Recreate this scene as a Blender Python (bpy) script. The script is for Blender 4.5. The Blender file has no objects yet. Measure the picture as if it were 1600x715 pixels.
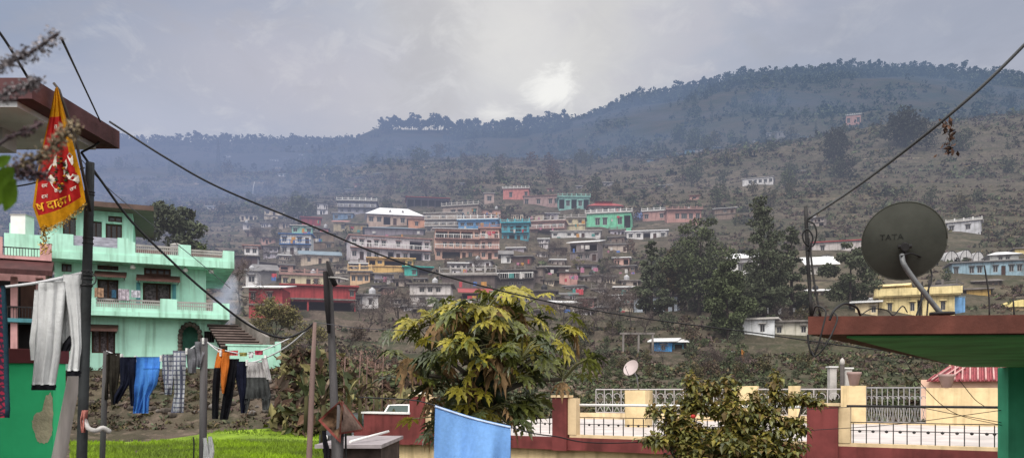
import bpy, math, random
import numpy as np
from mathutils import Vector, Matrix

random.seed(7)
RNG = np.random.default_rng(11)
SC = bpy.context.scene
COL = SC.collection
F, HOR, CX = 1250.0, 610.0, 800.0      # focal length in photo pixels, eye level row, centre column
PI = math.pi

def P(px, py, d):
    return Vector(((px - CX) / F * d, d, (HOR - py) / F * d))

def lerp(a, b, t): return a + (b - a) * t

# ------------------------------------------------------------------ objects
def tag(o, label, cat, group=None, kind=None):
    if label: o['label'] = label
    if cat: o['category'] = cat
    if group: o['group'] = group
    if kind: o['kind'] = kind
    return o

def empty(name, loc, label=None, cat=None, group=None, rz=0.0):
    o = bpy.data.objects.new(name, None)
    COL.objects.link(o)
    o.location = loc; o.rotation_euler = (0, 0, rz)
    o.empty_display_size = 0.1
    return tag(o, label, cat, group)

def copy_tree(o, parent=None):
    c = o.copy(); COL.objects.link(c)
    if parent is not None: c.parent = parent
    for ch in list(o.children): copy_tree(ch, c)
    return c

class MB:
    """collects faces and links them as one mesh object"""
    def __init__(self):
        self.v, self.f, self.m, self.s = [], [], [], []
    def face(self, pts, mi=0, smooth=False):
        n = len(self.v)
        self.v += [tuple(p) for p in pts]
        self.f.append(tuple(range(n, n + len(pts)))); self.m.append(mi); self.s.append(smooth)
    def box(self, x0, x1, y0, y1, z0, z1, mi=0):
        if x0 > x1: x0, x1 = x1, x0
        if y0 > y1: y0, y1 = y1, y0
        if z0 > z1: z0, z1 = z1, z0
        n = len(self.v)
        self.v += [(x0, y0, z0), (x1, y0, z0), (x1, y1, z0), (x0, y1, z0), (x0, y0, z1), (x1, y0, z1), (x1, y1, z1), (x0, y1, z1)]
        for q in ((0, 3, 2, 1), (4, 5, 6, 7), (0, 1, 5, 4), (1, 2, 6, 5), (2, 3, 7, 6), (3, 0, 4, 7)):
            self.f.append(tuple(n + i for i in q)); self.m.append(mi); self.s.append(False)
        return self
    def prism(self, poly, z0, z1, mi=0):
        """vertical prism over a counter-clockwise plan polygon"""
        n = len(self.v); k = len(poly)
        self.v += [(p[0], p[1], z0) for p in poly] + [(p[0], p[1], z1) for p in poly]
        self.f.append(tuple(n + i for i in reversed(range(k)))); self.f.append(tuple(n + k + i for i in range(k)))
        self.m += [mi, mi]; self.s += [False, False]
        for i in range(k):
            j = (i + 1) % k
            self.f.append((n + i, n + j, n + k + j, n + k + i)); self.m.append(mi); self.s.append(False)
        return self
    def extrude(self, poly, axis_from, axis_to, mi=0):
        """poly: list of 3-D points, swept by the vector axis_to-axis_from"""
        a = Vector(axis_to) - Vector(axis_from)
        n = len(self.v); k = len(poly)
        self.v += [tuple(p) for p in poly] + [tuple(Vector(p) + a) for p in poly]
        self.f.append(tuple(n + i for i in range(k))); self.f.append(tuple(n + k + i for i in reversed(range(k))))
        self.m += [mi, mi]; self.s += [False, False]
        for i in range(k):
            j = (i + 1) % k
            self.f.append((n + j, n + i, n + k + i, n + k + j)); self.m.append(mi); self.s.append(False)
        return self
    def tube(self, path, r, seg=8, mi=0, cap=True):
        """round tube along points; r a number or a list; joints are mitred by averaging directions"""
        path = [Vector(p) for p in path]
        rs = r if isinstance(r, (list, tuple)) else [r] * len(path)
        n0 = len(self.v); up = None
        for i, p in enumerate(path):
            t = (path[min(i + 1, len(path) - 1)] - path[max(i - 1, 0)])
            t = t.normalized() if t.length > 1e-9 else Vector((0, 0, 1))
            if up is None:
                up = t.orthogonal().normalized()
            else:
                up = (up - t * up.dot(t)); up = up.normalized() if up.length > 1e-6 else t.orthogonal().normalized()
            b = t.cross(up)
            for k in range(seg):
                a = 2 * PI * k / seg
                self.v.append(tuple(p + (up * math.cos(a) + b * math.sin(a)) * rs[i]))
        for i in range(len(path) - 1):
            for k in range(seg):
                j = (k + 1) % seg
                self.f.append((n0 + i * seg + k, n0 + i * seg + j, n0 + (i + 1) * seg + j, n0 + (i + 1) * seg + k)); self.m.append(mi); self.s.append(True)
        if cap:
            self.f.append(tuple(n0 + k for k in reversed(range(seg)))); self.m.append(mi); self.s.append(False)
            e = n0 + (len(path) - 1) * seg
            self.f.append(tuple(e + k for k in range(seg))); self.m.append(mi); self.s.append(False)
        return self
    def lathe(self, prof, c=(0, 0, 0), seg=16, mi=0, axis=None):
        """prof: [(r, z)] turned about the vertical axis through c (or about a given axis)"""
        n0 = len(self.v); c = Vector(c)
        A = Vector(axis).normalized() if axis is not None else Vector((0, 0, 1))
        u = A.orthogonal().normalized() if axis is not None else Vector((1, 0, 0))
        w = A.cross(u)
        for r, z in prof:
            for k in range(seg):
                a = 2 * PI * k / seg
                self.v.append(tuple(c + A * z + (u * math.cos(a) + w * math.sin(a)) * r))
        for i in range(len(prof) - 1):
            for k in range(seg):
                j = (k + 1) % seg
                self.f.append((n0 + i * seg + k, n0 + i * seg + j, n0 + (i + 1) * seg + j, n0 + (i + 1) * seg + k)); self.m.append(mi); self.s.append(True)
        return self
    def add_np(self, V, Fc, mi=0, smooth=False):
        n = len(self.v)
        self.v += [tuple(r) for r in V.tolist()]
        self.f += [tuple(i + n for i in q) for q in Fc.tolist()]
        self.m += [mi] * len(Fc); self.s += [smooth] * len(Fc)
    def mesh(self, name, mats):
        me = bpy.data.meshes.new(name)
        me.from_pydata(self.v, [], self.f)
        for m in (mats if isinstance(mats, (list, tuple)) else [mats]): me.materials.append(m)
        me.polygons.foreach_set('material_index', self.m)
        me.polygons.foreach_set('use_smooth', self.s)
        me.update()
        return me
    def build(self, name, mats, parent=None, loc=None):
        o = bpy.data.objects.new(name, self.mesh(name, mats))
        COL.objects.link(o)
        if parent is not None: o.parent = parent
        if loc is not None: o.location = loc
        return o

def np_mesh(name, V, Q, mats, mi=None, smooth=False):
    V = np.asarray(V, dtype=np.float32); Q = np.asarray(Q, dtype=np.int32)
    me = bpy.data.meshes.new(name)
    me.vertices.add(len(V)); me.vertices.foreach_set('co', V.ravel())
    k = Q.shape[1]
    me.loops.add(Q.size); me.loops.foreach_set('vertex_index', Q.ravel())
    me.polygons.add(len(Q)); me.polygons.foreach_set('loop_start', np.arange(0, Q.size, k, dtype=np.int32))
    for m in (mats if isinstance(mats, (list, tuple)) else [mats]): me.materials.append(m)
    if mi is not None: me.polygons.foreach_set('material_index', np.asarray(mi, dtype=np.int32))
    me.polygons.foreach_set('use_smooth', np.full(len(Q), smooth, dtype=bool))
    me.update(calc_edges=True)
    return me

def link_mesh(name, me, parent=None, loc=(0, 0, 0)):
    o = bpy.data.objects.new(name, me); COL.objects.link(o)
    if parent is not None: o.parent = parent
    o.location = loc
    return o

# ------------------------------------------------------------------ materials
def painted_haze_group():
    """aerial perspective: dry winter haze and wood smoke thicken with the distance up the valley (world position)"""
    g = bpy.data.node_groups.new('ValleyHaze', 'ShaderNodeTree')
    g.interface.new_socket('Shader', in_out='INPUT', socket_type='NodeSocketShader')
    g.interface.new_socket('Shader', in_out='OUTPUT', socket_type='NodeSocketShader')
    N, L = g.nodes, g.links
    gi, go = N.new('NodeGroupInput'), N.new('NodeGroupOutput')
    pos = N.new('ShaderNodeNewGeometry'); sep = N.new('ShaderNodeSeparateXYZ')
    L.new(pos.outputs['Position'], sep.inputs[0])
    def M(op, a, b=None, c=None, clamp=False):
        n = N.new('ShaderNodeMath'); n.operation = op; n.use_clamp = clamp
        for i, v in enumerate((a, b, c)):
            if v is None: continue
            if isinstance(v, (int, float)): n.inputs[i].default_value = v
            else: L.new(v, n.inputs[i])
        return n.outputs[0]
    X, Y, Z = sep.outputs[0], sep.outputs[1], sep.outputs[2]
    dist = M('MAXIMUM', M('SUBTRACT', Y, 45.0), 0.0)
    # the painted haze is thicker on the left side of the valley
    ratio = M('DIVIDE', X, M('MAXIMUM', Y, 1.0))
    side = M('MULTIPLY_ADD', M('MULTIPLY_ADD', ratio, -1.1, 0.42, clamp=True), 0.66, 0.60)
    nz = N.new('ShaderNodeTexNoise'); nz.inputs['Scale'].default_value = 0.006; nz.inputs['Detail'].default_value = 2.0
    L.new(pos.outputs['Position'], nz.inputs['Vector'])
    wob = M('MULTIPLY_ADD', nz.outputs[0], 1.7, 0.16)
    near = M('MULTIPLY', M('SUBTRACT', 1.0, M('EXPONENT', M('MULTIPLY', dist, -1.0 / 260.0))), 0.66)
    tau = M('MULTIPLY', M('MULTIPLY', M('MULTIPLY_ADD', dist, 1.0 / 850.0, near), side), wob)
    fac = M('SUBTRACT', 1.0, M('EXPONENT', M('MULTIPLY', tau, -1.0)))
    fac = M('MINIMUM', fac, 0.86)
    em = N.new('ShaderNodeEmission'); mix = N.new('ShaderNodeMixShader')  # surfaces themselves glow in the haze colour; no haze volume stands in the valley
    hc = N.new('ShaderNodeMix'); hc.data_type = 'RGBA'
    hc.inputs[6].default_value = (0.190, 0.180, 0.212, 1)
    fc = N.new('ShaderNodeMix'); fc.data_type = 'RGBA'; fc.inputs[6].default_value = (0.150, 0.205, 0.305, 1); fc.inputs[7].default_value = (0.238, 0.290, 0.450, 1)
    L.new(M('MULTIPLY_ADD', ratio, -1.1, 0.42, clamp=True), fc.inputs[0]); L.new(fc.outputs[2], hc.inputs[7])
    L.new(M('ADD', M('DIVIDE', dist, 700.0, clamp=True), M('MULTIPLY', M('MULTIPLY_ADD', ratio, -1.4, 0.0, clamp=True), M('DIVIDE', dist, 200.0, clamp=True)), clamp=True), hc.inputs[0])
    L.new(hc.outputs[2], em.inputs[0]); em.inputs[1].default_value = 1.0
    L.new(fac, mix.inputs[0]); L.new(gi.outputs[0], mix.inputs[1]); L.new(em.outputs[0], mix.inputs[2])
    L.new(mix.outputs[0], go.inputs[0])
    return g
PAINTED_HAZE = painted_haze_group()
_mats = {}

def mat(name, col, rough=0.8, var=0.25, scale=1.5, dirt=0.0, bump=0.0, metal=0.0, col2=None, island=0.0, trans=0.0, spec=0.3,
        coord='Object', stretch=(1, 1, 1), streak=0.0, tint=None):
    """procedural surface: base colour broken up by noise, grime streaks, per-leaf variation, then the valley haze"""
    if name in _mats: return _mats[name]
    m = bpy.data.materials.new(name); m.use_nodes = True
    N, L = m.node_tree.nodes, m.node_tree.links
    N.clear()
    out = N.new('ShaderNodeOutputMaterial'); b = N.new('ShaderNodeBsdfPrincipled')
    b.inputs['Roughness'].default_value = rough; b.inputs['Metallic'].default_value = metal
    b.inputs['Specular IOR Level'].default_value = spec
    tc = N.new('ShaderNodeTexCoord'); mp = N.new('ShaderNodeMapping'); mp.inputs['Scale'].default_value = stretch
    L.new(tc.outputs[coord], mp.inputs[0])
    def noise(s, detail=4.0, rough_=0.6):
        n = N.new('ShaderNodeTexNoise'); n.inputs['Scale'].default_value = s; n.inputs['Detail'].default_value = detail
        n.inputs['Roughness'].default_value = rough_
        L.new(mp.outputs[0], n.inputs['Vector']); return n.outputs[0]
    def mixc(f, a, c, blend='MIX'):
        n = N.new('ShaderNodeMix'); n.data_type = 'RGBA'; n.blend_type = blend
        for i, v in ((0, f), (6, a), (7, c)):
            if isinstance(v, (int, float)): n.inputs[i].default_value = v
            elif isinstance(v, tuple): n.inputs[i].default_value = (*v[:3], 1)
            else: L.new(v, n.inputs[i])
        return n.outputs[2]
    def ramp(f, p0, p1):
        n = N.new('ShaderNodeMapRange'); n.inputs[1].default_value = p0; n.inputs[2].default_value = p1
        L.new(f, n.inputs[0]); return n.outputs[0]
    c2 = col2 if col2 is not None else tuple(max(0.0, x * (1 - var * 1.6)) for x in col)
    c = mixc(ramp(noise(scale), 0.34, 0.66), tuple(col), tuple(c2))
    if dirt > 0:
        c = mixc(ramp(noise(scale * 0.37, 6.0, 0.7), 0.52, 0.75), c, mixc(1.0, c, (1 - dirt, 1 - dirt * 1.05, 1 - dirt * 1.12), 'MULTIPLY'))
    if streak > 0:
        mp2 = N.new('ShaderNodeMapping'); mp2.inputs['Scale'].default_value = (3.0, 3.0, 0.22)
        L.new(tc.outputs[coord], mp2.inputs[0])
        n2 = N.new('ShaderNodeTexNoise'); n2.inputs['Scale'].default_value = 1.3; n2.inputs['Detail'].default_value = 5
        L.new(mp2.outputs[0], n2.inputs['Vector'])
        c = mixc(ramp(n2.outputs[0], 0.5, 0.72), c, mixc(1.0, c, (1 - streak, 1 - streak, 1 - streak * 1.1), 'MULTIPLY'))
    if island > 0:
        g = N.new('ShaderNodeNewGeometry')
        hs = N.new('ShaderNodeHueSaturation')
        mr = N.new('ShaderNodeMapRange'); mr.inputs[3].default_value = 1 - island; mr.inputs[4].default_value = 1 + island
        L.new(g.outputs['Random Per Island'], mr.inputs[0]); L.new(mr.outputs[0], hs.inputs['Value'])
        L.new(c, hs.inputs['Color']); c = hs.outputs[0]
        if tint is not None:
            c = mixc(ramp(g.outputs['Random Per Island'], tint[3], min(1.0, tint[3] + 0.08)), c, tuple(tint[:3]))
    L.new(c, b.inputs['Base Color'])
    if bump > 0:
        bn = N.new('ShaderNodeBump'); bn.inputs['Strength'].default_value = min(1.0, bump); bn.inputs['Distance'].default_value = 0.03
        L.new(noise(scale * 5, 5.0), bn.inputs['Height']); L.new(bn.outputs[0], b.inputs['Normal'])
    sh = b.outputs[0]
    if trans > 0:
        t = N.new('ShaderNodeBsdfTranslucent'); L.new(c, t.inputs[0])
        mx = N.new('ShaderNodeMixShader'); mx.inputs[0].default_value = trans
        L.new(sh, mx.inputs[1]); L.new(t.outputs[0], mx.inputs[2]); sh = mx.outputs[0]
    h = N.new('ShaderNodeGroup'); h.node_tree = PAINTED_HAZE
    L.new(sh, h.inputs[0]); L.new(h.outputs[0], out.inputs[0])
    m.cycles.emission_sampling = 'NONE'
    _mats[name] = m
    return m

def paint(rgb, name=None):
    """weathered painted plaster of the given sRGB colour (0-255, as albedo)"""
    lin = tuple(((c / 255) / 12.92 if c / 255 <= 0.04045 else (((c / 255) + 0.055) / 1.055) ** 2.4) for c in rgb)
    return mat(name or 'plaster_%d_%d_%d' % tuple(rgb), lin, rough=0.85, var=0.20, scale=0.9, dirt=0.45, streak=0.42, bump=0.2)

def srgb(r, g, b):
    return tuple(((c / 255) / 12.92 if c / 255 <= 0.04045 else (((c / 255) + 0.055) / 1.055) ** 2.4) for c in (r, g, b))

M_GLASS = mat('window_glass', (0.020, 0.022, 0.028), rough=0.25, var=0.3, scale=2, spec=0.5)
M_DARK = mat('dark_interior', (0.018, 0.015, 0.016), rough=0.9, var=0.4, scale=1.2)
M_WOOD = mat('brown_timber', (0.075, 0.035, 0.024), rough=0.7, var=0.3, scale=4, stretch=(1, 1, 0.2))
M_FRAMEW = mat('pale_frame', (0.42, 0.40, 0.38), rough=0.7, var=0.2)
M_CONC = mat('weathered_concrete', (0.24, 0.215, 0.20), rough=0.9, var=0.3, scale=1.1, dirt=0.45, streak=0.4, bump=0.3)
M_CONCD = mat('dark_concrete', (0.12, 0.105, 0.10), rough=0.9, var=0.3, scale=0.8, dirt=0.4, streak=0.4, bump=0.3)
M_TINW = mat('pale_tin_sheet', (0.80, 0.80, 0.80), rough=0.45, var=0.10, scale=0.6, dirt=0.15, spec=0.5)
M_TINB = mat('blue_grey_tin', (0.22, 0.30, 0.36), rough=0.5, var=0.2, scale=0.7, dirt=0.3)
M_TINR = mat('red_tin_sheet', (0.36, 0.055, 0.055), rough=0.55, var=0.2, scale=0.6, dirt=0.25)
M_TING = mat('dull_grey_tin', (0.22, 0.21, 0.21), rough=0.6, var=0.3, scale=0.6, dirt=0.4)
M_STONE = mat('dry_stone', (0.15, 0.125, 0.105), rough=0.95, var=0.45, scale=2.5, dirt=0.5, bump=0.8)
M_METAL = mat('dark_iron', (0.035, 0.033, 0.034), rough=0.6, var=0.4, scale=8)
M_WHITE = mat('white_paint', (0.78, 0.77, 0.75), rough=0.7, var=0.10, dirt=0.15)
M_WIRE = mat('black_cable', (0.016, 0.016, 0.018), rough=0.55, var=0.2)

# ------------------------------------------------------------------ noise + terrain
_T = np.random.default_rng(5).random((256, 256))
def vnoise(x, y):
    x = np.asarray(x, dtype=np.float64); y = np.asarray(y, dtype=np.float64)
    xi, yi = np.floor(x).astype(int), np.floor(y).astype(int)
    fx, fy = x - xi, y - yi
    fx = fx * fx * (3 - 2 * fx); fy = fy * fy * (3 - 2 * fy)
    g = lambda a, b: _T[a & 255, b & 255]
    return (g(xi, yi) * (1 - fx) + g(xi + 1, yi) * fx) * (1 - fy) + (g(xi, yi + 1) * (1 - fx) + g(xi + 1, yi + 1) * fx) * fy
def fbm(x, y, o=4):
    s = 0; a = 0.5
    for i in range(o):
        s = s + a * (vnoise(x * 2 ** i + 17 * i, y * 2 ** i + 31 * i) - 0.5); a *= 0.5
    return s * 2

TC = np.array([-500, 0, 200, 400, 520, 590, 800, 900, 1000, 1200, 1400, 1600, 2100], dtype=float)
_st = [
 (0.5, 'z', [-2.2, -2.2, -2.2, -2.2, -2.6, -4, -4, -4, -4, -4, -4, -4, -4]),
 (35, 'z', [-2.2, -2.2, -2.2, -2.2, -2.3, -3.2, -4, -4, -4, -4, -4, -4, -4]),
 (38, 'z', [-1.6, -1.6, -1.6, -1.5, -1.7, -2.4, -3.4, -3.4, -3.4, -3.4, -3.4, -3.4, -3.4]),
 (40.5, 'z', [-0.2, -0.2, 0.0, 0.3, 0.0, -2.2, -2.8, -2.8, -2.8, -2.8, -2.9, -3, -3]),
 (43, 'z', [1.1, 1.1, 1.15, 1.2, 0.9, -2.1, -2, -2, -2, -2, -2.2, -2.2, -2.2]),
 (60, 'p', [572, 572, 572, 572, 574, 585, 592, 594, 596, 594, 590, 588, 585]),
 (75, 'p', [535, 535, 530, 530, 535, 550, 555, 556, 556, 550, 545, 540, 540]),
 (90, 'p', [500, 500, 495, 500, 505, 512, 515, 515, 515, 505, 495, 490, 490]),
 (110, 'p', [468, 468, 462, 466, 472, 474, 474, 475, 475, 460, 452, 448, 445]),
 (130, 'p', [440, 440, 435, 437, 440, 436, 436, 440, 445, 432, 424, 420, 415]),
 (160, 'p', [408, 408, 405, 405, 405, 402, 403, 406, 410, 398, 392, 388, 382]),
 (200, 'p', [375, 375, 372, 368, 363, 361, 364, 368, 372, 360, 352, 350, 345]),
 (260, 'p', [345, 345, 340, 338, 332, 328, 328, 332, 338, 325, 312, 308, 300]),
 (350, 'p', [318, 318, 315, 312, 308, 302, 303, 304, 306, 283, 260, 255, 250]),
 (450, 'p', [300, 300, 297, 295, 292, 285, 284, 280, 268, 232, 196, 180, 165]),
 (520, 'p', [290, 290, 287, 285, 280, 274, 272, 268, 258, 228, 196, 181, 166]),
 (620, 'p', [280, 280, 277, 272, 266, 260, 256, 250, 244, 224, 200, 190, 180]),
 (800, 'p', [265, 265, 260, 255, 248, 238, 234, 222, 208, 190, 175, 172, 172]),
 (1000, 'p', [255, 252, 248, 244, 234, 206, 202, 190, 178, 150, 137, 140, 140]),
 (1150, 'p', [248, 246, 243, 240, 236, 226, 216, 198, 158, 117, 113, 124, 128]),
 (1300, 'p', [240, 238, 236, 235, 232, 238, 245, 230, 200, 150, 150, 160, 160]),
 (1500, 'p', [236, 232, 224, 223, 223, 224, 260, 260, 230, 200, 200, 200, 200]),
 (1650, 'p', [246, 242, 238, 238, 238, 240, 270, 270, 250, 230, 230, 230, 230]),
 (2100, 'p', [300] * 13),
]
TD = np.array([s[0] for s in _st], dtype=float)
TZ = np.array([[v if s[1] == 'z' else (HOR - v) / F * s[0] for v in s[2]] for s in _st])

def ground(px, d):
    """ground height at photo column px and depth d (both arrays or numbers)"""
    px = np.asarray(px, dtype=float); d = np.asarray(d, dtype=float)
    px, d = np.broadcast_arrays(px, d)
    i = np.clip(np.searchsorted(TC, px) - 1, 0, len(TC) - 2); u = np.clip((px - TC[i]) / (TC[i + 1] - TC[i]), 0, 1)
    u = u * u * (3 - 2 * u) * 0.5 + u * 0.5
    j = np.clip(np.searchsorted(TD, d) - 1, 0, len(TD) - 2); v = np.clip((d - TD[j]) / (TD[j + 1] - TD[j]), 0, 1)
    z = (TZ[j, i] * (1 - u) + TZ[j, i + 1] * u) * (1 - v) + (TZ[j + 1, i] * (1 - u) + TZ[j + 1, i + 1] * u) * v
    x = (px - CX) / F * d
    a1 = np.clip((d - 50) / 60, 0, 1)
    z = z + fbm(x / 45, d / 45, 4) * np.clip(0.006 * d, 0, 4.5) * a1
    a2 = np.clip((d - 350) / 400, 0, 1)
    z = z + fbm(x / 190 + 3, d / 260, 4) * 26 * a2 * (1 - np.clip((d - 900) / 250, 0, 0.75))
    # cultivated terraces: flat treads, steep risers
    st = 1.5 + 1.6 * np.clip((d - 60) / 300, 0, 1)
    k = (z + fbm(x / 30 + 9, d / 30, 2) * 1.5) / st; fr = k - np.floor(k)
    t = np.clip((fr - 0.62) / 0.38, 0, 1); t = t * t * (3 - 2 * t)
    am = np.clip((d - 55) / 30, 0, 1) * (1 - np.clip((d - 600) / 250, 0, 1)) * np.clip(vnoise(x / 60 + 5, d / 80) * 1.6, 0.15, 0.9)
    z = z + (t - fr) * st * am
    return z

def gz(x, y):
    return float(ground(CX + x / y * F, y))

_DS = np.geomspace(30, 1550, 700)
def depth_at(px, py, lo=30):
    """depth at which the line of sight through that pixel first reaches the ground"""
    z = ground(np.full_like(_DS, px), _DS)
    rows = HOR - z / _DS * F
    ok = np.nonzero((rows <= py) & (_DS >= lo))[0]
    return float(_DS[ok[0]]) if len(ok) else 1000.0

def terrain():
    cols = np.concatenate([np.linspace(-900, -60, 40), np.linspace(-50, 1650, 430), np.linspace(1670, 2500, 40)])
    ds = np.concatenate([np.linspace(0.5, 44, 40), np.geomspace(44.8, 620, 420), np.geomspace(624, 2100, 190)])
    A, D = np.meshgrid(cols, ds)
    Z = ground(A, D); X = (A - CX) / F * D
    V = np.stack([X, D, Z], axis=-1).reshape(-1, 3)
    nx, ny = len(cols), len(ds)
    i, j = np.meshgrid(np.arange(nx - 1), np.arange(ny - 1)); a = (j * nx + i).ravel()
    Q = np.stack([a, a + 1, a + nx + 1, a + nx], axis=1)
    m = bpy.data.materials.new('hillside_soil'); m.use_nodes = True
    N, L = m.node_tree.nodes, m.node_tree.links; N.clear()
    out = N.new('ShaderNodeOutputMaterial'); b = N.new('ShaderNodeBsdfPrincipled'); b.inputs['Roughness'].default_value = 0.95
    b.inputs['Specular IOR Level'].default_value = 0.1
    g = N.new('ShaderNodeNewGeometry'); sp = N.new('ShaderNodeSeparateXYZ'); L.new(g.outputs['Position'], sp.inputs[0])
    sn = N.new('ShaderNodeSeparateXYZ'); L.new(g.outputs['Normal'], sn.inputs[0])
    def nz(s, det=5, rg=0.65):
        n = N.new('ShaderNodeTexNoise'); n.inputs['Scale'].default_value = s; n.inputs['Detail'].default_value = det; n.inputs['Roughness'].default_value = rg
        L.new(g.outputs['Position'], n.inputs['Vector']); return n.outputs[0]
    def rp(f, a, c):
        n = N.new('ShaderNodeMapRange'); n.inputs[1].default_value = a; n.inputs[2].default_value = c; L.new(f, n.inputs[0]); return n.outputs[0]
    def mx(f, a, c, bl='MIX'):
        n = N.new('ShaderNodeMix'); n.data_type = 'RGBA'; n.blend_type = bl
        for k, v in ((0, f), (6, a), (7, c)):
            if isinstance(v, (int, float)): n.inputs[k].default_value = v
            elif isinstance(v, tuple): n.inputs[k].default_value = (*v, 1)
            else: L.new(v, n.inputs[k])
        return n.outputs[2]
    c = mx(rp(nz(0.05), 0.40, 0.60), (0.112, 0.084, 0.070), (0.064, 0.062, 0.036))
    c = mx(rp(nz(0.026, 5), 0.52, 0.60), c, (0.190, 0.150, 0.112))
    c = mx(rp(nz(0.45), 0.4, 0.65), c, (0.045, 0.042, 0.028))
    c = mx(rp(nz(1.7), 0.5, 0.7), c, (0.165, 0.128, 0.10))
    c = mx(rp(nz(0.18, 3), 0.55, 0.68), c, (0.035, 0.043, 0.022))
    rt = N.new('ShaderNodeMath'); rt.operation = 'DIVIDE'; L.new(sp.outputs[0], rt.inputs[0]); L.new(sp.outputs[1], rt.inputs[1])
    fr_ = N.new('ShaderNodeMath'); fr_.operation = 'MULTIPLY'; L.new(rp(rt.outputs[0], .12, .45), fr_.inputs[0]); fr_.inputs[1].default_value = .45
    c = mx(fr_.outputs[0], c, mx(rp(nz(0.3), .4, .65), (0.066, 0.064, 0.038), (0.040, 0.046, 0.026)))
    steep = rp(sn.outputs[2], 0.86, 0.6)
    c = mx(steep, c, mx(rp(nz(0.8), 0.4, 0.7), (0.13, 0.11, 0.085), (0.05, 0.045, 0.035)))
    # forested far slopes
    far = rp(sp.outputs[1], 560, 800)
    c = mx(far, c, mx(rp(nz(0.03), 0.4, 0.6), (0.036, 0.040, 0.030), (0.062, 0.052, 0.045)))
    L.new(c, b.inputs['Base Color'])
    bp = N.new('ShaderNodeBump'); bp.inputs['Strength'].default_value = 0.8; bp.inputs['Distance'].default_value = 0.6
    L.new(nz(0.9), bp.inputs['Height']); L.new(bp.outputs[0], b.inputs['Normal'])
    h = N.new('ShaderNodeGroup'); h.node_tree = PAINTED_HAZE
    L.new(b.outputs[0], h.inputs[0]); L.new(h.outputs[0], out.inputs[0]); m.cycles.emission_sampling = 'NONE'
    o = link_mesh('terrain', np_mesh('terrain', V, Q, m, smooth=False))
    o['kind'] = 'structure'
    return o
terrain()
# ------------------------------------------------------------------ houses
def facade(mb, W, H, ops, D, mi=0):
    """front wall with real openings and reveals, then sides, back and top; x in -W/2..W/2, front at y=0"""
    xs = sorted({-W / 2, W / 2} | {o[0] for o in ops} | {o[1] for o in ops})
    zs = sorted({0.0, H} | {o[2] for o in ops} | {o[3] for o in ops})
    for a, b in zip(xs, xs[1:]):
        for c, e in zip(zs, zs[1:]):
            mx, mz = (a + b) / 2, (c + e) / 2
            if any(o[0] < mx < o[1] and o[2] < mz < o[3] for o in ops): continue
            mb.face([(a, 0, c), (b, 0, c), (b, 0, e), (a, 0, e)], mi)
    for x0, x1, z0, z1, r in ops:
        mb.face([(x0, 0, z0), (x0, 0, z1), (x0, r, z1), (x0, r, z0)], mi)
        mb.face([(x1, 0, z1), (x1, 0, z0), (x1, r, z0), (x1, r, z1)], mi)
        mb.face([(x0, 0, z0), (x0, r, z0), (x1, r, z0), (x1, 0, z0)], mi)
        mb.face([(x0, 0, z1), (x1, 0, z1), (x1, r, z1), (x0, r, z1)], mi)
    h = W / 2
    mb.face([(-h, D, 0), (-h, 0, 0), (-h, 0, H), (-h, D, H)], mi)
    mb.face([(h, 0, 0), (h, D, 0), (h, D, H), (h, 0, H)], mi)
    mb.face([(h, D, 0), (-h, D, 0), (-h, D, H), (h, D, H)], mi)
    mb.face([(-h, 0, H), (h, 0, H), (h, D, H), (-h, D, H)], mi)
    mb.box(-h + .01, h - .01, 0.01, D - .01, -4.0, -0.002, mi)          # plinth down into the slope

def window(root, x0, x1, z0, z1, r, frame=None, glass=None, mull=1, shade=None):
    f = MB(); w = min(0.09, (x1 - x0) * 0.09); y0, y1 = r - 0.09, r - 0.02
    f.box(x0 + .002, x0 + w, y0, y1, z0 + .002, z1 - .002); f.box(x1 - w, x1 - .002, y0, y1, z0 + .002, z1 - .002)
    f.box(x0 + w, x1 - w, y0, y1, z0 + .002, z0 + w); f.box(x0 + w, x1 - w, y0, y1, z1 - w, z1 - .002)
    for i in range(mull):
        m = lerp(x0, x1, (i + 1) / (mull + 1)); f.box(m - w / 2, m + w / 2, y0 + .004, y1, z0 + w, z1 - w)
    o = f.build('window', frame or M_FRAMEW, root)
    p = MB(); p.face([(x0, r - .012, z0), (x1, r - .012, z0), (x1, r - .012, z1), (x0, r - .012, z1)])
    p.build('pane', glass or M_GLASS, o)
    if shade:
        q = MB(); q.box(x0 - .15, x1 + .15, -.32, -.003, z1 + .08, z1 + .16); q.build('sunshade', shade, o)
    return o

def door(root, x0, x1, z0, z1, r, m=None):
    d = MB(); d.box(x0 + .02, x1 - .02, r - .06, r - .02, z0, z1 - .02)
    k = (x0 + x1) / 2
    for a, b in ((x0 + .12, k - .06), (k + .06, x1 - .12)):
        if b - a > .1: d.box(a, b, r - .085, r - .062, z0 + .2, z1 - .25)
    d.face([(x0, r - .012, z0), (x1, r - .012, z0), (x1, r - .012, z1), (x0, r - .012, z1)])
    return d.build('door', m or M_WOOD, root)

def railing(root, x0, x1, y, z, h=0.9, m=None, posts=None, name='railing', solid=False, ret=None):
    b = MB(); n = posts or max(2, int((x1 - x0) / 1.6))
    for i in range(n + 1):
        x = lerp(x0, x1, i / n); w = .13 if solid else .06
        b.box(max(x0, x - w), min(x1, x + w), y - w, y + w, z, z + h + (.28 if solid else 0.05))
    b.box(x0, x1, y - .05, y + .05, z + h - .12, z + h + .003)
    if solid: b.box(x0, x1, y - .06, y + .06, z, z + h * 0.30)
    else:
        k = max(4, int((x1 - x0) / .35))
        for i in range(k):
            x = lerp(x0, x1, (i + .5) / k); b.box(x - .02, x + .02, y - .02, y + .02, z, z + h - .12)
    if ret:
        for x in (x0, x1): b.box(x - .05, x + .05, y, ret, z + h - .12, z + h)
    return b.build(name, m or M_WHITE, root)

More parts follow.
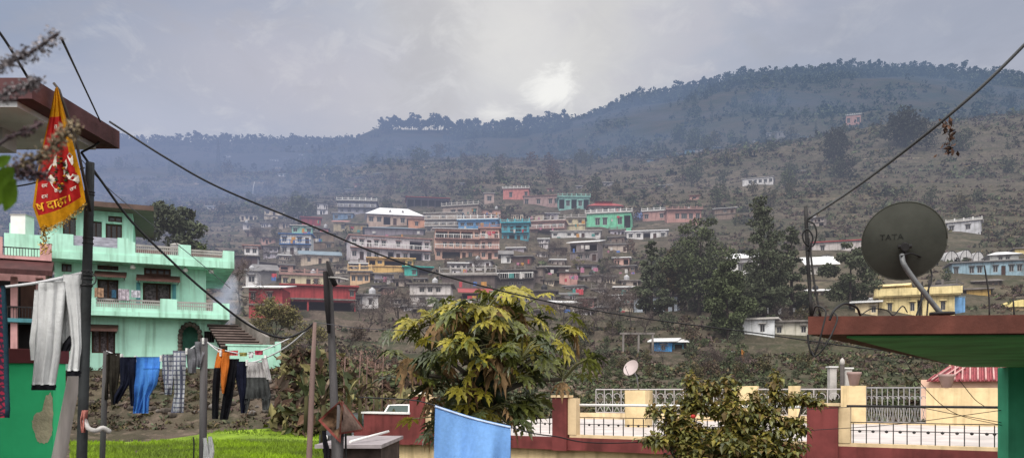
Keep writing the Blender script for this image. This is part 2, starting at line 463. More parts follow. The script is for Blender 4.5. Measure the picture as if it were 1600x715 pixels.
def pitched(root, W, D, z, kind, m, ov=0.6, rise=None, name='roof'):
    b = MB(); h = W / 2 + ov; t = .09
    if kind == 'mono':                                    # sheet falling towards the valley
        r = rise if rise is not None else D * 0.32
        b.extrude([(-h, -ov, z), (-h, D + ov, z + r), (-h, D + ov, z + r + t), (-h, -ov, z + t)], (0, 0, 0), (2 * h, 0, 0))
    elif kind == 'gable':
        r = rise or D * .28; c = D / 2
        b.extrude([(-h, -ov, z), (-h, c, z + r), (-h, D + ov, z), (-h, D + ov, z + t), (-h, c, z + r + t), (-h, -ov, z + t)], (0, 0, 0), (2 * h, 0, 0))
    elif kind == 'hip':
        r = rise or D * .32; c = D / 2; i = min(c + ov, h * .7)
        A, B, Cc, Dd = (-h, -ov, z), (h, -ov, z), (h, D + ov, z), (-h, D + ov, z)
        E, G = (-h + i, c, z + r), (h - i, c, z + r)
        for q in ([A, B, G, E], [Cc, Dd, E, G], [B, Cc, G], [Dd, A, E], [Dd, Cc, B, A]): b.face(q)
    return b.build(name, m, root)

HOUSES = []; RECTS = []; JIT = random.Random(9)
def house(label, x0, x1, yt, yb, wall, st, roof='flat', balc=(), slab=None, rot=0.0, D=None, d=None, name='village_house', cat='house',
          par=None, parm=None, frame=None, glass=None, rail=None, dm=None, roofm=None, group=None, ov=0.45, rise=None, sun=True):
    if d is None: d = depth_at((x0 + x1) / 2, yb)
    k = d / F
    if d > 60: rot += JIT.uniform(-9, 9)
    if isinstance(wall, tuple): g_ = sum(wall) / 3; wall = tuple(int(lerp(c_, g_, .14)) for c_ in wall)
    phi = math.atan2((x0 + x1) / 2 - CX, F); rot = rot - math.degrees(phi) * .9
    W, H = (x1 - x0) * k * math.cos(phi), (yb - yt) * k
    c = P((x0 + x1) / 2, yb, d); HOUSES.append((x0, x1, d)); RECTS.append((x0, x1, yt, yb))
    root = empty(name, c, label, cat, group, rz=math.radians(rot))
    D = D or max(4.0, min(9.0, W * 0.6)); n = len(st); hs = H / n
    if isinstance(wall, tuple): wall = paint(wall)
    slab = slab or M_CONC
    ops = []; items = []; dy = 0
    for s, pat in enumerate(st):
        z = s * hs; q = hs / 3.0; cw = W / max(1, len(pat))
        i = 0
        while i < len(pat):
            ch = pat[i]; xc = -W / 2 + (i + .5) * cw
            if ch == 'o':
                j = i
                while j + 1 < len(pat) and pat[j + 1] == 'o': j += 1
                a, b = -W / 2 + i * cw + .12, -W / 2 + (j + 1) * cw - .12
                ops.append((a, b, z + .12 * q, z + 2.5 * q, 1.6)); items.append(('o', ops[-1])); i = j + 1; continue
            if ch in 'wW':
                hw = min(cw * .30, .62 * max(q, .75)) if ch == 'w' else cw * .42
                ops.append((xc - hw, xc + hw, z + .85 * q, z + 2.15 * q, .18)); items.append((ch, ops[-1]))
            elif ch == 'd':
                hw = min(cw * .28, .5 * max(q, .8))
                ops.append((xc - hw, xc + hw, z + .06 * q, z + 2.1 * q, .2)); items.append((ch, ops[-1]))
            i += 1
    b = MB(); facade(b, W, H, ops, D)
    b.build('wall', wall, root)
    for ch, (a, e, z0, z1, r) in items:
        if ch == 'o':
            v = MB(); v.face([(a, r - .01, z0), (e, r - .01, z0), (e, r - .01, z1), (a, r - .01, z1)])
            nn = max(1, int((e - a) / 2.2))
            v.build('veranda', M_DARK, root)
            for t in range(1, nn):
                pl = MB(); pl.box(lerp(a, e, t / nn) - .11, lerp(a, e, t / nn) + .11, .1, .32, z0, z1); pl.build('pillar', wall, root)

        elif ch == 'd': door(root, a, e, z0, z1, r, dm)
        else:
            window(root, a, e, z0, z1, r, frame, glass, mull=2 if ch == 'W' else 1, shade=slab if sun else None)
    for s in range(1, n):
        f = MB(); z = s * hs; p = 0.95 if s in balc else 0.22
        f.box(-W / 2 - .12, W / 2 + .12, -p, -.004, z - .10, z + .08); f.build('floor_slab', slab, root)
        if s in balc: railing(root, -W / 2, W / 2, -p + .08, z + .08, 0.85, rail or M_WHITE, ret=-.01)
    if roof == 'flat':
        r = MB(); r.box(-W / 2 - ov, W / 2 + ov, -ov - (.5 if n in balc else 0), D + .2, H + .003, H + .19); r.build('roof', roofm or slab, root)
        if par:
            y = -ov + .12 - (.5 if n in balc else 0)
            railing(root, -W / 2 - ov + .1, W / 2 + ov - .1, y, H + .19, par, parm or M_WHITE, name='parapet', solid=True, ret=D)
    elif roof:
        pitched(root, W, D, H + .01, roof, roofm or M_TINW, rise=rise)
    return root

def hp(root, wx0, wx1, y0, y1, z0, z1, name, m):
    b = MB(); b.box(wx0, wx1, y0, y1, z0, z1); return b.build(name, m, root)

M_SLABW = mat('lime_washed_slab', (0.55, 0.52, 0.49), rough=0.85, var=0.2, dirt=0.35)
M_SLABP = mat('pink_washed_slab', (0.42, 0.25, 0.22), rough=0.85, var=0.2, dirt=0.35)
M_BROWNW = paint((120, 98, 88)); M_GREYW = paint((150, 146, 148))
WHITE, LILAC, PEACH, BEIGE, CREAM = (232, 228, 228), (222, 212, 216), (232, 182, 158), (196, 174, 152), (226, 208, 170)

V = house
# lower left of the village
V('dark brown house with white boxy rooftop room beside the mint green house', 368, 402, 400, 424, (92, 72, 68), ['..'], par=None)
V('white rooftop room with dark window standing on the dark brown house', 382, 403, 384, 399.5, WHITE, ['ww'], d=depth_at(385, 424) + 1.2, slab=M_SLABP, name='rooftop_room', cat='room', D=3.5)
V('white gabled house with grey tin side above the red building', 384, 402, 424, 447, WHITE, ['w'], roof='mono', roofm=M_TING, rise=1.0)
V('long grey tin clad shed right of the white gabled house', 403, 432, 423, 446, M_TING, ['.'], roof='mono', roofm=M_TING, rise=1.6, name='tin_shed', cat='shed')
V('tall red block of the long red building with pale tin roof edge', 388, 442, 450, 500, (176, 62, 66), ['...', 'w.w.'], roof='mono', roofm=M_TINW, rise=.8, name='red_building', cat='building', rot=-4)
V('long low red building on dark undercroft behind the crooked pole', 443, 556, 447, 487, (178, 62, 64), ['oooooooo', '.........w'], roof='flat', roofm=M_TINR, name='red_building', cat='building', rot=2)
V('small white block house with one square window right of the red building', 566, 591, 461, 482, WHITE, ['.w.'], slab=M_TING)
V('grey concrete hut joined to the white block house', 541, 564.5, 461, 483, (150, 150, 150), ['.w'], slab=M_CONCD)
V('row of beige rooms with laundry on the roof behind the red building', 440, 512, 430, 448, CREAM, ['wd.dw.'], slab=M_SLABP, par=.6, parm=M_SLABP)
V('cream house with doors under a long blue grey tin roof', 470, 530, 399, 413, (214, 192, 168), ['.w.d.w.'], roof='mono', roofm=M_TINB, rise=1.6)
V('white house with three storeys and blue painted balcony band', 438, 486, 366, 398, WHITE, ['wdww', 'w.wd'], balc=(1,), rail=paint((60, 110, 170)), slab=paint((60, 110, 170), 'blue_slab'))
V('small mint rooftop storey above the white and blue house', 456, 488, 353, 366, (150, 205, 190), ['w.w'], slab=M_SLABW, name='rooftop_room', cat='room', d=depth_at(462, 398) + 1.5)
V('brick red tin shed with flat top above the mint rooftop storey', 471, 501, 340, 356, (170, 52, 56), ['.'], roof='flat', roofm=M_TINR, name='tin_shed', cat='shed')
V('tan unplastered house between the blue banded house and the long lilac house', 489, 522, 364, 391, (150, 126, 108), ['.w', 'w.'], par=None)
V('small pink cement room below the brick red shed', 500, 513, 357, 366, (214, 120, 118), ['.'])
V('pale blue house with long white roof edge in the upper left cluster', 520, 551, 333, 345, (120, 150, 185), ['w.w'], slab=M_SLABW)
V('two storey pale house with white balcony rails in the upper left cluster', 528, 588, 315, 334, (170, 168, 182), ['wwwww', 'wdwdw'], balc=(1, 2), par=.7)
V('cream hut with pink tin roof above the tan house', 521, 541, 347, 362, (190, 172, 140), ['.w'], roof='mono', roofm=mat('faded_pink_tin', (0.55, 0.26, 0.23), rough=.6), rise=1.3)
V('khaki rough house with one dark window below the pale blue house', 541, 573, 350, 364, (170, 152, 118), ['w.'], slab=M_CONC)
# centre
V('long lilac house of two storeys with many windows and right balcony', 548, 674, 371, 408, LILAC, ['wdww.odwoow', 'wwdww.w.oow'], balc=(1,), slab=M_SLABP, rot=2, D=8)
V('blue grey tarpaulin roofed terrace behind the long lilac house', 570, 662, 357, 369, (150, 140, 150), ['.........'], roof='hip', roofm=M_TINB, rise=1.2, name='covered_terrace', cat='terrace')
wh = V('cream house under the white pitched roof with two dormers', 574, 660, 336, 352, (205, 176, 158), ['wwodwod'], roof='hip', roofm=mat('white_tin_roof', (0.92, 0.92, 0.94), rough=.4, var=.06), rise=2.6, D=7)
for q in (-1.2, 2.2):
    b = MB(); b.extrude([(q - .7, .8, 3.0), (q + .7, .8, 3.0), (q, .8, 4.5)], (0, .8, 0), (0, 3, 0)); b.build('dormer', M_GREYW, wh)
V('orange plastered wing right of the white pitched roof house', 638, 664, 342, 357, (226, 160, 126), ['.w.'], slab=M_SLABP)
V('dark house with white columned veranda and thin pink roof at the top of the village', 636, 702, 309, 326, (96, 90, 104), ['oooooooo'], roof='flat', roofm=M_TINR, par=None)
V('beige house of three storeys left of the terrace railing slope', 664, 722, 333, 364, (188, 170, 156), ['wwww.', '.wwww', 'w.w.w'], balc=(1, 2), slab=M_SLABW)
V('grey beige house below the slanting roof terrace with posts', 690, 748, 322, 342, (180, 160, 150), ['.ww.w'], par=.8, parm=M_SLABW, rot=-14)
V('small pinkish ruin with broken gable above the slanting terrace', 757, 772, 302, 318, (200, 170, 158), ['w'], slab=M_SLABW)
ph = V('large peach house of three storeys with white tin roof', 680, 750, 358, 405, PEACH, ['wooodw.', '.wwww.w', 'oooooow'], balc=(1, 2), slab=M_SLABP, roof='mono', roofm=mat('white_tin_roof', (0.92, 0.92, 0.94)), rise=1.4, D=8)
V('narrower peach wing with railed balconies right of the large peach house', 750.5, 780, 357, 406, (228, 176, 160), ['wdw', 'dw.', 'w.d'], balc=(1, 2), slab=M_SLABP, par=.6, parm=M_SLABP)
V('sky blue house with white posted parapet behind the white tin roof', 716, 777, 344, 368, (90, 150, 205), ['.....', 'wWw.w'], par=.9, parm=M_WHITE, slab=paint((110, 170, 215), 'sky_slab'))
V('turquoise blue house of two storeys with railed balconies', 784, 826, 349, 378, (70, 178, 200), ['wodw', 'wdod'], balc=(1, 2), slab=paint((70, 170, 190), 'turq_slab'), rail=paint((100, 190, 205)), par=.6, parm=paint((100, 190, 205)))
V('pink house with white finials along its stepped roof at the hilltop', 786, 826, 295, 313, (222, 134, 126), ['.w..w'], slab=M_SLABP, par=.7, parm=M_WHITE)
V('long dusty pink house right of the hilltop pink house', 818, 874, 306, 323, (184, 150, 146), ['w.w.ww'], slab=M_SLABP)
V('pale teal house with white columns and railed roof', 873, 921, 308, 327, (140, 200, 190), ['owowo'], slab=paint((150, 205, 195)), par=.8, parm=paint((150, 205, 195)))
V('bright mint house with red tiered roof and white posts', 916, 986, 333, 358, (122, 222, 176), ['.ww.wo'], par=.7, parm=M_WHITE, slab=M_SLABW, D=8)
V('grey upper storey under the red tin roof on the bright mint house', 920, 972, 322, 333, (150, 140, 140), ['w.w.w'], roof='hip', roofm=M_TINR, d=depth_at(950, 358) + 2, name='rooftop_room', cat='room', rise=1.3, D=4)
V('small red roofed turret room topping the bright mint house', 933, 954, 315, 322, (190, 70, 66), ['...'], roof='hip', roofm=M_TINR, d=depth_at(950, 358) + 4, name='rooftop_room', cat='room', rise=.5, D=3)
V('brownish pink house with white posted roof left of the cream block', 828, 882, 346, 369, (168, 132, 126), ['woow.', '.w.ww'], par=.9, parm=M_SLABW, slab=M_SLABP, balc=(1,))
V('plain cream block with two dark windows beside the bright mint house', 883, 914, 341, 362, (222, 208, 168), ['..', 'ww'], par=.6, parm=M_SLABW)
V('low white house with dark windows under the cream block', 862, 938, 361, 371, WHITE, ['w.wwd.w'], slab=M_SLABW)
V('grey stone house under a broad tilted white tin roof', 890, 934, 379, 408, (140, 128, 128), ['.wwd', 'o.oo'], roof='mono', roofm=mat('white_tin_roof', (0.92, 0.92, 0.94)), rise=1.5, D=6, rot=-3)
V('long white roofed building with dark openings right of the mint house', 979, 1042, 361, 374, WHITE, ['wwodw'], slab=mat('white_tin_roof', (0.92, 0.92, 0.94)))
V('dusty rose house with shaded balcony at the right end of the village', 1042, 1096, 328, 347, (206, 150, 140), ['.wWww'], balc=(1,), slab=M_SLABP, par=.5, parm=M_SLABP)
V('small rose coloured house with white posts left of the dusty rose house', 1004, 1040, 330, 345, (200, 150, 140), ['w.w'], slab=M_SLABW, par=.7)
# middle rows
V('ochre yellow house with yellow pillars and open upper hall', 576, 646, 404, 427, (232, 186, 108), ['......', 'owooow'], slab=paint((232, 190, 130)), par=None)
V('peach yellow lower wing with three windows and white posts on its roof', 547, 578, 425, 444, (228, 184, 142), ['wWw'], par=.8, parm=paint((236, 200, 150)))
V('turquoise shack with flat roof in front of the ochre house', 632, 652, 417, 433, (64, 190, 176), ['.w'], slab=paint((64, 180, 165)))
V('open fronted shack with turquoise roof and hanging tin right of the turquoise shack', 653, 674, 418, 433, (70, 60, 58), ['oo'], slab=paint((60, 170, 160)))
V('white rough house with three square windows left of the papaya top', 640, 704, 444, 478, (210, 202, 200), ['.w.w.', '.www.'], slab=M_CONC, D=5)
V('dark flat roofed house with open veranda under the peach wing', 777, 834, 423, 448, (120, 108, 104), ['.ww.', 'oooo'], balc=(1,), slab=M_CONCD, par=.5, parm=M_CONC)
V('long grey brown terrace house with pale roof railing under the peach house', 690, 773, 431, 452, (110, 96, 92), ['........'], par=1.0, parm=M_FRAMEW, slab=M_CONC)
V('white hut with steep tin roof between the peach wing and brown sheds', 783, 798, 398, 414, WHITE, ['.w'], roof='gable', roofm=M_TING, name='village_hut', cat='hut')
V('brown mud hut with flat tin roof right of the white hut', 800, 830, 401, 415, (100, 78, 72), ['..'], roofm=M_TING, name='village_hut', cat='hut')
V('grey concrete tower with stair shaft right of the dark veranda house', 836, 848, 418, 445, (150, 134, 126), ['.', '.'], par=None, name='stair_tower', cat='tower')
V('unfinished pink plaster house with bare front below the stone house', 874, 902, 426, 446, (212, 158, 148), ['..'], slab=M_CONCD)
V('low brown shop with red goods behind the bare trees', 846, 888, 417, 427, (90, 74, 68), ['oo.'], slab=M_FRAMEW, name='village_shop', cat='shop')
V('narrow pink house partly hidden by bare branches', 905, 928, 466, 484, (200, 136, 134), ['.w'], slab=M_CONC)
V('dim grey brown house below the open veranda house', 800, 868, 455, 476, (104, 92, 88), ['.w..w'], slab=M_CONCD)
V('red roofed shed above the papaya top under the terrace house', 722, 768, 458, 474, (96, 74, 70), ['o.o'], roof='mono', roofm=M_TINR, rise=1.2, name='tin_shed', cat='shed')
# right side of the valley
V('long blue white hut with two dark doors among the trees', 990, 1058, 464, 487, (190, 200, 214), ['.d..d.'], slab=M_CONCD)
V('brown hut with flat roof above the long blue white hut', 994, 1040, 449, 462, (110, 88, 76), ['.w.'], slab=M_CONC, name='village_hut', cat='hut')
V('white house with snowy tin roof seen between the dark trees', 1140, 1188, 404, 430, WHITE, ['.WW.'], roof='mono', roofm=mat('white_tin_roof', (0.92, 0.92, 0.94)), rise=1.6)
V('pale house with rusty red roof line behind the wire pole', 1268, 1400, 376, 394, (206, 196, 194), ['.w..w..w..w.'], roofm=M_TINR, D=7)
V('open white tin roofed shed below the rusty roofed house', 1262, 1306, 414, 429, (180, 174, 168), ['.oo'], roof='mono', roofm=M_TINW, rise=2.0, name='tin_shed', cat='shed')
V('white low house with small window at the wooded valley floor', 1160, 1210, 499, 526, (226, 228, 232), ['..w.'], slab=M_SLABW)
V('cream low house with flat beige roof right of the white low house', 1211, 1262, 503, 526, (206, 200, 184), ['w..w'], slab=M_CONC)
yh = V('two tier yellow house with broad parapet behind the satellite dish', 1372, 1491, 463, 494, (238, 214, 150), ['.w..wo..w.'], slab=paint((240, 220, 164)), par=None, D=8, ov=.6)
hp(yh, -4.6, 4.75, -.75, -.6, 2.5, 3.35, 'parapet', paint((240, 220, 164)))
V('yellow upper room with slanted roof on the two tier yellow house', 1372, 1414, 448, 464, (238, 214, 150), ['...'], roof='gable', roofm=paint((236, 214, 160)), d=depth_at(1430, 494) + 1.5, name='rooftop_room', cat='room', D=4, rise=.5)
V('cream annex with white tin roof left of the yellow house', 1336, 1371, 473, 494, (226, 204, 160), ['..w'], roof='mono', roofm=M_TINW, rise=1.1, D=5)
V('long pale blue house with grey roof right of the dish', 1486, 1600, 409, 432, (150, 182, 200), ['w.ww.wdww'], roof='flat', slab=M_TING)
V('white hip roofed room behind the long pale blue house', 1546, 1592, 398, 408, (210, 210, 205), ['.ww.'], roof='hip', roofm=M_TINW, rise=.8, d=depth_at(1540, 432) + 8)
V('greyish white hillside house right of the dish with two windows', 1480, 1532, 346, 364, (206, 206, 212), ['w.w.'], slab=M_SLABW, par=.4)
V('ochre garden hut below the long pale blue house', 1510, 1548, 452, 463, (196, 158, 84), ['....'], slab=M_CONC, name='garden_hut', cat='hut')
V('small yellow hut at the edge above the pale blue house', 1586, 1612, 388, 398, (232, 206, 130), ['.w'], name='garden_hut', cat='hut')
V('white ruined house with empty windows on the bare brown slope', 1160, 1208, 278, 289, WHITE, ['.wwwww'], slab=M_SLABW)
V('pink hilltop tower house among the trees on the right spur', 1322, 1345, 180, 196, (200, 150, 140), ['w.w'], par=.8)
# blue kiosk and concrete frame on the near slope
V('bright blue kiosk with white tin roof beside the concrete frame', 1022, 1050, 534, 551, (60, 150, 224), ['.w.'], roof='mono', roofm=M_TINW, rise=.5, name='kiosk', cat='kiosk', D=2.5)
V('teal open lean-to joined to the blue kiosk', 1052, 1068, 535, 549, (80, 150, 170), ['o'], roof='mono', roofm=M_TINW, rise=.4, name='lean_to', cat='shed', D=2)
d = depth_at(996, 553); fr = empty('concrete_frame', P(996, 553, d), 'bare concrete frame of three posts and a beam beside the blue kiosk', 'frame')
k = d / F
for q in (-22, 2, 24): hp(fr, (q - 1.4) * k, (q + 1.4) * k, 0, .25, -1, 31 * k, 'post', M_CONC)
hp(fr, -27 * k, 27 * k, -.04, .3, 31 * k, 34 * k, 'beam', M_CONC)
hp(fr, -25 * k, 25 * k, -.05, .35, -1, 2.5 * k, 'base', M_CONC)

# stone and concrete retaining walls that hold the village terraces
def retaining(label, pts, h, m=None, d=None, group=None):
    b = MB(); L = []
    for px, py in pts:
        q = P(px, py, d or depth_at(px, py)); L.append(q)
    for a, c in zip(L, L[1:]):
        u = (c - a); u.z = 0; nrm = Vector((-u.y, u.x, 0)).normalized() * .5
        b.face([a + Vector((0, 0, -h)), c + Vector((0, 0, -h)), c, a]); b.face([a, c, c + nrm, a + nrm])
        b.face([c + nrm, c + nrm + Vector((0, 0, -h)), a + nrm + Vector((0, 0, -h)), a + nrm])
    b.build('retaining_wall', m or M_STONE); o = COL.objects[-1]
    return tag(o, label, 'wall', group, 'thing')
retaining('brown stone retaining wall under the long lilac house', [(530, 408), (600, 410), (672, 411)], 3.2)
retaining('grey wall carrying the terrace below the turquoise houses', [(780, 380), (830, 376), (888, 372)], 3.0)
retaining('long dark retaining wall under the open veranda house', [(770, 449), (820, 450), (880, 449)], 3.0, M_CONCD)
retaining('pale stone wall crossing the slope below the stone house', [(846, 425), (890, 428)], 1.5)
retaining('low stone wall at the foot of the white windowed house', [(600, 480), (660, 478), (720, 478)], 2.5)
retaining('long low wall in front of the bare trees right of the papaya', [(880, 492), (930, 494), (985, 492)], 1.6)
retaining('mossy wall edging the lane below the rusty roofed house', [(1250, 436), (1320, 438), (1390, 436)], 1.5)
retaining('stone wall holding the ground under the concrete frame', [(960, 556), (1020, 557), (1075, 553)], 1.5)
retaining('white parapet wall of the road above the low white house', [(1190, 493), (1225, 494), (1262, 494)], 1.0, M_CONC)

# dull small houses and rough walls packed between the named ones
rr = random.Random(5)
DULL = [paint(c) for c in ((176, 164, 158), (200, 184, 172), (140, 122, 112), (226, 218, 216), (214, 172, 160), (226, 210, 190), (232, 226, 228), (190, 182, 192))]
def infill(n, box, label, group):
    made = t = 0
    while made < n and t < 4000:
        t += 1; w, h = rr.uniform(14, 40), rr.choice((8, 9, 10, 11, 14, 17, 19)); x, y = rr.uniform(box[0], box[1]), rr.uniform(box[2], box[3])
        if any(x + w * .5 > a - 1 and x - w * .5 < c + 1 and y > e and y - h < g + 1 for a, c, e, g in RECTS): continue
        rf = rr.choice(['flat', 'flat', 'mono']); st = [''.join(rr.choice('w.wdo.') for _ in range(rr.choice((3, 4, 5)))) for _ in range(2 if h > 12 else 1)]
        house(label, x - w / 2, x + w / 2, y - h, y, rr.choice(DULL), st, roof=rf, roofm=rr.choice([M_TING, M_CONC, M_TINW, M_CONCD, M_CONC]), slab=M_CONC, par=.5 if rf == 'flat' and rr.random() < .4 else None, parm=M_CONC, rot=rr.uniform(-12, 12), group=group, rise=.8, name='village_house')
        made += 1
EARTHD = mat('shaded_bank', (.05, .045, .032), rough=.95, var=.4, scale=.8)  # darker earth colour for some of the terrace banks
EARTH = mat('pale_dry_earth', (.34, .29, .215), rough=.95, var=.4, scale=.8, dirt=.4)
infill(110, (385, 985, 336, 494), 'small dull plastered house wedged between the larger village houses', 'dull houses wedged in the village')
infill(10, (1000, 1590, 340, 470), 'small dull house half hidden in the wooded right valley', 'dull houses in the wooded right valley')
for i in range(30):
    x, y = rr.uniform(390, 990), rr.uniform(345, 500); w = rr.uniform(24, 70)
    if any(x - w / 2 < c and x + w / 2 > a and e + 2 < y - 2 < g + 3 for a, c, e, g in RECTS): continue
    retaining('rough terrace wall of grey brown stone between the village houses', [(x - w / 2, y), (x, y + rr.uniform(-1, 1)), (x + w / 2, y + rr.uniform(-2, 2))], rr.uniform(1.4, 2.6), rr.choice([M_STONE, M_STONE, M_CONC, M_CONCD]), group='rough terrace walls in the village')

for i in range(60):
    for _ in range(60):
        y = rr.uniform(225, 345); x = rr.uniform(1000 if y < 300 else 1080, 1590)
        if y > HOR - float(ground(x, 430)) / 430 * F + 6: break
    w = rr.uniform(30, 110); sl_ = rr.uniform(-.10, .02)
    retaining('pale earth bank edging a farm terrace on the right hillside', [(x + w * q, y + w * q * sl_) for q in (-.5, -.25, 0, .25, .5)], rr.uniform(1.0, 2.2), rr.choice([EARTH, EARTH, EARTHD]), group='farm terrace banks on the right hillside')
# rooftop water tanks
def roof_tank(px, py, d, m, label, r=.55, group=None):
    t = empty('water_tank', P(px, py, d), label, 'tank', group); h = r * 1.9
    b = MB(); b.lathe([(0, -.5), (r * .9, -.5), (r, .1), (r, h * .3), (r * .96, h * .34), (r, h * .38), (r, h * .7), (r * .7, h * .92), (r * .35, h)], seg=14); b.build('tank_body', m, t)
    b = MB(); b.lathe([(r * .35, h + .002), (r * .35, h + .1), (0, h + .14)], seg=12); b.build('lid', m, t)
PLB = mat('black_plastic', (.02, .02, .022), rough=.5); PLW = mat('white_plastic', (.5, .5, .52), rough=.7)
roof_rows = [(x0, x1, yt, d) for (x0, x1, yt, yb), (_, _, d) in zip(RECTS, HOUSES)]
for i, (x0, x1, yt, d) in enumerate(roof_rows):
    if d > 330 or d < 100 or rr.random() < .80: continue
    roof_tank(lerp(x0, x1, rr.uniform(.15, .85)), yt - .8, d + 2.2, PLB if i % 2 else PLW, 'black plastic water tank standing on a village roof' if i % 2 else 'white plastic water tank standing on a village roof', rr.uniform(.38, .5), ('black' if i % 2 else 'white') + ' water tanks on village roofs')
# washing hung out on village balconies
WCOL = [mat('washing_%d' % i, c, rough=.9, var=.2) for i, c in enumerate(((.55, .08, .10), (.10, .2, .5), (.65, .62, .6), (.6, .3, .08), (.08, .30, .28), (.5, .2, .3)))]
for i, (x0, x1, yt, d) in enumerate(roof_rows):
    if d > 260 or d < 105 or x0 > 990 or x1 - x0 < 26 or rr.random() < .35: continue
    for q in range(rr.randint(2, 4)):
        px = lerp(x0, x1, rr.uniform(.1, .9)); k = d / F; o = P(px, yt + rr.choice((4, 9)), d - 1.15); w, h = rr.uniform(.35, .9), rr.uniform(.5, .9)
        b = MB()
        for s in range(6): b.face([(w * s / 6, .05 * math.sin(s), 0), (w * (s + 1) / 6, .05 * math.sin(s + 1), 0), (w * (s + 1) / 6, .09 * math.sin(s * 1.7 + 1.7), -h), (w * s / 6, .09 * math.sin(s * 1.7), -h)], 0, True)
        tag(b.build('washing', WCOL[rr.randrange(6)], None, o), 'small piece of washing hung at the front of a village house', 'washing', 'washing on the village house fronts')

# polytunnels, posts, blue tank, yellow arched roof and orange pennant on the right side
def polytunnel(px0, px1, pt, pb, label):
    d = depth_at((px0 + px1) / 2, pb); k = d / F; W = (px1 - px0) * k; H = (pb - pt) * k; t = empty('polytunnel', P((px0 + px1) / 2, pb, d), label, 'polytunnel')
    n = 10; b = MB()
    A = [(W / 2 * math.cos(PI * i / n), H * math.sin(PI * i / n)) for i in range(n + 1)]
    for (x0, z0), (x1, z1) in zip(A, A[1:]): b.face([(x0, 0, z0), (x1, 0, z1), (x1, 8, z1), (x0, 8, z0)], 0, True)
    b.face([(x, 0, z) for x, z in A]); b.build('plastic_cover', mat('milky_plastic_sheet', (.55, .54, .54), rough=.5, var=.2, dirt=.3), t)
    b = MB(); b.tube([(x * 1.01, -.03, z * 1.01) for x, z in A], .05, 5); b.tube([(0, -.04, 0), (0, -.04, H)], .04, 5); b.build('hoop', M_METAL, t)
polytunnel(1476, 1498, 392, 409, 'left milky polytunnel above the long pale blue house')
polytunnel(1500, 1520, 390, 408, 'middle milky polytunnel above the long pale blue house')
polytunnel(1520, 1538, 393, 408, 'right milky polytunnel above the long pale blue house')
polytunnel(1276, 1306, 398, 410, 'milky polytunnel under the rusty roofed house')
for px in (1198, 1218, 1240, 1254):
    d = depth_at(1225, 492); b = MB(); b.box(-.16, .16, -.16, .16, -1, .85); b.box(-.2, .2, -.2, .2, .852, .95)
    tag(b.build('road_post', M_WHITE, None, P(px, 493, d)), 'short white post along the road above the low white house', 'post', 'white posts along the valley road')
d = depth_at(1500, 490); t = empty('water_tank', P(1499, 484, d), 'light blue box tank right of the yellow house', 'tank'); k = d / F
hp(t, -9 * k, 9 * k, 0, 1.4, -1, 20 * k, 'tank_body', paint((120, 170, 220))); hp(t, -9.6 * k, 9.6 * k, -.05, 1.45, 20 * k + .003, 21.5 * k, 'lid', M_TINB)
d = depth_at(1592, 488); k = d / F; t = empty('arched_shed', P(1596, 488, d), 'small shed with curved pale yellow roof at the edge', 'shed'); hp(t, -15 * k, 15 * k, 0, 2, -1, 9 * k, 'wall', paint((150, 130, 100)))
b = MB(); A = [(17 * k * math.cos(PI * i / 8), 9 * k + 11 * k * math.sin(PI * i / 8)) for i in range(9)]
for (x0, z0), (x1, z1) in zip(A, A[1:]): b.face([(x0, -.2, z0), (x1, -.2, z1), (x1, 2.2, z1), (x0, 2.2, z0)], 0, True)
b.face([(x, -.2, z) for x, z in A]); b.build('roof', paint((240, 220, 150)), t)
d = depth_at(1160, 566); k = d / F; t = empty('pennant', P(1158, 570, d), 'small orange pennant drooping from a post on the green slope', 'flag')
b = MB(); b.tube([(0, 0, -1), (0, 0, 26 * k)], .03, 6); b.build('pole', M_METAL, t); b = MB(); b.face([(.03, 0, 25 * k), (6 * k, .05, 20 * k), (5 * k, 0, 4 * k), (.03, .03, 12 * k)]); b.build('cloth', mat('orange_cloth', (.55, .22, .04), var=.2), t)
d = depth_at(1140, 552); k = d / F; t = empty('roofed_pen', P(1138, 566, d), 'low pen with thin pale roof beam beside the orange pennant', 'shed'); hp(t, -20 * k, 20 * k, 0, 2, 16 * k, 17.6 * k, 'roof', M_TINW)
for q in (-19, 18): hp(t, (q - .8) * k, (q + .8) * k, .05, .2, -1, 15.9 * k, 'post', M_CONC)
d = depth_at(1001, 342) - 1; k = d / F; t = empty('tarpaulin', P(1000, 345, d), 'bright blue tarpaulin bundle on a roof right of the mint house', 'tarpaulin')
b = MB(); b.lathe([(0, -.3), (13 * k, 0), (12 * k, 5 * k), (7 * k, 10 * k), (4 * k, 14 * k), (0, 15 * k)], seg=9); b.v = [(x * (1 + .2 * math.sin(5 * y)), y * .6, z * (1 + .15 * math.sin(3 * x))) for x, y, z in b.v]; b.build('sheet', mat('blue_tarpaulin', (.12, .20, .45), rough=.5, var=.3), t)

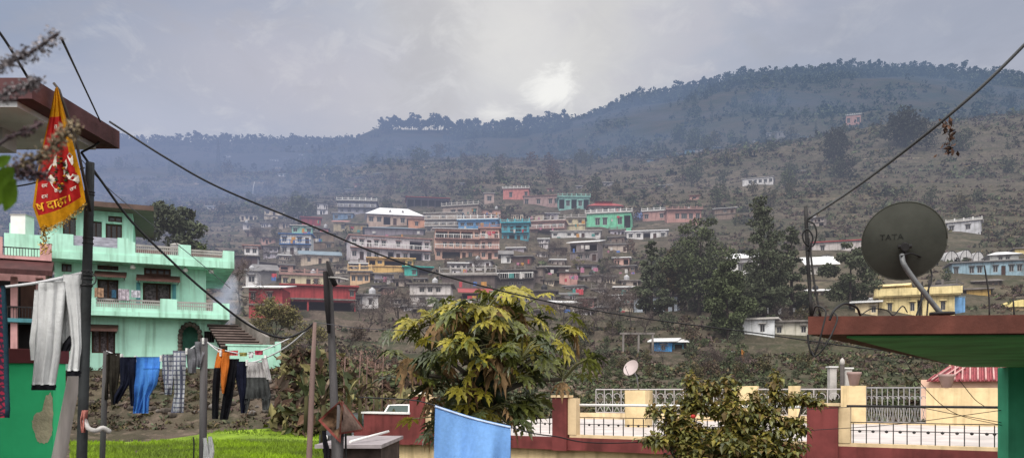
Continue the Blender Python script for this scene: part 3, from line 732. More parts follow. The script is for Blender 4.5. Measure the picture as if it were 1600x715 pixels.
# far houses
def tiny(px, py, w, h, wall, roofm, label, group=None, name='far_house', kind='mono'):
    d = depth_at(px, py, 120); k = d / F
    root = empty(name, P(px, py, d), label, 'house', group, rz=math.radians(random.uniform(-15, 15)))
    W, H = w * k, h * k
    b = MB(); D = W * .5; op = []
    n = max(1, int(W / 3.2))
    for i in range(n):
        x = -W / 2 + (i + .5) * W / n; op.append((x - .6, x + .6, H * .25, H * .75, .2))
    facade(b, W, H, op, D); b.build('wall', wall, root)
    for o in op:
        p = MB(); p.face([(o[0], .19, o[2]), (o[1], .19, o[2]), (o[1], .19, o[3]), (o[0], .19, o[3])]); p.build('window', M_GLASS, root)
    pitched(root, W, D, H + .01, kind, roofm, rise=D * .34)
FARG = 'small pale houses scattered over the hazy left hillside'
for px, py, w, h in ((428, 253, 14, 4), (446, 249, 10, 3), (472, 251, 12, 4), (432, 264, 14, 3), (440, 276, 12, 4), (486, 270, 10, 3), (497, 277, 20, 3), (408, 286, 9, 3), (556, 262, 12, 4), (590, 274, 10, 3),
                     (622, 234, 12, 4), (658, 263, 14, 4), (645, 266, 8, 3), (310, 287, 12, 3), (356, 246, 8, 3), (560, 280, 14, 3), (545, 300, 10, 4), (328, 327, 10, 5), (470, 244, 7, 3), (600, 258, 9, 3)):
    tiny(px, py, w, h, random.choice([M_GREYW, paint(WHITE), paint(BEIGE)]), random.choice([M_TINW, M_TINW, M_TINB]), 'small pale tin roofed house among trees on the hazy left hillside', FARG)
ROWG = 'low houses in the row climbing the spur'
for px, py, w, h in ((1018, 252, 14, 3), (1036, 248, 12, 3), (1062, 243, 12, 4), (1078, 240, 16, 6), (1092, 238, 12, 5), (1124, 233, 16, 3), (1110, 236, 8, 3), (1160, 226, 12, 3), (1200, 214, 10, 6), (1182, 222, 10, 4), (1242, 212, 12, 3), (1258, 217, 12, 3)):
    tiny(px, py, w, h, random.choice([paint((110, 140, 160)), M_GREYW, paint((90, 130, 150))]), random.choice([M_TINW, M_TINB]), 'low tin roofed house in the row climbing the brown spur', ROWG)
tiny(1226, 214, 24, 8, M_GREYW, M_TINW, 'largest white roofed house in the row on the brown spur')
tiny(1254, 270, 12, 3, paint(WHITE), M_TINW, 'lone white tin roof on bare brown terraces right of the ruined house')
UPG = 'small houses between the trees above the village'
for px, py, w, h in ((905, 296, 9, 5), (1000, 296, 24, 3), (1040, 292, 20, 3), (950, 290, 14, 5), (745, 300, 12, 5), (860, 300, 10, 5), (725, 290, 10, 4), (1085, 312, 14, 6), (560, 292, 12, 4)):
    tiny(px, py, w, h, random.choice([M_GREYW, paint((190, 150, 140)), paint(BEIGE)]), random.choice([M_TING, M_TINW, M_TINR]), 'small house half hidden by scrub just above the village', UPG)
tiny(1095, 352, 26, 8, paint((190, 150, 140)), M_TING, 'dusty hut in front of the trees right of the rose house')
# ------------------------------------------------------------------ vegetation
def unit(rng, n):
    v = rng.normal(size=(n, 3)); return v / np.linalg.norm(v, axis=1, keepdims=True)

def leaf_quads(rng, C, S, asp=0.5, up=0.0, droop=0.0):
    """one pointed leaf-clump quad per centre"""
    n = len(C); a = unit(rng, n); a[:, 2] -= droop; a /= np.linalg.norm(a, axis=1, keepdims=True)
    r = unit(rng, n); r[:, 2] += up
    b = np.cross(a, r); b /= np.maximum(np.linalg.norm(b, axis=1, keepdims=True), 1e-6)
    S = np.asarray(S).reshape(-1, 1)
    nrm = np.cross(a, b) * S * 0.18
    V = np.stack([C - a * S, C + b * S * asp + nrm, C + a * S, C - b * S * asp + nrm], axis=1).reshape(-1, 3)
    Q = np.arange(4 * n).reshape(-1, 4)
    return V, Q

def blob_points(rng, blobs, n, shell=0.45):
    B = np.array(blobs, dtype=float); w = B[:, 3] * B[:, 4] * B[:, 5]; w = w ** 0.7; w /= w.sum()
    k = rng.choice(len(B), size=n, p=w); d = unit(rng, n); r = (shell + (1 - shell) * rng.random(n)) ** 0.7
    return B[k, :3] + d * B[k, 3:6] * r[:, None]

FOL = {
 'pine': mat('pine_needles', (0.034, 0.042, 0.028), var=0.4, scale=0.2, island=0.45, rough=0.9),
 'dark': mat('dark_foliage', (0.092, 0.110, 0.062), var=0.4, scale=0.4, island=0.55, rough=0.8, tint=(0.10, 0.11, 0.06, 0.88)),
 'olive': mat('olive_foliage', (0.100, 0.092, 0.040), var=0.4, scale=0.5, island=0.5, rough=0.85, tint=(0.15, 0.11, 0.06, 0.8)),
 'dry': mat('dry_brown_foliage', (0.100, 0.068, 0.048), var=0.4, scale=0.5, island=0.5, rough=0.9, tint=(0.17, 0.13, 0.09, 0.85)),
 'green': mat('mid_green_foliage', (0.090, 0.112, 0.050), var=0.4, scale=0.5, island=0.5, rough=0.8),
 'yellow': mat('yellow_green_foliage', (0.20, 0.175, 0.07), var=0.3, scale=0.5, island=0.4, rough=0.8),
 'mauve': mat('mauve_brown_twigs', (0.110, 0.076, 0.068), var=0.3, scale=0.5, island=0.4, rough=0.9),
 'rust': mat('rusty_dry_foliage', (0.12, 0.066, 0.045), var=0.3, scale=0.5, island=0.5, rough=0.9),
}
BARK = mat('grey_brown_bark', (0.065, 0.052, 0.044), var=0.4, scale=3, stretch=(1, 1, .3), bump=.5)
TWIG = mat('bare_twigs', (0.120, 0.092, 0.082), var=0.3, scale=1, island=0.35)

def pine_mesh(rng, h=20.0, n=26):
    mb = MB()
    lean = rng.normal(size=2) * .5
    mb.tube([(0, 0, -1.5), (lean[0] * .3, lean[1] * .3, h * .5), (lean[0], lean[1], h * .93)], [h * .016, h * .011, h * .004], seg=5, mi=0)
    blobs = []; lo = rng.uniform(.26, .46)
    for i in range(rng.integers(8, 12)):
        t = lo + (1 - lo) * (i + rng.random()) / 11; w = h * .26 * (1 - abs(t - .70) * 1.3) * rng.uniform(.6, 1.2)
        a = rng.random() * 2 * PI; q = w * rng.uniform(.3, 1.0)
        blobs.append((lean[0] * t + math.cos(a) * q, lean[1] * t + math.sin(a) * q, h * t, w * .62, w * .62, w * .38))
        mb.tube([(lean[0] * t * .8, lean[1] * t * .8, h * (t - .04)), (lean[0] * t + math.cos(a) * q, lean[1] * t + math.sin(a) * q, h * t)], [h * .005, h * .002], seg=3, mi=0)
    C = blob_points(rng, blobs, n * 9); V, Q = leaf_quads(rng, C, rng.uniform(.7, 1.5, len(C)) * h / 20, .6, .5)
    mb.add_np(V, Q, 1)
    return mb.mesh('pine_tree', [BARK, FOL['pine']])

def broad_parts(rng, h, w, n, leaf, fol, base=.22, cone=False, shell=.45, droop=0.0):
    """tapered trunk with limbs, crown of leaf clumps in uneven lobes"""
    tr = MB(); r0 = max(.05, h * .022); top = h * .86
    bend = rng.normal(size=2) * h * .025
    spine = [(0, 0, -1.0), (bend[0] * .4, bend[1] * .4, h * .3), (bend[0], bend[1], h * .6), (bend[0] * 1.2, bend[1], top)]
    tr.tube(spine, [r0, r0 * .8, r0 * .5, r0 * .12], seg=7)
    blobs = []; nb = max(9, int(h * 1.6)) + (6 if cone else 0)
    for i in range(nb):
        t = base + (1 - base) * ((i + rng.random()) / nb); a = i * 2.4 + rng.random()
        prof = (1.08 - t) * 1.15 + .06 if cone else math.sin(PI * min(.97, max(.06, (t - base) / (1 - base) * .86 + .12))) ** .6
        R = w / 2 * prof; q = R * rng.uniform(.35, .85); s = max(.12 * w, R * rng.uniform(.35, .62))
        c = (bend[0] * t + math.cos(a) * q, bend[1] * t + math.sin(a) * q, h * t * .97)
        blobs.append((*c, s, s, s * (.55 if cone else .7) * rng.uniform(.7, 1.2)))
        tr.tube([(bend[0] * t * .7, bend[1] * t * .7, h * t * .82), ((c[0] + bend[0] * t) / 2, (c[1] + bend[1] * t) / 2, h * t * .92), c], [r0 * .36 * (1.1 - t), r0 * .22 * (1.1 - t), r0 * .08], seg=4, cap=False)
    C = blob_points(rng, blobs, n, shell); V, Q = leaf_quads(rng, C, rng.uniform(.55, 1.3, n) * leaf, .5, .4, droop)
    return tr, V, Q, FOL[fol]

def tree(label, px, pb, ph, pw, fol='dark', n=900, leaf=None, name='tree', cat='tree', group=None, d=None, cone=False, base=.2, seed=0, shell=.45, droop=0.0):
    d = d or depth_at(px, pb); k = d / F; h, w = ph * k, pw * k
    rng = np.random.default_rng(int(px * 7 + pb * 3 + seed))
    root = empty(name, P(px, pb, d), label, cat, group)
    tr, V, Q, fm = broad_parts(rng, h, w, n, leaf or max(.12, w * .05), fol, base, cone, shell, droop)
    tr.build('trunk', BARK, root)
    link_mesh('crown', np_mesh('crown', V, Q, fm), root)
    return root

def bare_parts(rng, h, twigs=True):
    """leafless tree: recursive limbs, a veil of fine twigs at the ends"""
    mb = MB(); ends = []
    def grow(p, v, r, lv):
        L = h * (.30 if lv == 0 else .24 * .80 ** lv) * rng.uniform(.8, 1.2)
        q = p + v * L; m = p + v * L * .5 + Vector(rng.normal(size=3)) * L * .05
        mb.tube([p, m, q], [r, r * .85, r * .62], seg=5 if lv < 2 else 3, cap=False)
        if lv >= 4: ends.append(q); return
        if lv >= 2: ends.append(q)
        for i in range(3 if lv < 2 else 2):
            nv = (v + Vector(rng.normal(size=3)) * .55 + Vector((0, 0, .16))).normalized(); grow(q, nv, r * .6, lv + 1)
    grow(Vector((0, 0, -.5)), Vector((rng.normal() * .06, rng.normal() * .06, 1)).normalized(), h * .018, 0)
    E = np.array([tuple(e) for e in ends]); E = np.repeat(E, 9, axis=0) + rng.normal(size=(len(E) * 9, 3)) * h * .045
    V, Q = leaf_quads(rng, E, rng.uniform(.03, .075, len(E)) * h, .07, .3)
    return mb, V, Q

def bare_tree(label, px, pb, ph, group=None, d=None, seed=0, leaf=None, nleaf=0):
    d = d or depth_at(px, pb); h = ph * d / F
    rng = np.random.default_rng(int(px * 5 + pb + seed)); root = empty('bare_tree', P(px, pb, d), label, 'tree', group)
    mb, V, Q = bare_parts(rng, h)
    mb.build('trunk', BARK, root); link_mesh('twigs', np_mesh('twigs', V, Q, TWIG), root)
    if leaf:
        pick = V.reshape(-1, 4, 3).mean(axis=1); pick = pick[rng.choice(len(pick), nleaf)] + rng.normal(size=(nleaf, 3)) * h * .03
        V2, Q2 = leaf_quads(rng, pick, rng.uniform(.014, .03, nleaf) * h, .5)
        link_mesh('leaves', np_mesh('leaves', V2, Q2, FOL[leaf]), root)
    return root

# ridge pines: single-mesh trees, each its own object
PINES = [pine_mesh(np.random.default_rng(40 + i), 20.0) for i in range(12)]
def pine(px, d, ph, label, group, dz=0.0):
    o = bpy.data.objects.new('pine_tree', random.choice(PINES)); COL.objects.link(o)
    x = (px - CX) / F * d; s = ph * d / F / 20.0 * random.choice((.85, .95, 1.0, 1.1, 1.2))
    o.location = (x, d, float(ground(px, d)) + dz); o.rotation_euler = (0, 0, random.random() * 6.28); o.scale = (s * random.uniform(.85, 1.3), s * random.uniform(.85, 1.3), s)
    return tag(o, label, 'pine tree', group)
for i in range(84):
    px = lerp(60, 592, (i + random.random() * .9) / 84)
    pine(px, random.uniform(1470, 1520), random.uniform(9, 15) + 5 * math.exp(-((px - 320) / 50) ** 2), 'small hazy pine in the tree line of the blue left ridge', 'pines on the blue left ridge')
pine(498, 1490, 15, 'lone pine standing clear above the dip of the left ridge', None)
for i in range(46):
    px = lerp(594, 712, (i + random.random()) / 46)
    pine(px, random.uniform(960, 1005), random.uniform(20, 30) if i % 3 else random.uniform(14, 22), 'tall pine in the open grove with sky showing between trunks', 'pines of the open grove on the middle ridge')
for i in range(50):
    px = lerp(705, 885, (i + random.random()) / 50)
    pine(px, random.uniform(970, 1010), random.uniform(14, 25), 'pine in the closed dark row right of the open grove', 'pines in the closed row on the middle ridge')
for i in range(112):
    px = lerp(885, 1640, (i + random.random()) / 112)
    pine(px, random.uniform(1105, 1160), random.uniform(11, 20), 'pine in the tree line along the high right ridge', 'pines on the high right ridge')

# far woods: the slopes below the ridges, one mass
def scatter_mass(name, label, cat, n, pxr, dr, size, fol, per=12, tall=1.4, keep=None, seed=1):
    rng = np.random.default_rng(seed)
    px = rng.uniform(*pxr, n); d = np.exp(rng.uniform(np.log(dr[0]), np.log(dr[1]), n))
    if keep is not None: k = keep(px, d, rng); px, d = px[k], d[k]
    n = len(px); z = ground(px, d)
    s = rng.uniform(.45, 1.2, n) * size(d)
    C0 = np.stack([(px - CX) / F * d, d, z], axis=1)
    C = np.repeat(C0, per, axis=0); S = np.repeat(s, per)
    off = unit(rng, len(C)) * (rng.random(len(C)) ** .5)[:, None]; off[:, 2] = np.abs(off[:, 2]) * tall
    V, Q = leaf_quads(rng, C + off * S[:, None], S * rng.uniform(.25, .55, len(C)), .5, .3)
    mi = np.repeat(rng.integers(0, len(fol), n), per)
    o = link_mesh(name, np_mesh(name, V, Q, [FOL[f] for f in fol], mi))
    return tag(o, label, cat, kind='stuff')
def kfar(px, d, rng):
    patch = vnoise(px / 60 + 3, d / 90)
    return (rng.random(len(px)) < np.clip((patch - .25) * 2.2, .06, 1.0)) & ((px > 850) | (rng.random(len(px)) < .55))
scatter_mass('far_forest', 'hazy blue pine forest covering the far slopes', 'forest', 5200, (-60, 1680), (600, 1480), lambda d: 2.2 + d * .0034, ['pine', 'pine', 'dark'], 12, 1.9, kfar, 3)
def krid(px, d, rng):
    return ((px < 588) | (px > 705)) & np.where(px > 890, (d > 1060) & (d < 1150), np.where(px > 592, (d > 930) & (d < 1000), (d > 1420) & (d < 1490)))
scatter_mass('ridge_woods', 'dark woods filling in below the ridge pines', 'forest', 30000, (-60, 1680), (900, 1500), lambda d: 2.2 + d * .0032, ['pine', 'dark'], 12, 2.2, krid, 6)
def kscrub(px, d, rng):
    ok = rng.random(len(px)) < np.clip(vnoise(px / 40 + d / 9, d / 14) * 1.7 - .15, .05, 1)
    for x0, x1, hd in HOUSES:
        ok &= ~((px > x0 - 4) & (px < x1 + 4) & (d > hd - hd * .10) & (d < hd + 7))
    return ok
scatter_mass('hillside_scrub', 'grey brown winter scrub and weeds over the terraced hillside', 'scrub', 34000, (-40, 1660), (62, 620), lambda d: .22 + d * .0042, ['dry', 'olive', 'dark', 'dry', 'mauve', 'green', 'mauve', 'olive'], 9, .8, kscrub, 4)
def kthk(px, d, rng): return kscrub(px, d, rng) & (vnoise(px / 55 + 7, np.log(d) * 9) > .56) & (rng.random(len(px)) < .8)
scatter_mass('hillside_thickets', 'dark olive thickets in patches on the terraced slopes', 'thicket', 5200, (-40, 1660), (120, 600), lambda d: .5 + d * .0062, ['green', 'olive', 'pine', 'dark'], 14, 1.1, kthk, 14)
scatter_mass('valley_undergrowth', 'dark undergrowth on the near slope behind the terrace', 'undergrowth', 8500, (520, 1660), (44, 78), lambda d: .24 + d * .0034, ['green', 'dark', 'olive', 'green', 'dry'], 10, .7, kscrub, 5)

# single trees one can make out, mid distance: protos copied as objects
def proto(fol, seed, h=9.0, w=7.0, n=420, cone=False):
    tr, V, Q, fm = broad_parts(np.random.default_rng(seed), h, w, n, w * .075, fol, .15, cone)
    return (tr.mesh('trunk', BARK), np_mesh('crown', V, Q, fm), h)
PR = {'dark': [proto('dark', i) for i in (1, 2, 3)], 'green': [proto('green', i) for i in (4, 5)], 'dry': [proto('dry', i, n=300) for i in (6, 7)],
      'cone': [proto('dark', i, 12, 5, 420, True) for i in (8, 9)], 'rust': [proto('rust', 10, n=300)], 'olive': [proto('olive', 11), proto('olive', 12)]}
def wild(px, pb, ph, kind, label, group, name='broadleaf_tree', d=None):
    t, c, h = random.choice(PR[kind]); d = d or depth_at(px, pb, 60)
    root = empty(name, P(px, pb, d), label, 'tree', group, rz=random.random() * 6.28); s = ph * d / F / h
    root.scale = (s * random.uniform(.8, 1.2), s * random.uniform(.8, 1.2), s)
    link_mesh('trunk', t, root); link_mesh('crown', c, root); return root
def scatter(n, box, hr, kinds, label, group, name='broadleaf_tree', seed=0):
    r = random.Random(seed); made = 0; tries = 0
    while made < n and tries < n * 12:
        tries += 1
        px, py = r.uniform(box[0], box[1]), r.uniform(box[2], box[3]); d = depth_at(px, py, 60)
        if any(x0 - 6 < px < x1 + 6 and d > hd - 14 and d < hd + 5 for x0, x1, hd in HOUSES): continue
        wild(px, py, r.uniform(*hr), r.choice(kinds), label, group, name, d); made += 1
scatter(56, (60, 560, 255, 345), (10, 28), ['dark', 'dark', 'green', 'dry', 'cone'], 'dim tree standing on the smoky slope left of the village', 'trees on the smoky left slope', seed=1)
scatter(44, (560, 900, 238, 306), (10, 26), ['dark', 'dry', 'cone', 'rust'], 'dim tree on the slope straight above the village', 'trees above the village', seed=2)
scatter(64, (900, 1600, 205, 330), (12, 34), ['dark', 'olive', 'dark', 'green', 'cone'], 'tree or thicket on the open terraced slope at the right', 'trees on the right terraced slope', seed=3)
scatter(60, (380, 1000, 335, 490), (10, 26), ['dry', 'dark', 'olive', 'rust', 'dry'], 'small tree growing between the houses of the village', 'trees between the village houses', seed=4)
scatter(34, (1000, 1600, 345, 500), (12, 30), ['dark', 'dark', 'green', 'dry'], 'bushy tree in the wooded valley right of the village', 'bushy trees in the right valley', seed=5)
scatter(46, (880, 1270, 505, 596), (14, 34), ['green', 'olive', 'dark', 'dry'], 'low bushy growth on the near slope behind the terrace railing', 'bushes behind the terrace railing', 'bush', seed=8)
scatter(20, (1060, 1330, 165, 215), (12, 24), ['dark', 'cone'], 'blue hazed tree in the clump below the right ridge', 'tree clump below the right ridge', seed=6)

# leafless trees copied through the lower village
BP = []
for i in range(4):
    q, Vb, Qb = bare_parts(np.random.default_rng(60 + i), 8.0); BP.append((q.mesh('trunk', BARK), np_mesh('twigs', Vb, Qb, TWIG)))
def bare_scatter(n, box, hr, label, group, seed):
    r = random.Random(seed); made = t = 0
    while made < n and t < n * 20:
        t += 1; px, py = r.uniform(box[0], box[1]), r.uniform(box[2], box[3]); d = depth_at(px, py, 50); h = r.uniform(*hr)
        if any(a - 4 < px < c + 4 and py - h * .6 < g and py > e for a, c, e, g in RECTS[:60]): continue
        root = empty('bare_tree', P(px, py, d), label, 'tree', group, rz=r.random() * 6.28); s = h * d / F / 8.0; root.scale = (s, s, s)
        a, c = r.choice(BP); link_mesh('trunk', a, root); link_mesh('twigs', c, root); made += 1
bare_scatter(46, (385, 990, 345, 490), (18, 38), 'greyish leafless tree standing among the village houses', 'leafless trees among the village houses', 2)
bare_scatter(30, (850, 1290, 480, 585), (24, 50), 'leafless scrubby tree on the brown slope behind the terrace', 'leafless trees on the slope behind the terrace', 3)

# named single trees
T = tree
T('big dark dense tree behind the mint green house', 274, 420, 102, 104, 'dark', 4200, name='broadleaf_tree', d=78, leaf=.26, base=.06, shell=.3)
T('large round dull green tree above the white and blue house', 466, 347, 40, 50, 'dark', 900, name='broadleaf_tree')
T('dark pointed conifer above the covered terrace', 731, 308, 28, 24, 'dark', 500, cone=True, name='conifer_tree')
T('pale yellow green young tree right of the stone house', 903, 424, 24, 22, 'yellow', 500, name='broadleaf_tree')
T('dark rounded tree standing out on the right slope', 1303, 258, 60, 44, 'pine', 1300, name='broadleaf_tree')
T('broad dark tree on the crest of the right spur', 1415, 232, 64, 58, 'pine', 1700, name='broadleaf_tree')
T('second dark tree beside the broad one on the crest', 1448, 236, 46, 40, 'pine', 700, name='broadleaf_tree')
T('small dark green tree below the rounded tree on the slope', 1322, 282, 42, 36, 'pine', 700, name='broadleaf_tree')
T('round topped tree at the very edge of the spur skyline', 1580, 178, 34, 24, 'pine', 500, name='broadleaf_tree', base=.4)
T('bushy tree on the spur near the picture edge', 1504, 240, 40, 36, 'dark', 600, name='broadleaf_tree')
GRP = [('tallest dark tree of the valley group with feathery crown', 1196, 498, 196, 104, 'dark', 4600, True), ('broad dark tree left of the tallest valley tree', 1092, 492, 156, 104, 'green', 4200, False),
       ('slim dark fir beside the long blue white hut', 1018, 500, 128, 60, 'dark', 2400, True), ('leafy dark tree in front of the valley group reaching lowest', 1138, 534, 132, 84, 'green', 3200, False),
       ('narrow dark cypress shaped tree before the tallest tree', 1184, 508, 84, 52, 'dark', 1700, True), ('dark tree right of the tallest valley tree', 1236, 492, 140, 66, 'dark', 2600, True),
       ('dark spreading tree below the dish on its left', 1328, 482, 104, 78, 'dark', 2400, False), ('thin yellow leaved tree between the fir and the broad dark tree', 1052, 486, 100, 60, 'olive', 1500, False),
       ('olive bushy tree behind the slim dark fir', 1034, 470, 80, 70, 'green', 1500, False), ('dark thicket tree at the end of the white low house', 1152, 512, 70, 60, 'dark', 1500, False)]
for l, x, pb, h, w, f, n, c in GRP: T(l, x, pb, h, w, f, int(n * 1.9), cone=c, name='conifer_tree' if c else 'broadleaf_tree', leaf=.21, base=.12, shell=.3, droop=.25)
BG = 'leafless trees among the lower houses'
for i, (x, pb, h) in enumerate(((598, 512, 72), (622, 516, 78), (648, 510, 60), (575, 520, 60), (562, 500, 40), (668, 500, 44))):
    bare_tree('leafless brown tree in the thicket left of the papaya top', x, pb, h, BG + ' left of the papaya', seed=i)
for i, (x, pb, h) in enumerate(((905, 520, 70), (930, 516, 84), (958, 522, 90), (985, 514, 76), (880, 508, 60), (968, 500, 60), (1006, 530, 60))):
    bare_tree('leafless grey tree on the slope right of the papaya top', x, pb, h, BG + ' right of the papaya', seed=i)
bare_tree('broad olive tan bush with thin yellow leaves in front of the red building', 432, 548, 92, d=62, leaf='yellow', nleaf=3600)
bare_tree('smaller olive tan bush beside the mint stair wall', 398, 540, 62, d=60, leaf='yellow', nleaf=1800)
bare_tree('olive tan sapling left of the crooked grey pole', 478, 560, 76, d=58, leaf='yellow', nleaf=1500)
bare_tree('dark bare tree behind the mint house balcony corner', 372, 480, 96, d=66, seed=5)
bare_tree('pale bare tree right of the grey pole', 548, 545, 60, d=60, leaf='dry', nleaf=500)
# ------------------------------------------------------------------ mint green house at the left
MINT = mat('mint_plaster', srgb(184, 234, 214), rough=.85, var=.12, scale=.7, dirt=.30, streak=.36, bump=.12)
MINTD = mat('mint_slab_edge', srgb(180, 232, 210), rough=.85, var=.14, scale=.7, dirt=.35, streak=.45)
AWN = mat('brown_awning_sheet', (0.125, 0.062, 0.052), rough=.7, var=.3, scale=2, dirt=.3)
ROSE = mat('rose_plaster', srgb(206, 158, 156), rough=.85, var=.15, dirt=.3, streak=.3)
MAROON = mat('maroon_paint', (0.135, 0.028, 0.032), rough=.6, var=.25, scale=1.5, dirt=.3, streak=.3, bump=.1)
GREENP = mat('green_wall_paint', (0.055, 0.66, 0.27), rough=.8, var=.12, scale=1.2, dirt=.2, streak=.22, bump=.15)
CURT = mat('patterned_curtain', (0.16, 0.13, 0.14), rough=.9, var=.5, scale=9)

MX, MY, MD = 215, 575, 44.0
mk = MD / F
mint = empty('mint_house', P(MX, MY, MD), 'mint green three storey house with balconies behind the washing lines', 'house', rz=math.radians(24))
def lx(px):
    t = (px - CX) / F; x0 = (MX - CX) / F * MD; c, s = math.cos(math.radians(24)), math.sin(math.radians(24))
    return (t * MD - x0) / (c - t * s)
def lz(py): return (MY - py) * mk
def mbx(name, m, rects, parent=None):
    """rects: (px0, px1, py0, py1, y0, y1) in one mesh"""
    b = MB()
    for a, c, e, g, y0, y1 in rects: b.box(lx(a), lx(c), y0, y1, lz(e), lz(g))
    return b.build(name, m, parent or mint)
def storey(px0, px1, py_top, py_bot, ops, D, y=0.0):
    b = MB(); W = lx(px1) - lx(px0); H = lz(py_top) - lz(py_bot); cx = (lx(px0) + lx(px1)) / 2
    o2 = [(lx(a) - cx, lx(c) - cx, lz(g) - lz(py_bot), lz(e) - lz(py_bot), r) for a, c, e, g, r in ops]
    facade(b, W, H, o2, D)
    b.v = [(v[0] + cx, v[1] + y, max(v[2], -.05 if py_bot < MY else -3) + lz(py_bot)) for v in b.v]
    o = b.build('wall', MINT, mint)
    return o
storey(85, 345, 497, 575, [(143, 180, 513, 552, .25), (283, 311, 505, 552, .8), (319, 335, 514, 532, .2)], 9)
storey(85, 322, 416, 490, [(223, 267, 440, 473, .25), (225, 267, 417, 428, .12), (152, 185, 438, 473, .25), (152, 185, 411.5, 422, .12) if False else (152, 185, 417, 424, .12), (96, 112, 408 + 10, 430, .15)], 8.5, .02)
storey(62, 207, 331, 405, [(164, 190, 349, 384, .22), (139, 158, 347, 384, .22), (96, 117, 344, 373, .22), (168, 190, 337, 346, .12), (98, 118, 334, 340, .12)], 7, .6)
def mwin(px0, px1, py0, py1, r, y=0.0, curtain=False, awn=None, mull=1):
    o = window(mint, lx(px0), lx(px1), lz(py1), lz(py0), r + y, M_WOOD, CURT if curtain else M_GLASS, mull)
    if awn:
        b = MB(); a, c, t, u = awn
        b.extrude([(lx(a), y - .004, lz(t)), (lx(a), y - .95, lz(u) + .06), (lx(a), y - .95, lz(u)), (lx(a), y - .004, lz(t) - .1)], (0, 0, 0), (lx(c) - lx(a), 0, 0))
        for x in (lx(a) + .1, lx(c) - .1): b.box(x - .02, x + .02, y - .8, y - .01, lz(u) - .02, lz(u) + .02)
        for i in range(14):
            x = lerp(lx(a), lx(c), (i + .5) / 14); b.box(x - .015, x + .015, y - .96, y - .951, lz(u) - .02, lz(u) + .06)
        b.build('awning', AWN, o)
    return o
mwin(143, 180, 513, 552, .25, 0, True, (140, 185, 508, 520), 2)
mwin(223, 267, 440, 473, .25, .02, True, (213, 281, 428, 441))
mwin(225, 267, 417, 428, .12, .02, mull=3)
mwin(152, 185, 438, 473, .25, .02, True, (148, 198, 426, 438))
mwin(152, 185, 417, 424, .12, .02, mull=3); mwin(96, 112, 418, 430, .15, .02)
mwin(164, 190, 349, 384, .22, .6, mull=2); mwin(139, 158, 347, 384, .22, .6); mwin(96, 117, 344, 373, .22, .6)
mwin(168, 190, 337, 346, .12, .6); mwin(98, 118, 334, 340, .12, .6)
for x in (216, 272): mbx('shutter', paint((96, 160, 168)), [(x - 3, x + 3, 441, 473, -.05, .01)])
mbx('roof', mat('brown_roof_edge', (0.13, 0.085, 0.072), rough=.8, dirt=.3), [(58, 240, 323, 330.7, -.55, 8)])
mbx('lower_wing', MINT, [(0, 61.5, 372, 405, 1.2, 7), (2, 20, 350, 371.8, 2.5, 6)])
# slabs
mbx('floor_slab', MINTD, [(70, 363, 404.8, 415.8, -1.25, 8.6)]); mbx('floor_slab', MINTD, [(70, 356, 489.8, 496.8, -1.15, 8.6)])
# roof terrace parapet
mbx('parapet', MINT, [(203, 212, 384, 404.7, -1.2, -.95), (278, 297, 383, 404.7, -1.2, -.8), (346, 363, 388, 404.7, -1.22, -.7), (212, 278, 400, 404.7, -1.2, -1.05), (297, 346, 400, 404.7, -1.2, -1.05),
                      (70, 118, 379, 404.7, -1.2, -1.05), (185, 203, 379, 404.7, -1.2, -1.05), (118, 185, 395, 404.7, -1.2, -1.05), (357, 363, 390, 404.7, -.69, 8)])
PANEL = mat('pale_lilac_balcony_panel', (0.42, 0.42, 0.50), rough=.5, var=.3, scale=3, stretch=(1, 1, 4))
mbx('balcony_panel', PANEL, [(118, 185, 380, 394.6, -1.15, -1.08)])
def rail(px0, px1, py0, py1, y, n, m, name='railing'):
    b = MB(); x0, x1, z0, z1 = lx(px0), lx(px1), lz(py1), lz(py0)
    b.box(x0, x1, y - .03, y + .03, z1 - .09, z1); b.box(x0, x1, y - .03, y + .03, (z0 + z1) / 2 - .03, (z0 + z1) / 2 + .03)
    for i in range(n): x = lerp(x0, x1, (i + .5) / n); b.box(x - .02, x + .02, y - .02, y + .02, z0, z1 - .09)
    return b.build(name, m, mint)
RUST = mat('rusty_red_rail', (0.16, 0.085, 0.075), rough=.7, var=.3)
rail(212, 278, 387, 400, -1.12, 22, M_FRAMEW); rail(297, 346, 389, 400, -1.12, 16, M_FRAMEW)
mbx('cladding', mat('dark_red_cladding', (0.14, 0.05, 0.045), rough=.8, dirt=.3), [(212, 345, 391, 404, -.3, -.2)])
# first floor balcony
mbx('parapet', MINT, [(72, 152, 470, 489.7, -1.1, -.95), (250, 276, 468, 489.7, -1.12, -.9), (331, 356, 471, 489.7, -1.12, -.8), (152, 250, 484, 489.7, -1.1, -.95), (276, 331, 484, 489.7, -1.1, -.95), (351, 356, 472, 489.7, -.79, 3)])
rail(152, 250, 471, 484, -1.03, 30, M_FRAMEW); rail(276, 331, 471, 484, -1.03, 20, M_FRAMEW)
for x in (208, 289, 329):
    b = MB(); b.lathe([(.0, 0), (.12, 0), (.14, .1), (.10, .22), (.03, .24)], (lx(x), -.7, lz(416) - .25), 10); b.build('lamp', M_WHITE, mint)
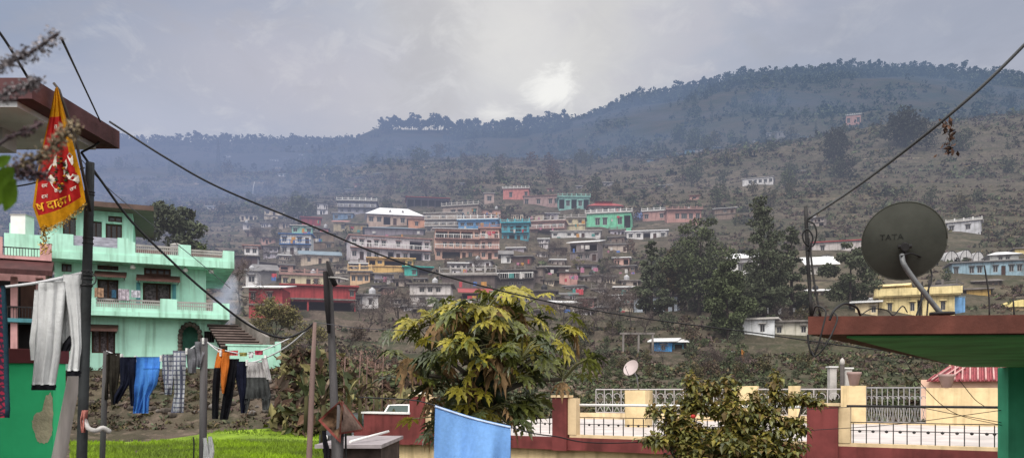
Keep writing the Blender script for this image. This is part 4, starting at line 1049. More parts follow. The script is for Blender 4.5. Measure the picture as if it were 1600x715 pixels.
# arched niche with stone frame and statue-like rock, gate
b = MB(); c0 = (lx(297), -.02, lz(526)); R = .52
for i in range(9):
    a = PI * i / 8; b.lathe([(0, -.16), (.12, -.1), (.15, 0), (.1, .11), (0, .15)], (c0[0] + math.cos(a) * R, -.08, lz(522) + math.sin(a) * R * 1.25), 7)
for i in range(4):
    for sx in (-1, 1): b.lathe([(0, -.16), (.12, -.1), (.15, 0), (.1, .11), (0, .15)], (c0[0] + sx * R, -.08, lz(526 + 6 * i)), 7)
b.build('stone_arch', M_STONE, mint)
mbx('niche_wall', mat('dark_green_niche', (.06, .17, .13), var=.3), [(282, 312, 504, 553, .79, .9)])
mbx('window_grille', M_METAL, [(319 + i * 3.8, 320 + i * 3.8, 514, 532, .08, .12) for i in range(5)])
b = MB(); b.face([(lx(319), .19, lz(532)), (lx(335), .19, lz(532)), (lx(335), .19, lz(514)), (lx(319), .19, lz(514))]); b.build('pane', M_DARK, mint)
# outdoor stair beside the house
st = empty('outdoor_stair', P(386, 541, 43.5), 'brown outdoor stair with mint green side wall right of the mint house', 'stair', rz=math.radians(20)); kk = 43.5 / F
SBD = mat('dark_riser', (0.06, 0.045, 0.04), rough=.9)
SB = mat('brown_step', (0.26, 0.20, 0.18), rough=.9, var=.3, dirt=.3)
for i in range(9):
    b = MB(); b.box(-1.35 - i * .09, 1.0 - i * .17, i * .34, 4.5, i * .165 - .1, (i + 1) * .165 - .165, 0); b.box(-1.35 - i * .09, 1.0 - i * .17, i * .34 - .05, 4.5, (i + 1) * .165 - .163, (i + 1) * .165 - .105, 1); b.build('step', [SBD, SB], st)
b = MB(); b.extrude([(1.0, .0, -.2), (1.0, 0, .55), (-.55, 3.0, 2.0), (-.55, 3, 1.2)], (0, 0, 0), (.18, .02, 0)); b.build('balustrade', M_CONC, st)
b = MB(); b.box(-1.0, 1.62, -.35, -.15, -1.2, .02); b.box(-1.1, 1.7, -.4, -.1, .02, .10); b.box(1.45, 1.75, -.42, -.05, -1.2, .28); b.build('side_wall', MINT, st)
# water tank and small dish on the mint house terrace, clothes on balcony
t = empty('water_tank', mint.matrix_basis @ Vector((lx(275), -.2, lz(404.5) + .55)), 'pale round lidded tank behind the roof parapet of the mint house', 'tank')
b = MB(); b.lathe([(.0, -.5), (.3, -.5), (.32, 0), (.3, .3), (.0, .3)], seg=16); b.build('tank_body', M_GREYW, t)
b = MB(); b.lathe([(.32, .3), (.3, .36), (.12, .42), (.0, .43)], seg=16); b.build('lid', M_FRAMEW, t)
t = empty('flower_pot', mint.matrix_basis @ Vector((lx(316), -.6, lz(404.5))), 'small potted green plant on the mint house roof terrace', 'plant')
b = MB(); b.lathe([(0, 0), (.14, 0), (.2, .3), (.17, .3), (0, .28)], seg=12); b.build('pot', MAROON, t)
Vv, Qq = leaf_quads(RNG, np.array([(0, 0, .75)]) + RNG.normal(size=(90, 3)) * (.16, .16, .2), RNG.uniform(.05, .1, 90)); link_mesh('foliage', np_mesh('foliage', Vv, Qq, FOL['green']), t)
t = empty('water_tank', mint.matrix_basis @ Vector((lx(25), 2.2, lz(372))), 'white box shaped tank at the left end of the mint house', 'tank')
b = MB(); b.box(-.4, .4, -.4, .4, 0, 1.1); b.build('tank_body', M_WHITE, t); b = MB(); b.box(-.43, .43, -.43, .43, 1.102, 1.17); b.build('lid', M_FRAMEW, t)

# washing on the mint balconies
for i, (px0, px1, y0, h, c, lab) in enumerate(((150, 164, 456, 14, (.42, .26, .17), 'beige brown cloth drying on the mint house balcony at its left'), (176, 183, 458, 12, (.06, .16, .26), 'dark blue towel on the mint house balcony'), (186, 203, 456, 17, (.52, .46, .52), 'pale patterned sheet over the mint house balcony rail'), (206, 220, 457, 11, (.60, .60, .66), 'white cloth beside the patterned sheet on the mint house balcony'))):
    b = MB(); x0, x1 = lx(px0), lx(px1); z1 = lz(y0); n = 8
    for s in range(n):
        a, c_ = lerp(x0, x1, s / n), lerp(x0, x1, (s + 1) / n)
        b.face([(a, -1.14 + .03 * math.sin(2 * s), z1), (c_, -1.14 + .03 * math.sin(2 * s + 2), z1), (c_, -1.18 + .05 * math.sin(2.4 * s + 2.4), z1 - h * mk), (a, -1.18 + .05 * math.sin(2.4 * s), z1 - h * mk)], 0, True)
    o = b.build('washing', mat('balcony_cloth_%d' % i, c, rough=.9, var=.4, scale=6)); o.matrix_basis = mint.matrix_basis.copy(); tag(o, lab, 'washing')
# rose house at the far left edge
rk = 40 / F
rose = empty('rose_house', P(30, 560, 40), 'rose pink house with brown red awning at the left edge', 'house', rz=math.radians(26))
def rb(name, m, rects, parent=None):
    b = MB()
    for a, c, e, g, y0, y1 in rects: b.box((a - 30) * rk, (c - 30) * rk, y0, y1, (560 - e) * rk, (560 - g) * rk)
    return b.build(name, m, parent or rose)
rb('wall', ROSE, [(-60, 62, 405, 600, 1.5, 6)])
for a, c in ((-40, -32), (18, 27), (52, 62)): rb('pillar', ROSE, [(a, c, 432, 545, .1, .5)])
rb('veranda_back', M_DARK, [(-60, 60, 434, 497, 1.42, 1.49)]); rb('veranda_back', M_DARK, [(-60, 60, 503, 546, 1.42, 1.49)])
for a, c in ((-25, -2), (28, 48)): rb('door', M_WOOD, [(a, c, 440, 496, 1.3, 1.41)])
rb('floor_slab', paint((90, 150, 160)), [(-62, 64, 497, 503, -.1, 1.5)])
rb('parapet', ROSE, [(58, 74, 378, 405, -.1, .15), (-60, 8, 372, 405, -.1, .1), (8, 58, 400, 405, -.1, .1)])
rb('railing', M_METAL, [(8, 58, 386, 387.6, 0, .05)] + [(10 + i * 4, 10.7 + i * 4, 386, 400, 0, .04) for i in range(12)])
rb('railing', M_METAL, [(-60, 52, 478, 480, 0, .05)] + [(-58 + i * 4, -57.3 + i * 4, 480, 497, 0, .04) for i in range(28)])
b = MB(); b.extrude([(-3, .1, (560 - 405) * rk), (-3, -1.2, (560 - 425) * rk), (-3, -1.2, (560 - 433) * rk), (-3, .1, (560 - 418) * rk)], (0, 0, 0), (3 + 47 * rk, 0, 0))
for i in range(26):
    x = -3 + i * .18; b.box(x, x + .03, -1.215, -1.201, (560 - 433) * rk, (560 - 425) * rk)
b.build('awning', mat('brown_red_awning', (0.085, 0.030, 0.030), rough=.7, var=.3, dirt=.3), rose)
rb('base_wall', MAROON, [(-70, 66, 545, 600, -.6, -.3)])

# ------------------------------------------------------------------ roof terrace house in the middle and right foreground
YEL = mat('cream_yellow_plaster', srgb(222, 198, 154), rough=.85, var=.16, dirt=.36, streak=.34, bump=.1)
REDP = mat('dark_red_plaster', (0.205, 0.046, 0.044), rough=.8, var=.30, scale=1.2, dirt=.4, streak=.35, bump=.15)
CREAMP = mat('cream_post_plaster', srgb(226, 200, 160), rough=.85, var=.16, dirt=.35, streak=.3)
FLOORT = mat('pale_terrace_floor', (0.62, 0.56, 0.53), rough=.6, var=.2, scale=.8, dirt=.25)
ZF = -1.4
A0, A1 = Vector((-4.6, 27.6, 0)), Vector((11.55, 18.2, 0))
U = (A1 - A0).normalized(); NN = Vector((-U.y, U.x, 0))
if NN.y < 0: NN = -NN
DEP = 15.5
terr = empty('terrace_house', (A0.x, A0.y, ZF), 'yellow house with dark red parapet, pillars and pale roof terrace', 'house', rz=math.atan2(U.y, U.x))
LEN = (A1 - A0).length
def s_at(px, off=0.0):
    """distance along the parapet line (moved back by off) where it crosses photo column px"""
    t = (px - CX) / F; a = A0 + NN * off
    return (a.x - t * a.y) / (t * U.y - U.x)
def tb(name, m, boxes, parent=None):
    b = MB()
    for q in boxes: b.box(*q)
    return b.build(name, m, parent or terr)
tb('wall', YEL, [(-.6, LEN + 3, .12, DEP, -4, -.36), ])
tb('terrace_floor', FLOORT, [(-.9, LEN + 3, .0, DEP + .2, -.355, 0)])
tb('red_band', REDP, [(-1.0, LEN + 3, -.14, .0 - .002, -.36, .015)])
tb('coping', CREAMP, [(s_at(892), LEN + 3, -.10, .14, .016, .10)])
s0, s1 = s_at(583), s_at(648)
tb('parapet', REDP, [(s0 - .25, s1 - .01, -.2, .1, -.40, .62)]); tb('parapet_coping', M_WHITE, [(s0 - .32, s1 - .02, -.26, .16, .622, .68)])
for a, c, zt in ((646, 668, 1.22), (868, 890, 1.20), (1263, 1311, 1.02)):
    p = tb('pillar', REDP, [(s_at(a), s_at(c), -.22, .16, -.38, zt)])
    tb('cap', CREAMP, [(s_at(a) - .03, s_at(c) + .03, -.25, .19, zt + .002, zt + .07)], p)
    tb('post', CREAMP, [(s_at(c) + .004, s_at(c) + .27, -.12, .16, .101, zt - .02)])
tb('pillar', REDP, [(s_at(1566), s_at(1576), -.2, .15, -.38, 1.05)])
tb('lamp_cap', M_WHITE, [(s_at(650), s_at(662), -.1, .1, 1.30, 1.42)])
def bay(px0, px1, toprail, n, dark=True, zt=1.0):
    a, c = s_at(px0), s_at(px1); b = MB()
    b.tube([(a, 0, zt), (c, 0, zt)], .032 if dark else .04, 6)
    o = b.build('top_rail', toprail, terr); b = MB()
    for z, r in ((.62, .012), (.42, .010)): b.tube([(a, 0, z), (c, 0, z)], r, 5)
    m = max(3, int((c - a) / .30))
    for i in range(m):
        x = lerp(a, c, (i + .5) / m); b.box(x - .012, x + .012, -.012, .012, .10, .60)
        b.lathe([(0, -.04), (.035, -.02), (.04, 0), (.035, .02), (0, .04)], (lerp(a, c, (i + 1) / m) if i < m - 1 else x, 0, .40), 6)
    b.build('railing', M_METAL, terr)
bay(680, 866, M_METAL, 20); bay(906, 1262, M_WHITE, 40, False, .98); bay(1323, 1566, M_METAL, 20, True, 1.02)
# back parapet: cream piers, low wall and scrolled iron
LAT = mat('white_iron_scrollwork', (0.48, 0.45, 0.45), rough=.5, var=.1)
def scroll(sa, sb, y, z0, z1, m, name='iron_grille', step=.36):
    b = MB(); b.box(sa, sb, y - .03, y + .03, z1 - .05, z1); b.box(sa, sb, y - .03, y + .03, z0, z0 + .04)
    n = max(2, int((sb - sa) / step))
    for i in range(n + 1):
        x = lerp(sa, sb, i / n); b.box(x - .016, x + .016, y - .016, y + .016, z0 + .04, z1 - .05)
        if i < n:
            c = x + (sb - sa) / n / 2; r = (sb - sa) / n * .36; h = z1 - z0
            b.tube([(c + r * math.cos(t), y, z0 + h * .70 + r * .8 * math.sin(t)) for t in np.linspace(-.5, 4.2, 9)], .016, 4, cap=False)
            b.tube([(c - r * .9, y, z0 + .06), (c, y, z0 + h * .26), (c + r * .9, y, z0 + h * .48)], .014, 4, cap=False)
            b.tube([(c + r * .9, y, z0 + .06), (c, y, z0 + h * .26), (c - r * .9, y, z0 + h * .48)], .014, 4, cap=False)
    return b.build(name, m, terr)
D2 = DEP - .3
sb = lambda px: s_at(px, D2)
# the left part of the far edge: lattice between piers
edges = [930, 1096, 1152, 1184, 1232, 1250, 1316]
tb('rear_wall', CREAMP, [(sb(905), sb(1318), D2, D2 + .2, .003, .30)])
for a, c in ((930, 1096), (1096, 1152), (1184, 1232), (1250, 1314)): scroll(sb(a), sb(c), D2 + .1, .31, 1.50, LAT, step=.42)
for a, c in ((1152, 1184), (1232, 1250)): tb('pier', YEL, [(sb(a), sb(c), D2 - .05, D2 + .25, .003, 1.62)])
tb('rear_wall', YEL, [(sb(1314), sb(1353), D2 - .03, D2 + .22, .003, 1.62)])
tb('rear_wall', YEL, [(sb(1447), sb(1600) + 3, D2 - .03, D2 + .22, .003, 1.52)])
scroll(sb(1353), sb(1447), D2 + .1, .08, 1.56, mat('grey_iron_scrollwork', (0.34, 0.33, 0.34), rough=.5), step=.20)
tb('rear_wall', CREAMP, [(sb(1353), sb(1447), D2 - .02, D2 + .2, .003, .075)])
# yellow block with the small dish
s = s_at(998, 8.0)
tb('stair_head', YEL, [(s - .42, s + .42, 7.6, 8.4, .003, 1.42)])
MWt = terr.matrix_basis
def dish(name, label, R, c, axis, m, armpts, depth=.22, r_arm=.016, label_text=None, roll=0.0):
    ax = Vector(axis).normalized(); root = empty(name, c, label, 'satellite dish')
    u = Vector((0, 0, 1)).cross(ax) * -1; u = u.normalized(); w = ax.cross(u) * 1.0
    if w.z < 0: w = -w
    b = MB(); n0 = 0; rows = 9; seg = 40; pts = []
    hgt = lambda r: (r / R) ** 2 * depth * R * 1.6
    for sgn in (0, 1):
        base = len(b.v)
        for i in range(rows + 1):
            r = R * i / rows
            for k in range(seg):
                a = 2 * PI * k / seg
                b.v.append(tuple(u * (r * math.cos(a)) + w * (r * math.sin(a)) + ax * (hgt(r) + sgn * .008)))
        for i in range(rows):
            for k in range(seg):
                j = (k + 1) % seg; b.f.append((base + i * seg + k, base + i * seg + j, base + (i + 1) * seg + j, base + (i + 1) * seg + k)); b.m.append(0); b.s.append(True)
    b.build('reflector', m, root)
    b = MB(); b.tube([u * (R * math.cos(t)) + w * (R * math.sin(t)) + ax * hgt(R) for t in np.linspace(0, 2 * PI, 41)], R * .016, 6); b.build('rim', m, root)
    b = MB(); b.tube([Vector(p) - Vector(c) for p in armpts], r_arm, 8); b.build('mast', mat('galvanised_pipe', (0.20, 0.205, 0.21), rough=.5, metal=.3, var=.3, scale=8), root)
    b = MB(); bc = -ax * .035 + Vector((0, 0, -.1 * R))
    b.tube([u * (-R * .16) + bc, u * (R * .16) + bc], R * .055, 8); b.tube([bc - w * R * .38, bc + w * R * .1], R * .05, 8); b.tube([bc + ax * .03, bc - ax * .05], R * .10, 10); b.build('bracket', M_METAL, root)
    # feed arm and receiver on the far side
    b = MB(); e = ax * (R * 1.25) - w * R * .2
    b.tube([-w * R * .98 + ax * hgt(R), e - w * R * .25], R * .03, 6); b.tube([e - w * R * .25, e], R * .05, 6); b.build('feed_arm', M_METAL, root)
    if label_text:
        cu = bpy.data.curves.new('lettering', 'FONT'); cu.body = label_text; cu.size = .062; cu.align_x = 'CENTER'
        to = bpy.data.objects.new('lettering_source', cu); COL.objects.link(to)
        me = bpy.data.meshes.new_from_object(to.evaluated_get(bpy.context.evaluated_depsgraph_get()))
        bpy.data.objects.remove(to)
        for v in me.vertices:
            a, q = v.co.x * 1.1 - R * .30, v.co.y + R * .08
            v.co = u * a + w * q + ax * (hgt(math.hypot(a, q)) - .004)
        me.materials.append(mat('faded_dark_print', (0.030, 0.033, 0.030), rough=.8, var=.5, scale=20)); o = bpy.data.objects.new('lettering', me); COL.objects.link(o); o.parent = root
    return root
top = MWt @ Vector((s, 8.0, 1.42))
dc = Vector((top.x - .25, top.y, (HOR - 576) / F * top.y))
dish('satellite_dish', 'small pale satellite dish on the yellow block of the terrace', .33, dc, (-.62, -.62, .42), mat('pale_pink_dish', (0.50, 0.42, 0.41), rough=.5, var=.1), [dc + Vector((.02, .05, -.05)), dc + Vector((.18, .05, -.3)), (top.x, top.y, top.z)], r_arm=.03)
# neighbour with red tiled roof beyond the rear wall
tk = 44.0
nb = empty('tiled_house', P(1520, 660, tk), 'pale pink house with red ribbed tile roof behind the terrace wall', 'house', rz=-math.atan((1520 - CX) / F)); q = tk / F
b = MB(); b.box((1447 - 1520) * q, 4, .5, 5, -1.5, (660 - 592) * q); b.build('wall', mat('pale_pink_plaster', srgb(240, 200, 176), var=.1, dirt=.2), nb)
b = MB(); z0, z1 = (660 - 595) * q, (HOR - 571) / F * 46.6 - (HOR - 660) / F * tk
b.face([(-2.3, 0, z0), (4.2, 0, z0), (4.2, 2.4, z1), (-1.2, 2.4, z1)])
for i in range(34):
    x = lerp(-2.2, 4.1, i / 33); b.tube([(x, -.05, z0 + .03), (min(4.2, max(x, -2.2) + .0), 2.4, z1 + .03)] if x > -1.2 else [(x, -.05, z0 + .03), (x + .35, 1.0, lerp(z0, z1, .42))], .055, 5)
b.build('roof', mat('red_roof_tile', (0.36, 0.075, 0.09), rough=.6, var=.25, scale=3), nb)
b = MB()
for i in range(17):
    x = lerp(-2.0, 4.0, i / 16); b.tube([(x, -.08, z0 + .10), (x + (.9 if x < -1.2 else 0), 2.36 if x > -1.2 else 1.9, z1 + .09 if x > -1.2 else lerp(z0, z1, .8) + .1)], .05, 5)
b.build('roof_rib', mat('pale_roof_rib', (.62, .36, .34), var=.2), nb)
b = MB(); b.box(-1.2, 4.2, 2.42, 2.6, z1, z1 + .12); b.box(-1.0, 4.2, 2.62, 2.9, z1, z1 + .5); b.build('ridge_wall', CREAMP, nb)
POT = mat('greyish_pink_clay', (0.34, 0.24, 0.22), rough=.8, var=.2, dirt=.2)
for px, w, lab in ((1479, 11, 'grey pink tapered planter on the wall before the red tiled roof'), (1334, 10, 'pink flower pot on the cream pier by the iron grille')):
    so_ = s_at(px, D2); base = MWt @ Vector((so_, D2 + .1, 1.63 if px < 1400 else 1.53)); sc_ = base.y / F
    t = empty('flower_pot', base, lab, 'pot')
    b = MB(); b.lathe([(0, 0), (w * .62 * sc_, 0), (w * sc_, 17 * sc_), (w * 1.1 * sc_, 17 * sc_), (w * 1.1 * sc_, 21 * sc_), (w * .9 * sc_, 21 * sc_), (w * .8 * sc_, 17 * sc_), (0, 16 * sc_)], seg=14); b.build('pot', POT, t)
    b = MB(); b.lathe([(0, 16.1 * sc_), (w * .79 * sc_, 16.3 * sc_)], seg=14); b.build('soil', M_STONE, t)
# two whitewashed gate pillars and a finial behind the lattice
for px, pt, lab in ((1300, 574, 'white gate pillar left of the round topped post'), (1324, 576, 'white gate pillar right of the round topped post')):
    d = 52; t = empty('gate_pillar', P(px, 606, d), lab, 'pillar'); h = (606 - pt) * d / F
    b = MB(); b.box(-.22, .22, -.22, .22, -2, h); b.build('shaft', M_SLABW, t); b = MB(); b.box(-.3, .3, -.3, .3, h + .002, h + .1); b.build('cap', M_WHITE, t)
t = empty('garden_post', P(1316, 606, 51), 'slender dark post with white rounded top between the gate pillars', 'post')
b = MB(); b.tube([(0, 0, -2), (0, 0, 1.5)], .14, 8); b.build('shaft', M_CONCD, t); b = MB(); b.lathe([(.12, 1.5), (.17, 1.58), (.13, 1.8), (.05, 1.9), (0, 1.95)], seg=10); b.build('top', M_SLABW, t)

# low shed left of the terrace house
sh = empty('low_shed', P(556, 694, 19.4), 'low dark shed with pale flat roof left of the red parapet', 'shed')
b = MB(); b.box(-1.0, .62, 0, 3.9, -.09, 0); b.build('roof', mat('pale_cement_sheet', (0.34, 0.30, 0.31), rough=.8, dirt=.3), sh)
b = MB(); b.box(-.8, .55, .35, 3.6, -3, -.093); b.build('wall', mat('damp_brick', (.085, .06, .055), rough=.95, var=.4, scale=3, dirt=.4), sh)  # plain dark brown wall below the pale roof sheet
b = MB(); b.tube([(-.2, .3, .05), (.42, 2.4, .20)], .035, 8); o = b.build('white_pipe', M_WHITE, None, sh.location); tag(o, 'white plastic pipe lying across the low shed roof', 'pipe')

# cars parked on the lane
def car(label, loc, rz, body, L=3.7, W=1.55, H=1.48):
    root = empty('parked_car', loc, label, 'car', rz=rz)
    prof = [(-L / 2, .35), (-L / 2 + .05, .75), (-L / 2 + .75, .92), (-L / 2 + 1.35, H), (L / 2 - .75, H), (L / 2 - .08, .98), (L / 2, .4)]
    def ring(i, half): x, z = prof[i]; ins = .20 if z > 1.1 else (.04 if z > .85 else 0); return (x, half * (W / 2 - ins), z)
    b = MB(); n = len(prof)
    for i in range(n):
        j = (i + 1) % n; b.face([ring(i, -1), ring(j, -1), ring(j, 1), ring(i, 1)])
    b.face([ring(i, -1) for i in reversed(range(n))]); b.face([ring(i, 1) for i in range(n)])
    b.build('body', body, root)
    def glass(name, a, c):
        g = MB(); p, q, r, s = [Vector(ring(*t)) for t in ((a, -1), (c, -1), (c, 1), (a, 1))]
        nn = (q - p).cross(s - p).normalized() * .008
        if nn.z < 0: nn = -nn
        m = (p + q + r + s) / 4; g.face([m + (v - m) * .86 + nn for v in (p, q, r, s)]); g.build(name, mat('car_glass', (.03, .06, .05), rough=.15, spec=.6), root)
    glass('windscreen', 2, 3); glass('rear_window', 4, 5)
    for sd in (-1, 1):
        g = MB(); y = sd * (W / 2 - .105)
        g.face([(-L / 2 + .95, sd * (W / 2 - .02), .98), (L / 2 - .4, sd * (W / 2 - .02), .98), (L / 2 - .85, sd * (W / 2 - .19), H - .1), (-L / 2 + 1.4, sd * (W / 2 - .19), H - .1)]); g.build('side_window', M_GLASS, root)
        for x in (-L / 2 + .65, L / 2 - .65):
            g = MB(); g.lathe([(0, -.09), (.2, -.09), (.3, -.07), (.3, .07), (.2, .09), (0, .09)], (x, sd * (W / 2 - .06), .3), 16, axis=(0, 1, 0)); g.build('wheel', M_DARK, root)
        g = MB(); g.lathe([(0, -.03), (.1, -.02), (.1, .02), (0, .03)], (-L / 2 + .0, sd * .52, .68), 10, axis=(1, 0, 0)); g.build('headlight', M_WHITE, root)
        g = MB(); g.box(-L / 2 + 1.05, -L / 2 + 1.2, sd * (W / 2 + .02), sd * (W / 2 + .18), .95, 1.07); g.build('mirror', body, root)
    return root
car('white car with greenish windscreen parked beyond the red parapet', P(628, 676, 41.5), math.radians(90 - 9), M_WHITE)
car('dark car half hidden left of the red parapet', P(560, 707, 30), math.radians(80), mat('black_car_paint', (.015, .015, .018), rough=.25, spec=.6))
# ------------------------------------------------------------------ foreground: slabs, poles, wires, washing, plants
def sample(pts, n=10):
    """smooth curve through points (Catmull-Rom)"""
    Q = [Vector(p) for p in pts]
    if len(Q) < 3: return [Q[0].lerp(Q[-1], i / n) for i in range(n + 1)]
    Q = [Q[0] * 2 - Q[1]] + Q + [Q[-1] * 2 - Q[-2]]; out = []
    for i in range(1, len(Q) - 2):
        a, b, c, d = Q[i - 1], Q[i], Q[i + 1], Q[i + 2]
        for k in range(n):
            t = k / n
            out.append(.5 * ((2 * b) + (c - a) * t + (2 * a - 5 * b + 4 * c - d) * t * t + (3 * b - a - 3 * c + d) * t ** 3))
    return out + [Q[-2]]
def wire(label, pts, r=.008, name='power_cable', m=None, cat='cable', n=10, group=None):
    b = MB(); b.tube(sample([P(*p) for p in pts], n), r, 6)
    return tag(b.build(name, m or M_WIRE), label, cat, group)

# maroon edged roof slab at the upper left
ls = empty('roof_slab', (-3.87, 7.85, 2.37), 'maroon edged concrete roof slab jutting in behind the flag', 'roof')
zt, zb = .17, 0.0
b = MB(); b.prism([(-5, -1.35), (-.03, -1.35), (0.02, 0.0), (-5, 0.0)], zb, zt); b.build('fascia', mat('faded_maroon_paint', (0.135, 0.058, 0.062), rough=.85, var=.3, scale=2, dirt=.35, streak=.3, bump=.3), ls)
b = MB(); b.prism([(-4.9, -1.3), (-.18, -1.3), (-.14, -.14), (-4.9, -.14)], -.05, -.003); b.build('soffit', mat('grey_white_soffit', (0.72, 0.72, 0.72), rough=.9, var=.2, dirt=.3), ls)
b = MB(); b.box(-4.8, -.62, -.8, -.6, -.22, -.052); b.build('beam', M_SLABW, ls)
b = MB(); b.box(-4.8, -.8, -1.25, -.82, -.34, -.053); b.box(-4.8, -1.3, -1.2, -.9, -4.6, -.35); b.build('house_wall', mat('dark_green_wall', (0.05, .26, .14), var=.3, dirt=.3), ls)

# right: brown edged slab over the green wall
zs = (HOR - 522) / F * 6.0
rs = empty('roof_slab', (2.22, 6.0, zs), 'brown edged roof slab with dark green underside over the green wall', 'roof')
poly = [(0, 0), (10, -.85), (10, 7.9), (5.5, 7.85)]
b = MB(); b.prism(poly, 0, .135); b.build('fascia', mat('brick_brown_paint', (0.150, 0.048, 0.034), rough=.85, var=.3, scale=2.5, dirt=.35, streak=.2, bump=.3), rs)
b = MB(); b.prism([(.34, .12), (9.9, -.7), (9.9, 7.8), (5.52, 7.75)], -.018, -.003); b.build('soffit', mat('dark_green_soffit', (0.15, 0.56, 0.19), rough=.8, var=.3, scale=1.2, dirt=.3), rs)
gw = MB(); gw.box(8.5, 14, 13.7, 14.0, -4.2, zs - .02); gw = gw.build('house_wall', mat('deep_green_wall', (0.085, .50, .28), rough=.8, var=.25, scale=.8, dirt=.3, streak=.3)); tag(gw, 'deep green house wall standing at the right edge under the slab', 'wall', kind='thing')

# big dish on the slab
dc = P(1413, 378, 6.35)
dish('satellite_dish', 'big dark grey satellite dish seen from behind on the brown slab', .308, dc, (.34, .86, .26), mat('dark_grey_dish', (0.064, 0.066, 0.055), rough=.7, var=.25, scale=3, dirt=.3, spec=.2),
     sample([P(1409, 398, 6.24), P(1412, 412, 6.2), P(1425, 432, 6.2), P(1445, 458, 6.2), P(1472, 492, 6.2)], 6), r_arm=.020, label_text='TATA', depth=.12)
b = MB(); b.lathe([(0, 0), (.09, 0), (.09, .02), (0, .02)], P(1472, 491.5, 6.2), 12); tag(b.build('base_plate', M_METAL), 'round iron plate bolted under the dish mast', 'plate')
def rod(label, pts, r, name='iron_rod', m=None, cat='rod', group=None): return wire(label, pts, r, name, m or M_METAL, cat, 4, group)
rod('rusty rod with tangled wires at the left corner of the brown slab', [(1259, 322, 6.15), (1262, 400, 6.15), (1268, 494, 6.15)], .014)
rod('thin stay rod leaning beside the wire tangled rod', [(1264, 372, 6.15), (1272, 440, 6.1), (1282, 494, 6.1)], .008)
for px, pt in ((1441, 440), (1452, 436)): rod('thin bent rebar standing behind the dish mast', [(px, pt, 6.9), (px - 2, 470, 6.9), (px - 4, 496, 6.9)], .007, group='rebars behind the dish mast')
rod('straight rebar right of the dish', [(1538, 414, 7.2), (1545, 460, 7.2), (1546, 494, 7.2)], .007)
rod('short rebar near the picture edge right of the straight one', [(1583, 466, 7.2), (1585, 496, 7.2)], .007)
wire('looping grey wire over the left corner of the slab', [(1270, 490, 6.0), (1276, 478, 5.95), (1290, 486, 5.9), (1286, 510, 5.9), (1278, 540, 5.92), (1270, 554, 5.95), (1264, 540, 5.95), (1262, 522, 5.95)], .007, 'loose_wire', M_METAL, 'wire')
wire('second loose wire arching above the slab edge', [(1296, 500, 5.9), (1304, 484, 5.9), (1320, 474, 6.0), (1338, 480, 6.1), (1344, 492, 6.2)], .009, 'loose_wire', None, 'wire')
wire('loose wire hanging in a curve below the slab corner', [(1302, 486, 5.9), (1308, 500, 5.85), (1292, 536, 5.85), (1275, 556, 5.9), (1268, 548, 5.95)], .006, 'loose_wire', M_METAL, 'wire')
wire('wire coil around the head of the tangled rod', [(1262, 345, 6.12), (1272, 350, 6.1), (1276, 366, 6.1), (1270, 384, 6.12), (1258, 380, 6.1), (1254, 366, 6.1), (1262, 358, 6.08), (1270, 372, 6.08), (1262, 392, 6.1)], .006, 'wire_coil', None, 'wire')
wire('black coax cable looping behind the dish bracket', [(1408, 400, 6.2), (1425, 396, 6.3), (1450, 410, 6.4), (1455, 440, 6.4), (1440, 470, 6.3), (1432, 492, 6.2)], .006, 'loose_wire', None, 'wire')
wire('thin wires curled on the slab top left of the mast', [(1345, 492, 6.2), (1362, 482, 6.25), (1385, 484, 6.3), (1396, 492, 6.3), (1410, 478, 6.4), (1418, 488, 6.4)], .005, 'loose_wire', None, 'wire')

# power lines
wire('long black power line sagging from the maroon slab across the village', [(171, 190, 7.72), (260, 247, 7.8), (345, 294, 8.0), (480, 350, 8.5), (640, 414, 9.2), (830, 465, 10.2), (1000, 496, 11), (1190, 521, 12), (1330, 541, 13), (1540, 566, 14.0)], .010)
wire('thick black service cable sloping down from the slab past the mint house', [(127, 238, 7.6), (160, 285, 7.7), (205, 345, 7.9), (262, 402, 8.1), (322, 456, 8.4), (390, 508, 8.8), (440, 527, 9.0), (472, 518, 9.1), (492, 503, 9.1)], .0125)
wire('short black cable joining the slab underside to the service cable', [(163, 214, 7.75), (150, 226, 7.6), (127, 238, 7.6)], .010)
wire('thin pale wire running behind the dark pole', [(124, 246, 7.9), (165, 290, 8.1), (212, 330, 8.3), (300, 400, 8.8), (360, 450, 9.2)], .004, 'power_cable', mat('grey_wire', (.12, .12, .14)))
wire('thin cable rising from the maroon slab to the dry flower head', [(157, 190, 7.45), (126, 124, 6), (96, 60, 4.0)], .007)
wire('thick cable crossing the upper left corner above the slab', [(-60, -20, 6.0), (0, 52, 6.2), (42, 119, 6.4), (60, 150, 6.7)], .011)
wire('steel stay wire rising from the slab rod to the upper right', [(1262, 342, 6.12), (1330, 297, 6.0), (1400, 246, 5.8), (1483, 180, 5.5), (1560, 111, 5.3), (1680, -12, 5.0)], .011, m=mat('grey_stay_wire', (.07, .072, .075), rough=.5))
wire('short dark cable behind the flag and pole', [(20, 292, 8.2), (60, 284, 8.2), (132, 262, 8.2)], .008)
wire('thin clothes wire sagging from the pole towards the terrace', [(492, 503, 9.1), (560, 512, 9.6), (640, 516, 10)], .004, 'clothes_wire', mat('grey_wire', (.12, .12, .14)), 'wire')
for i, q in enumerate((([(1250, 640, 15), (1400, 633, 14.4), (1500, 648, 14.0), (1568, 660, 13.9)]), [(1408, 552, 13.2), (1440, 600, 13.4), (1490, 644, 13.6), (1566, 664, 13.9)], [(1260, 672, 15), (1400, 662, 14.4), (1566, 640, 13.9)], [(1498, 592, 13.6), (1522, 622, 13.7), (1538, 634, 13.8)])):
    wire(('thin black wire strung low across the right terrace', 'black cable drooping from the slab soffit across the terrace wall', 'lowest sagging wire before the right terrace floor', 'short thin wire hanging beside the tiled roof')[i], q, .006, 'loose_wire', None, 'wire')

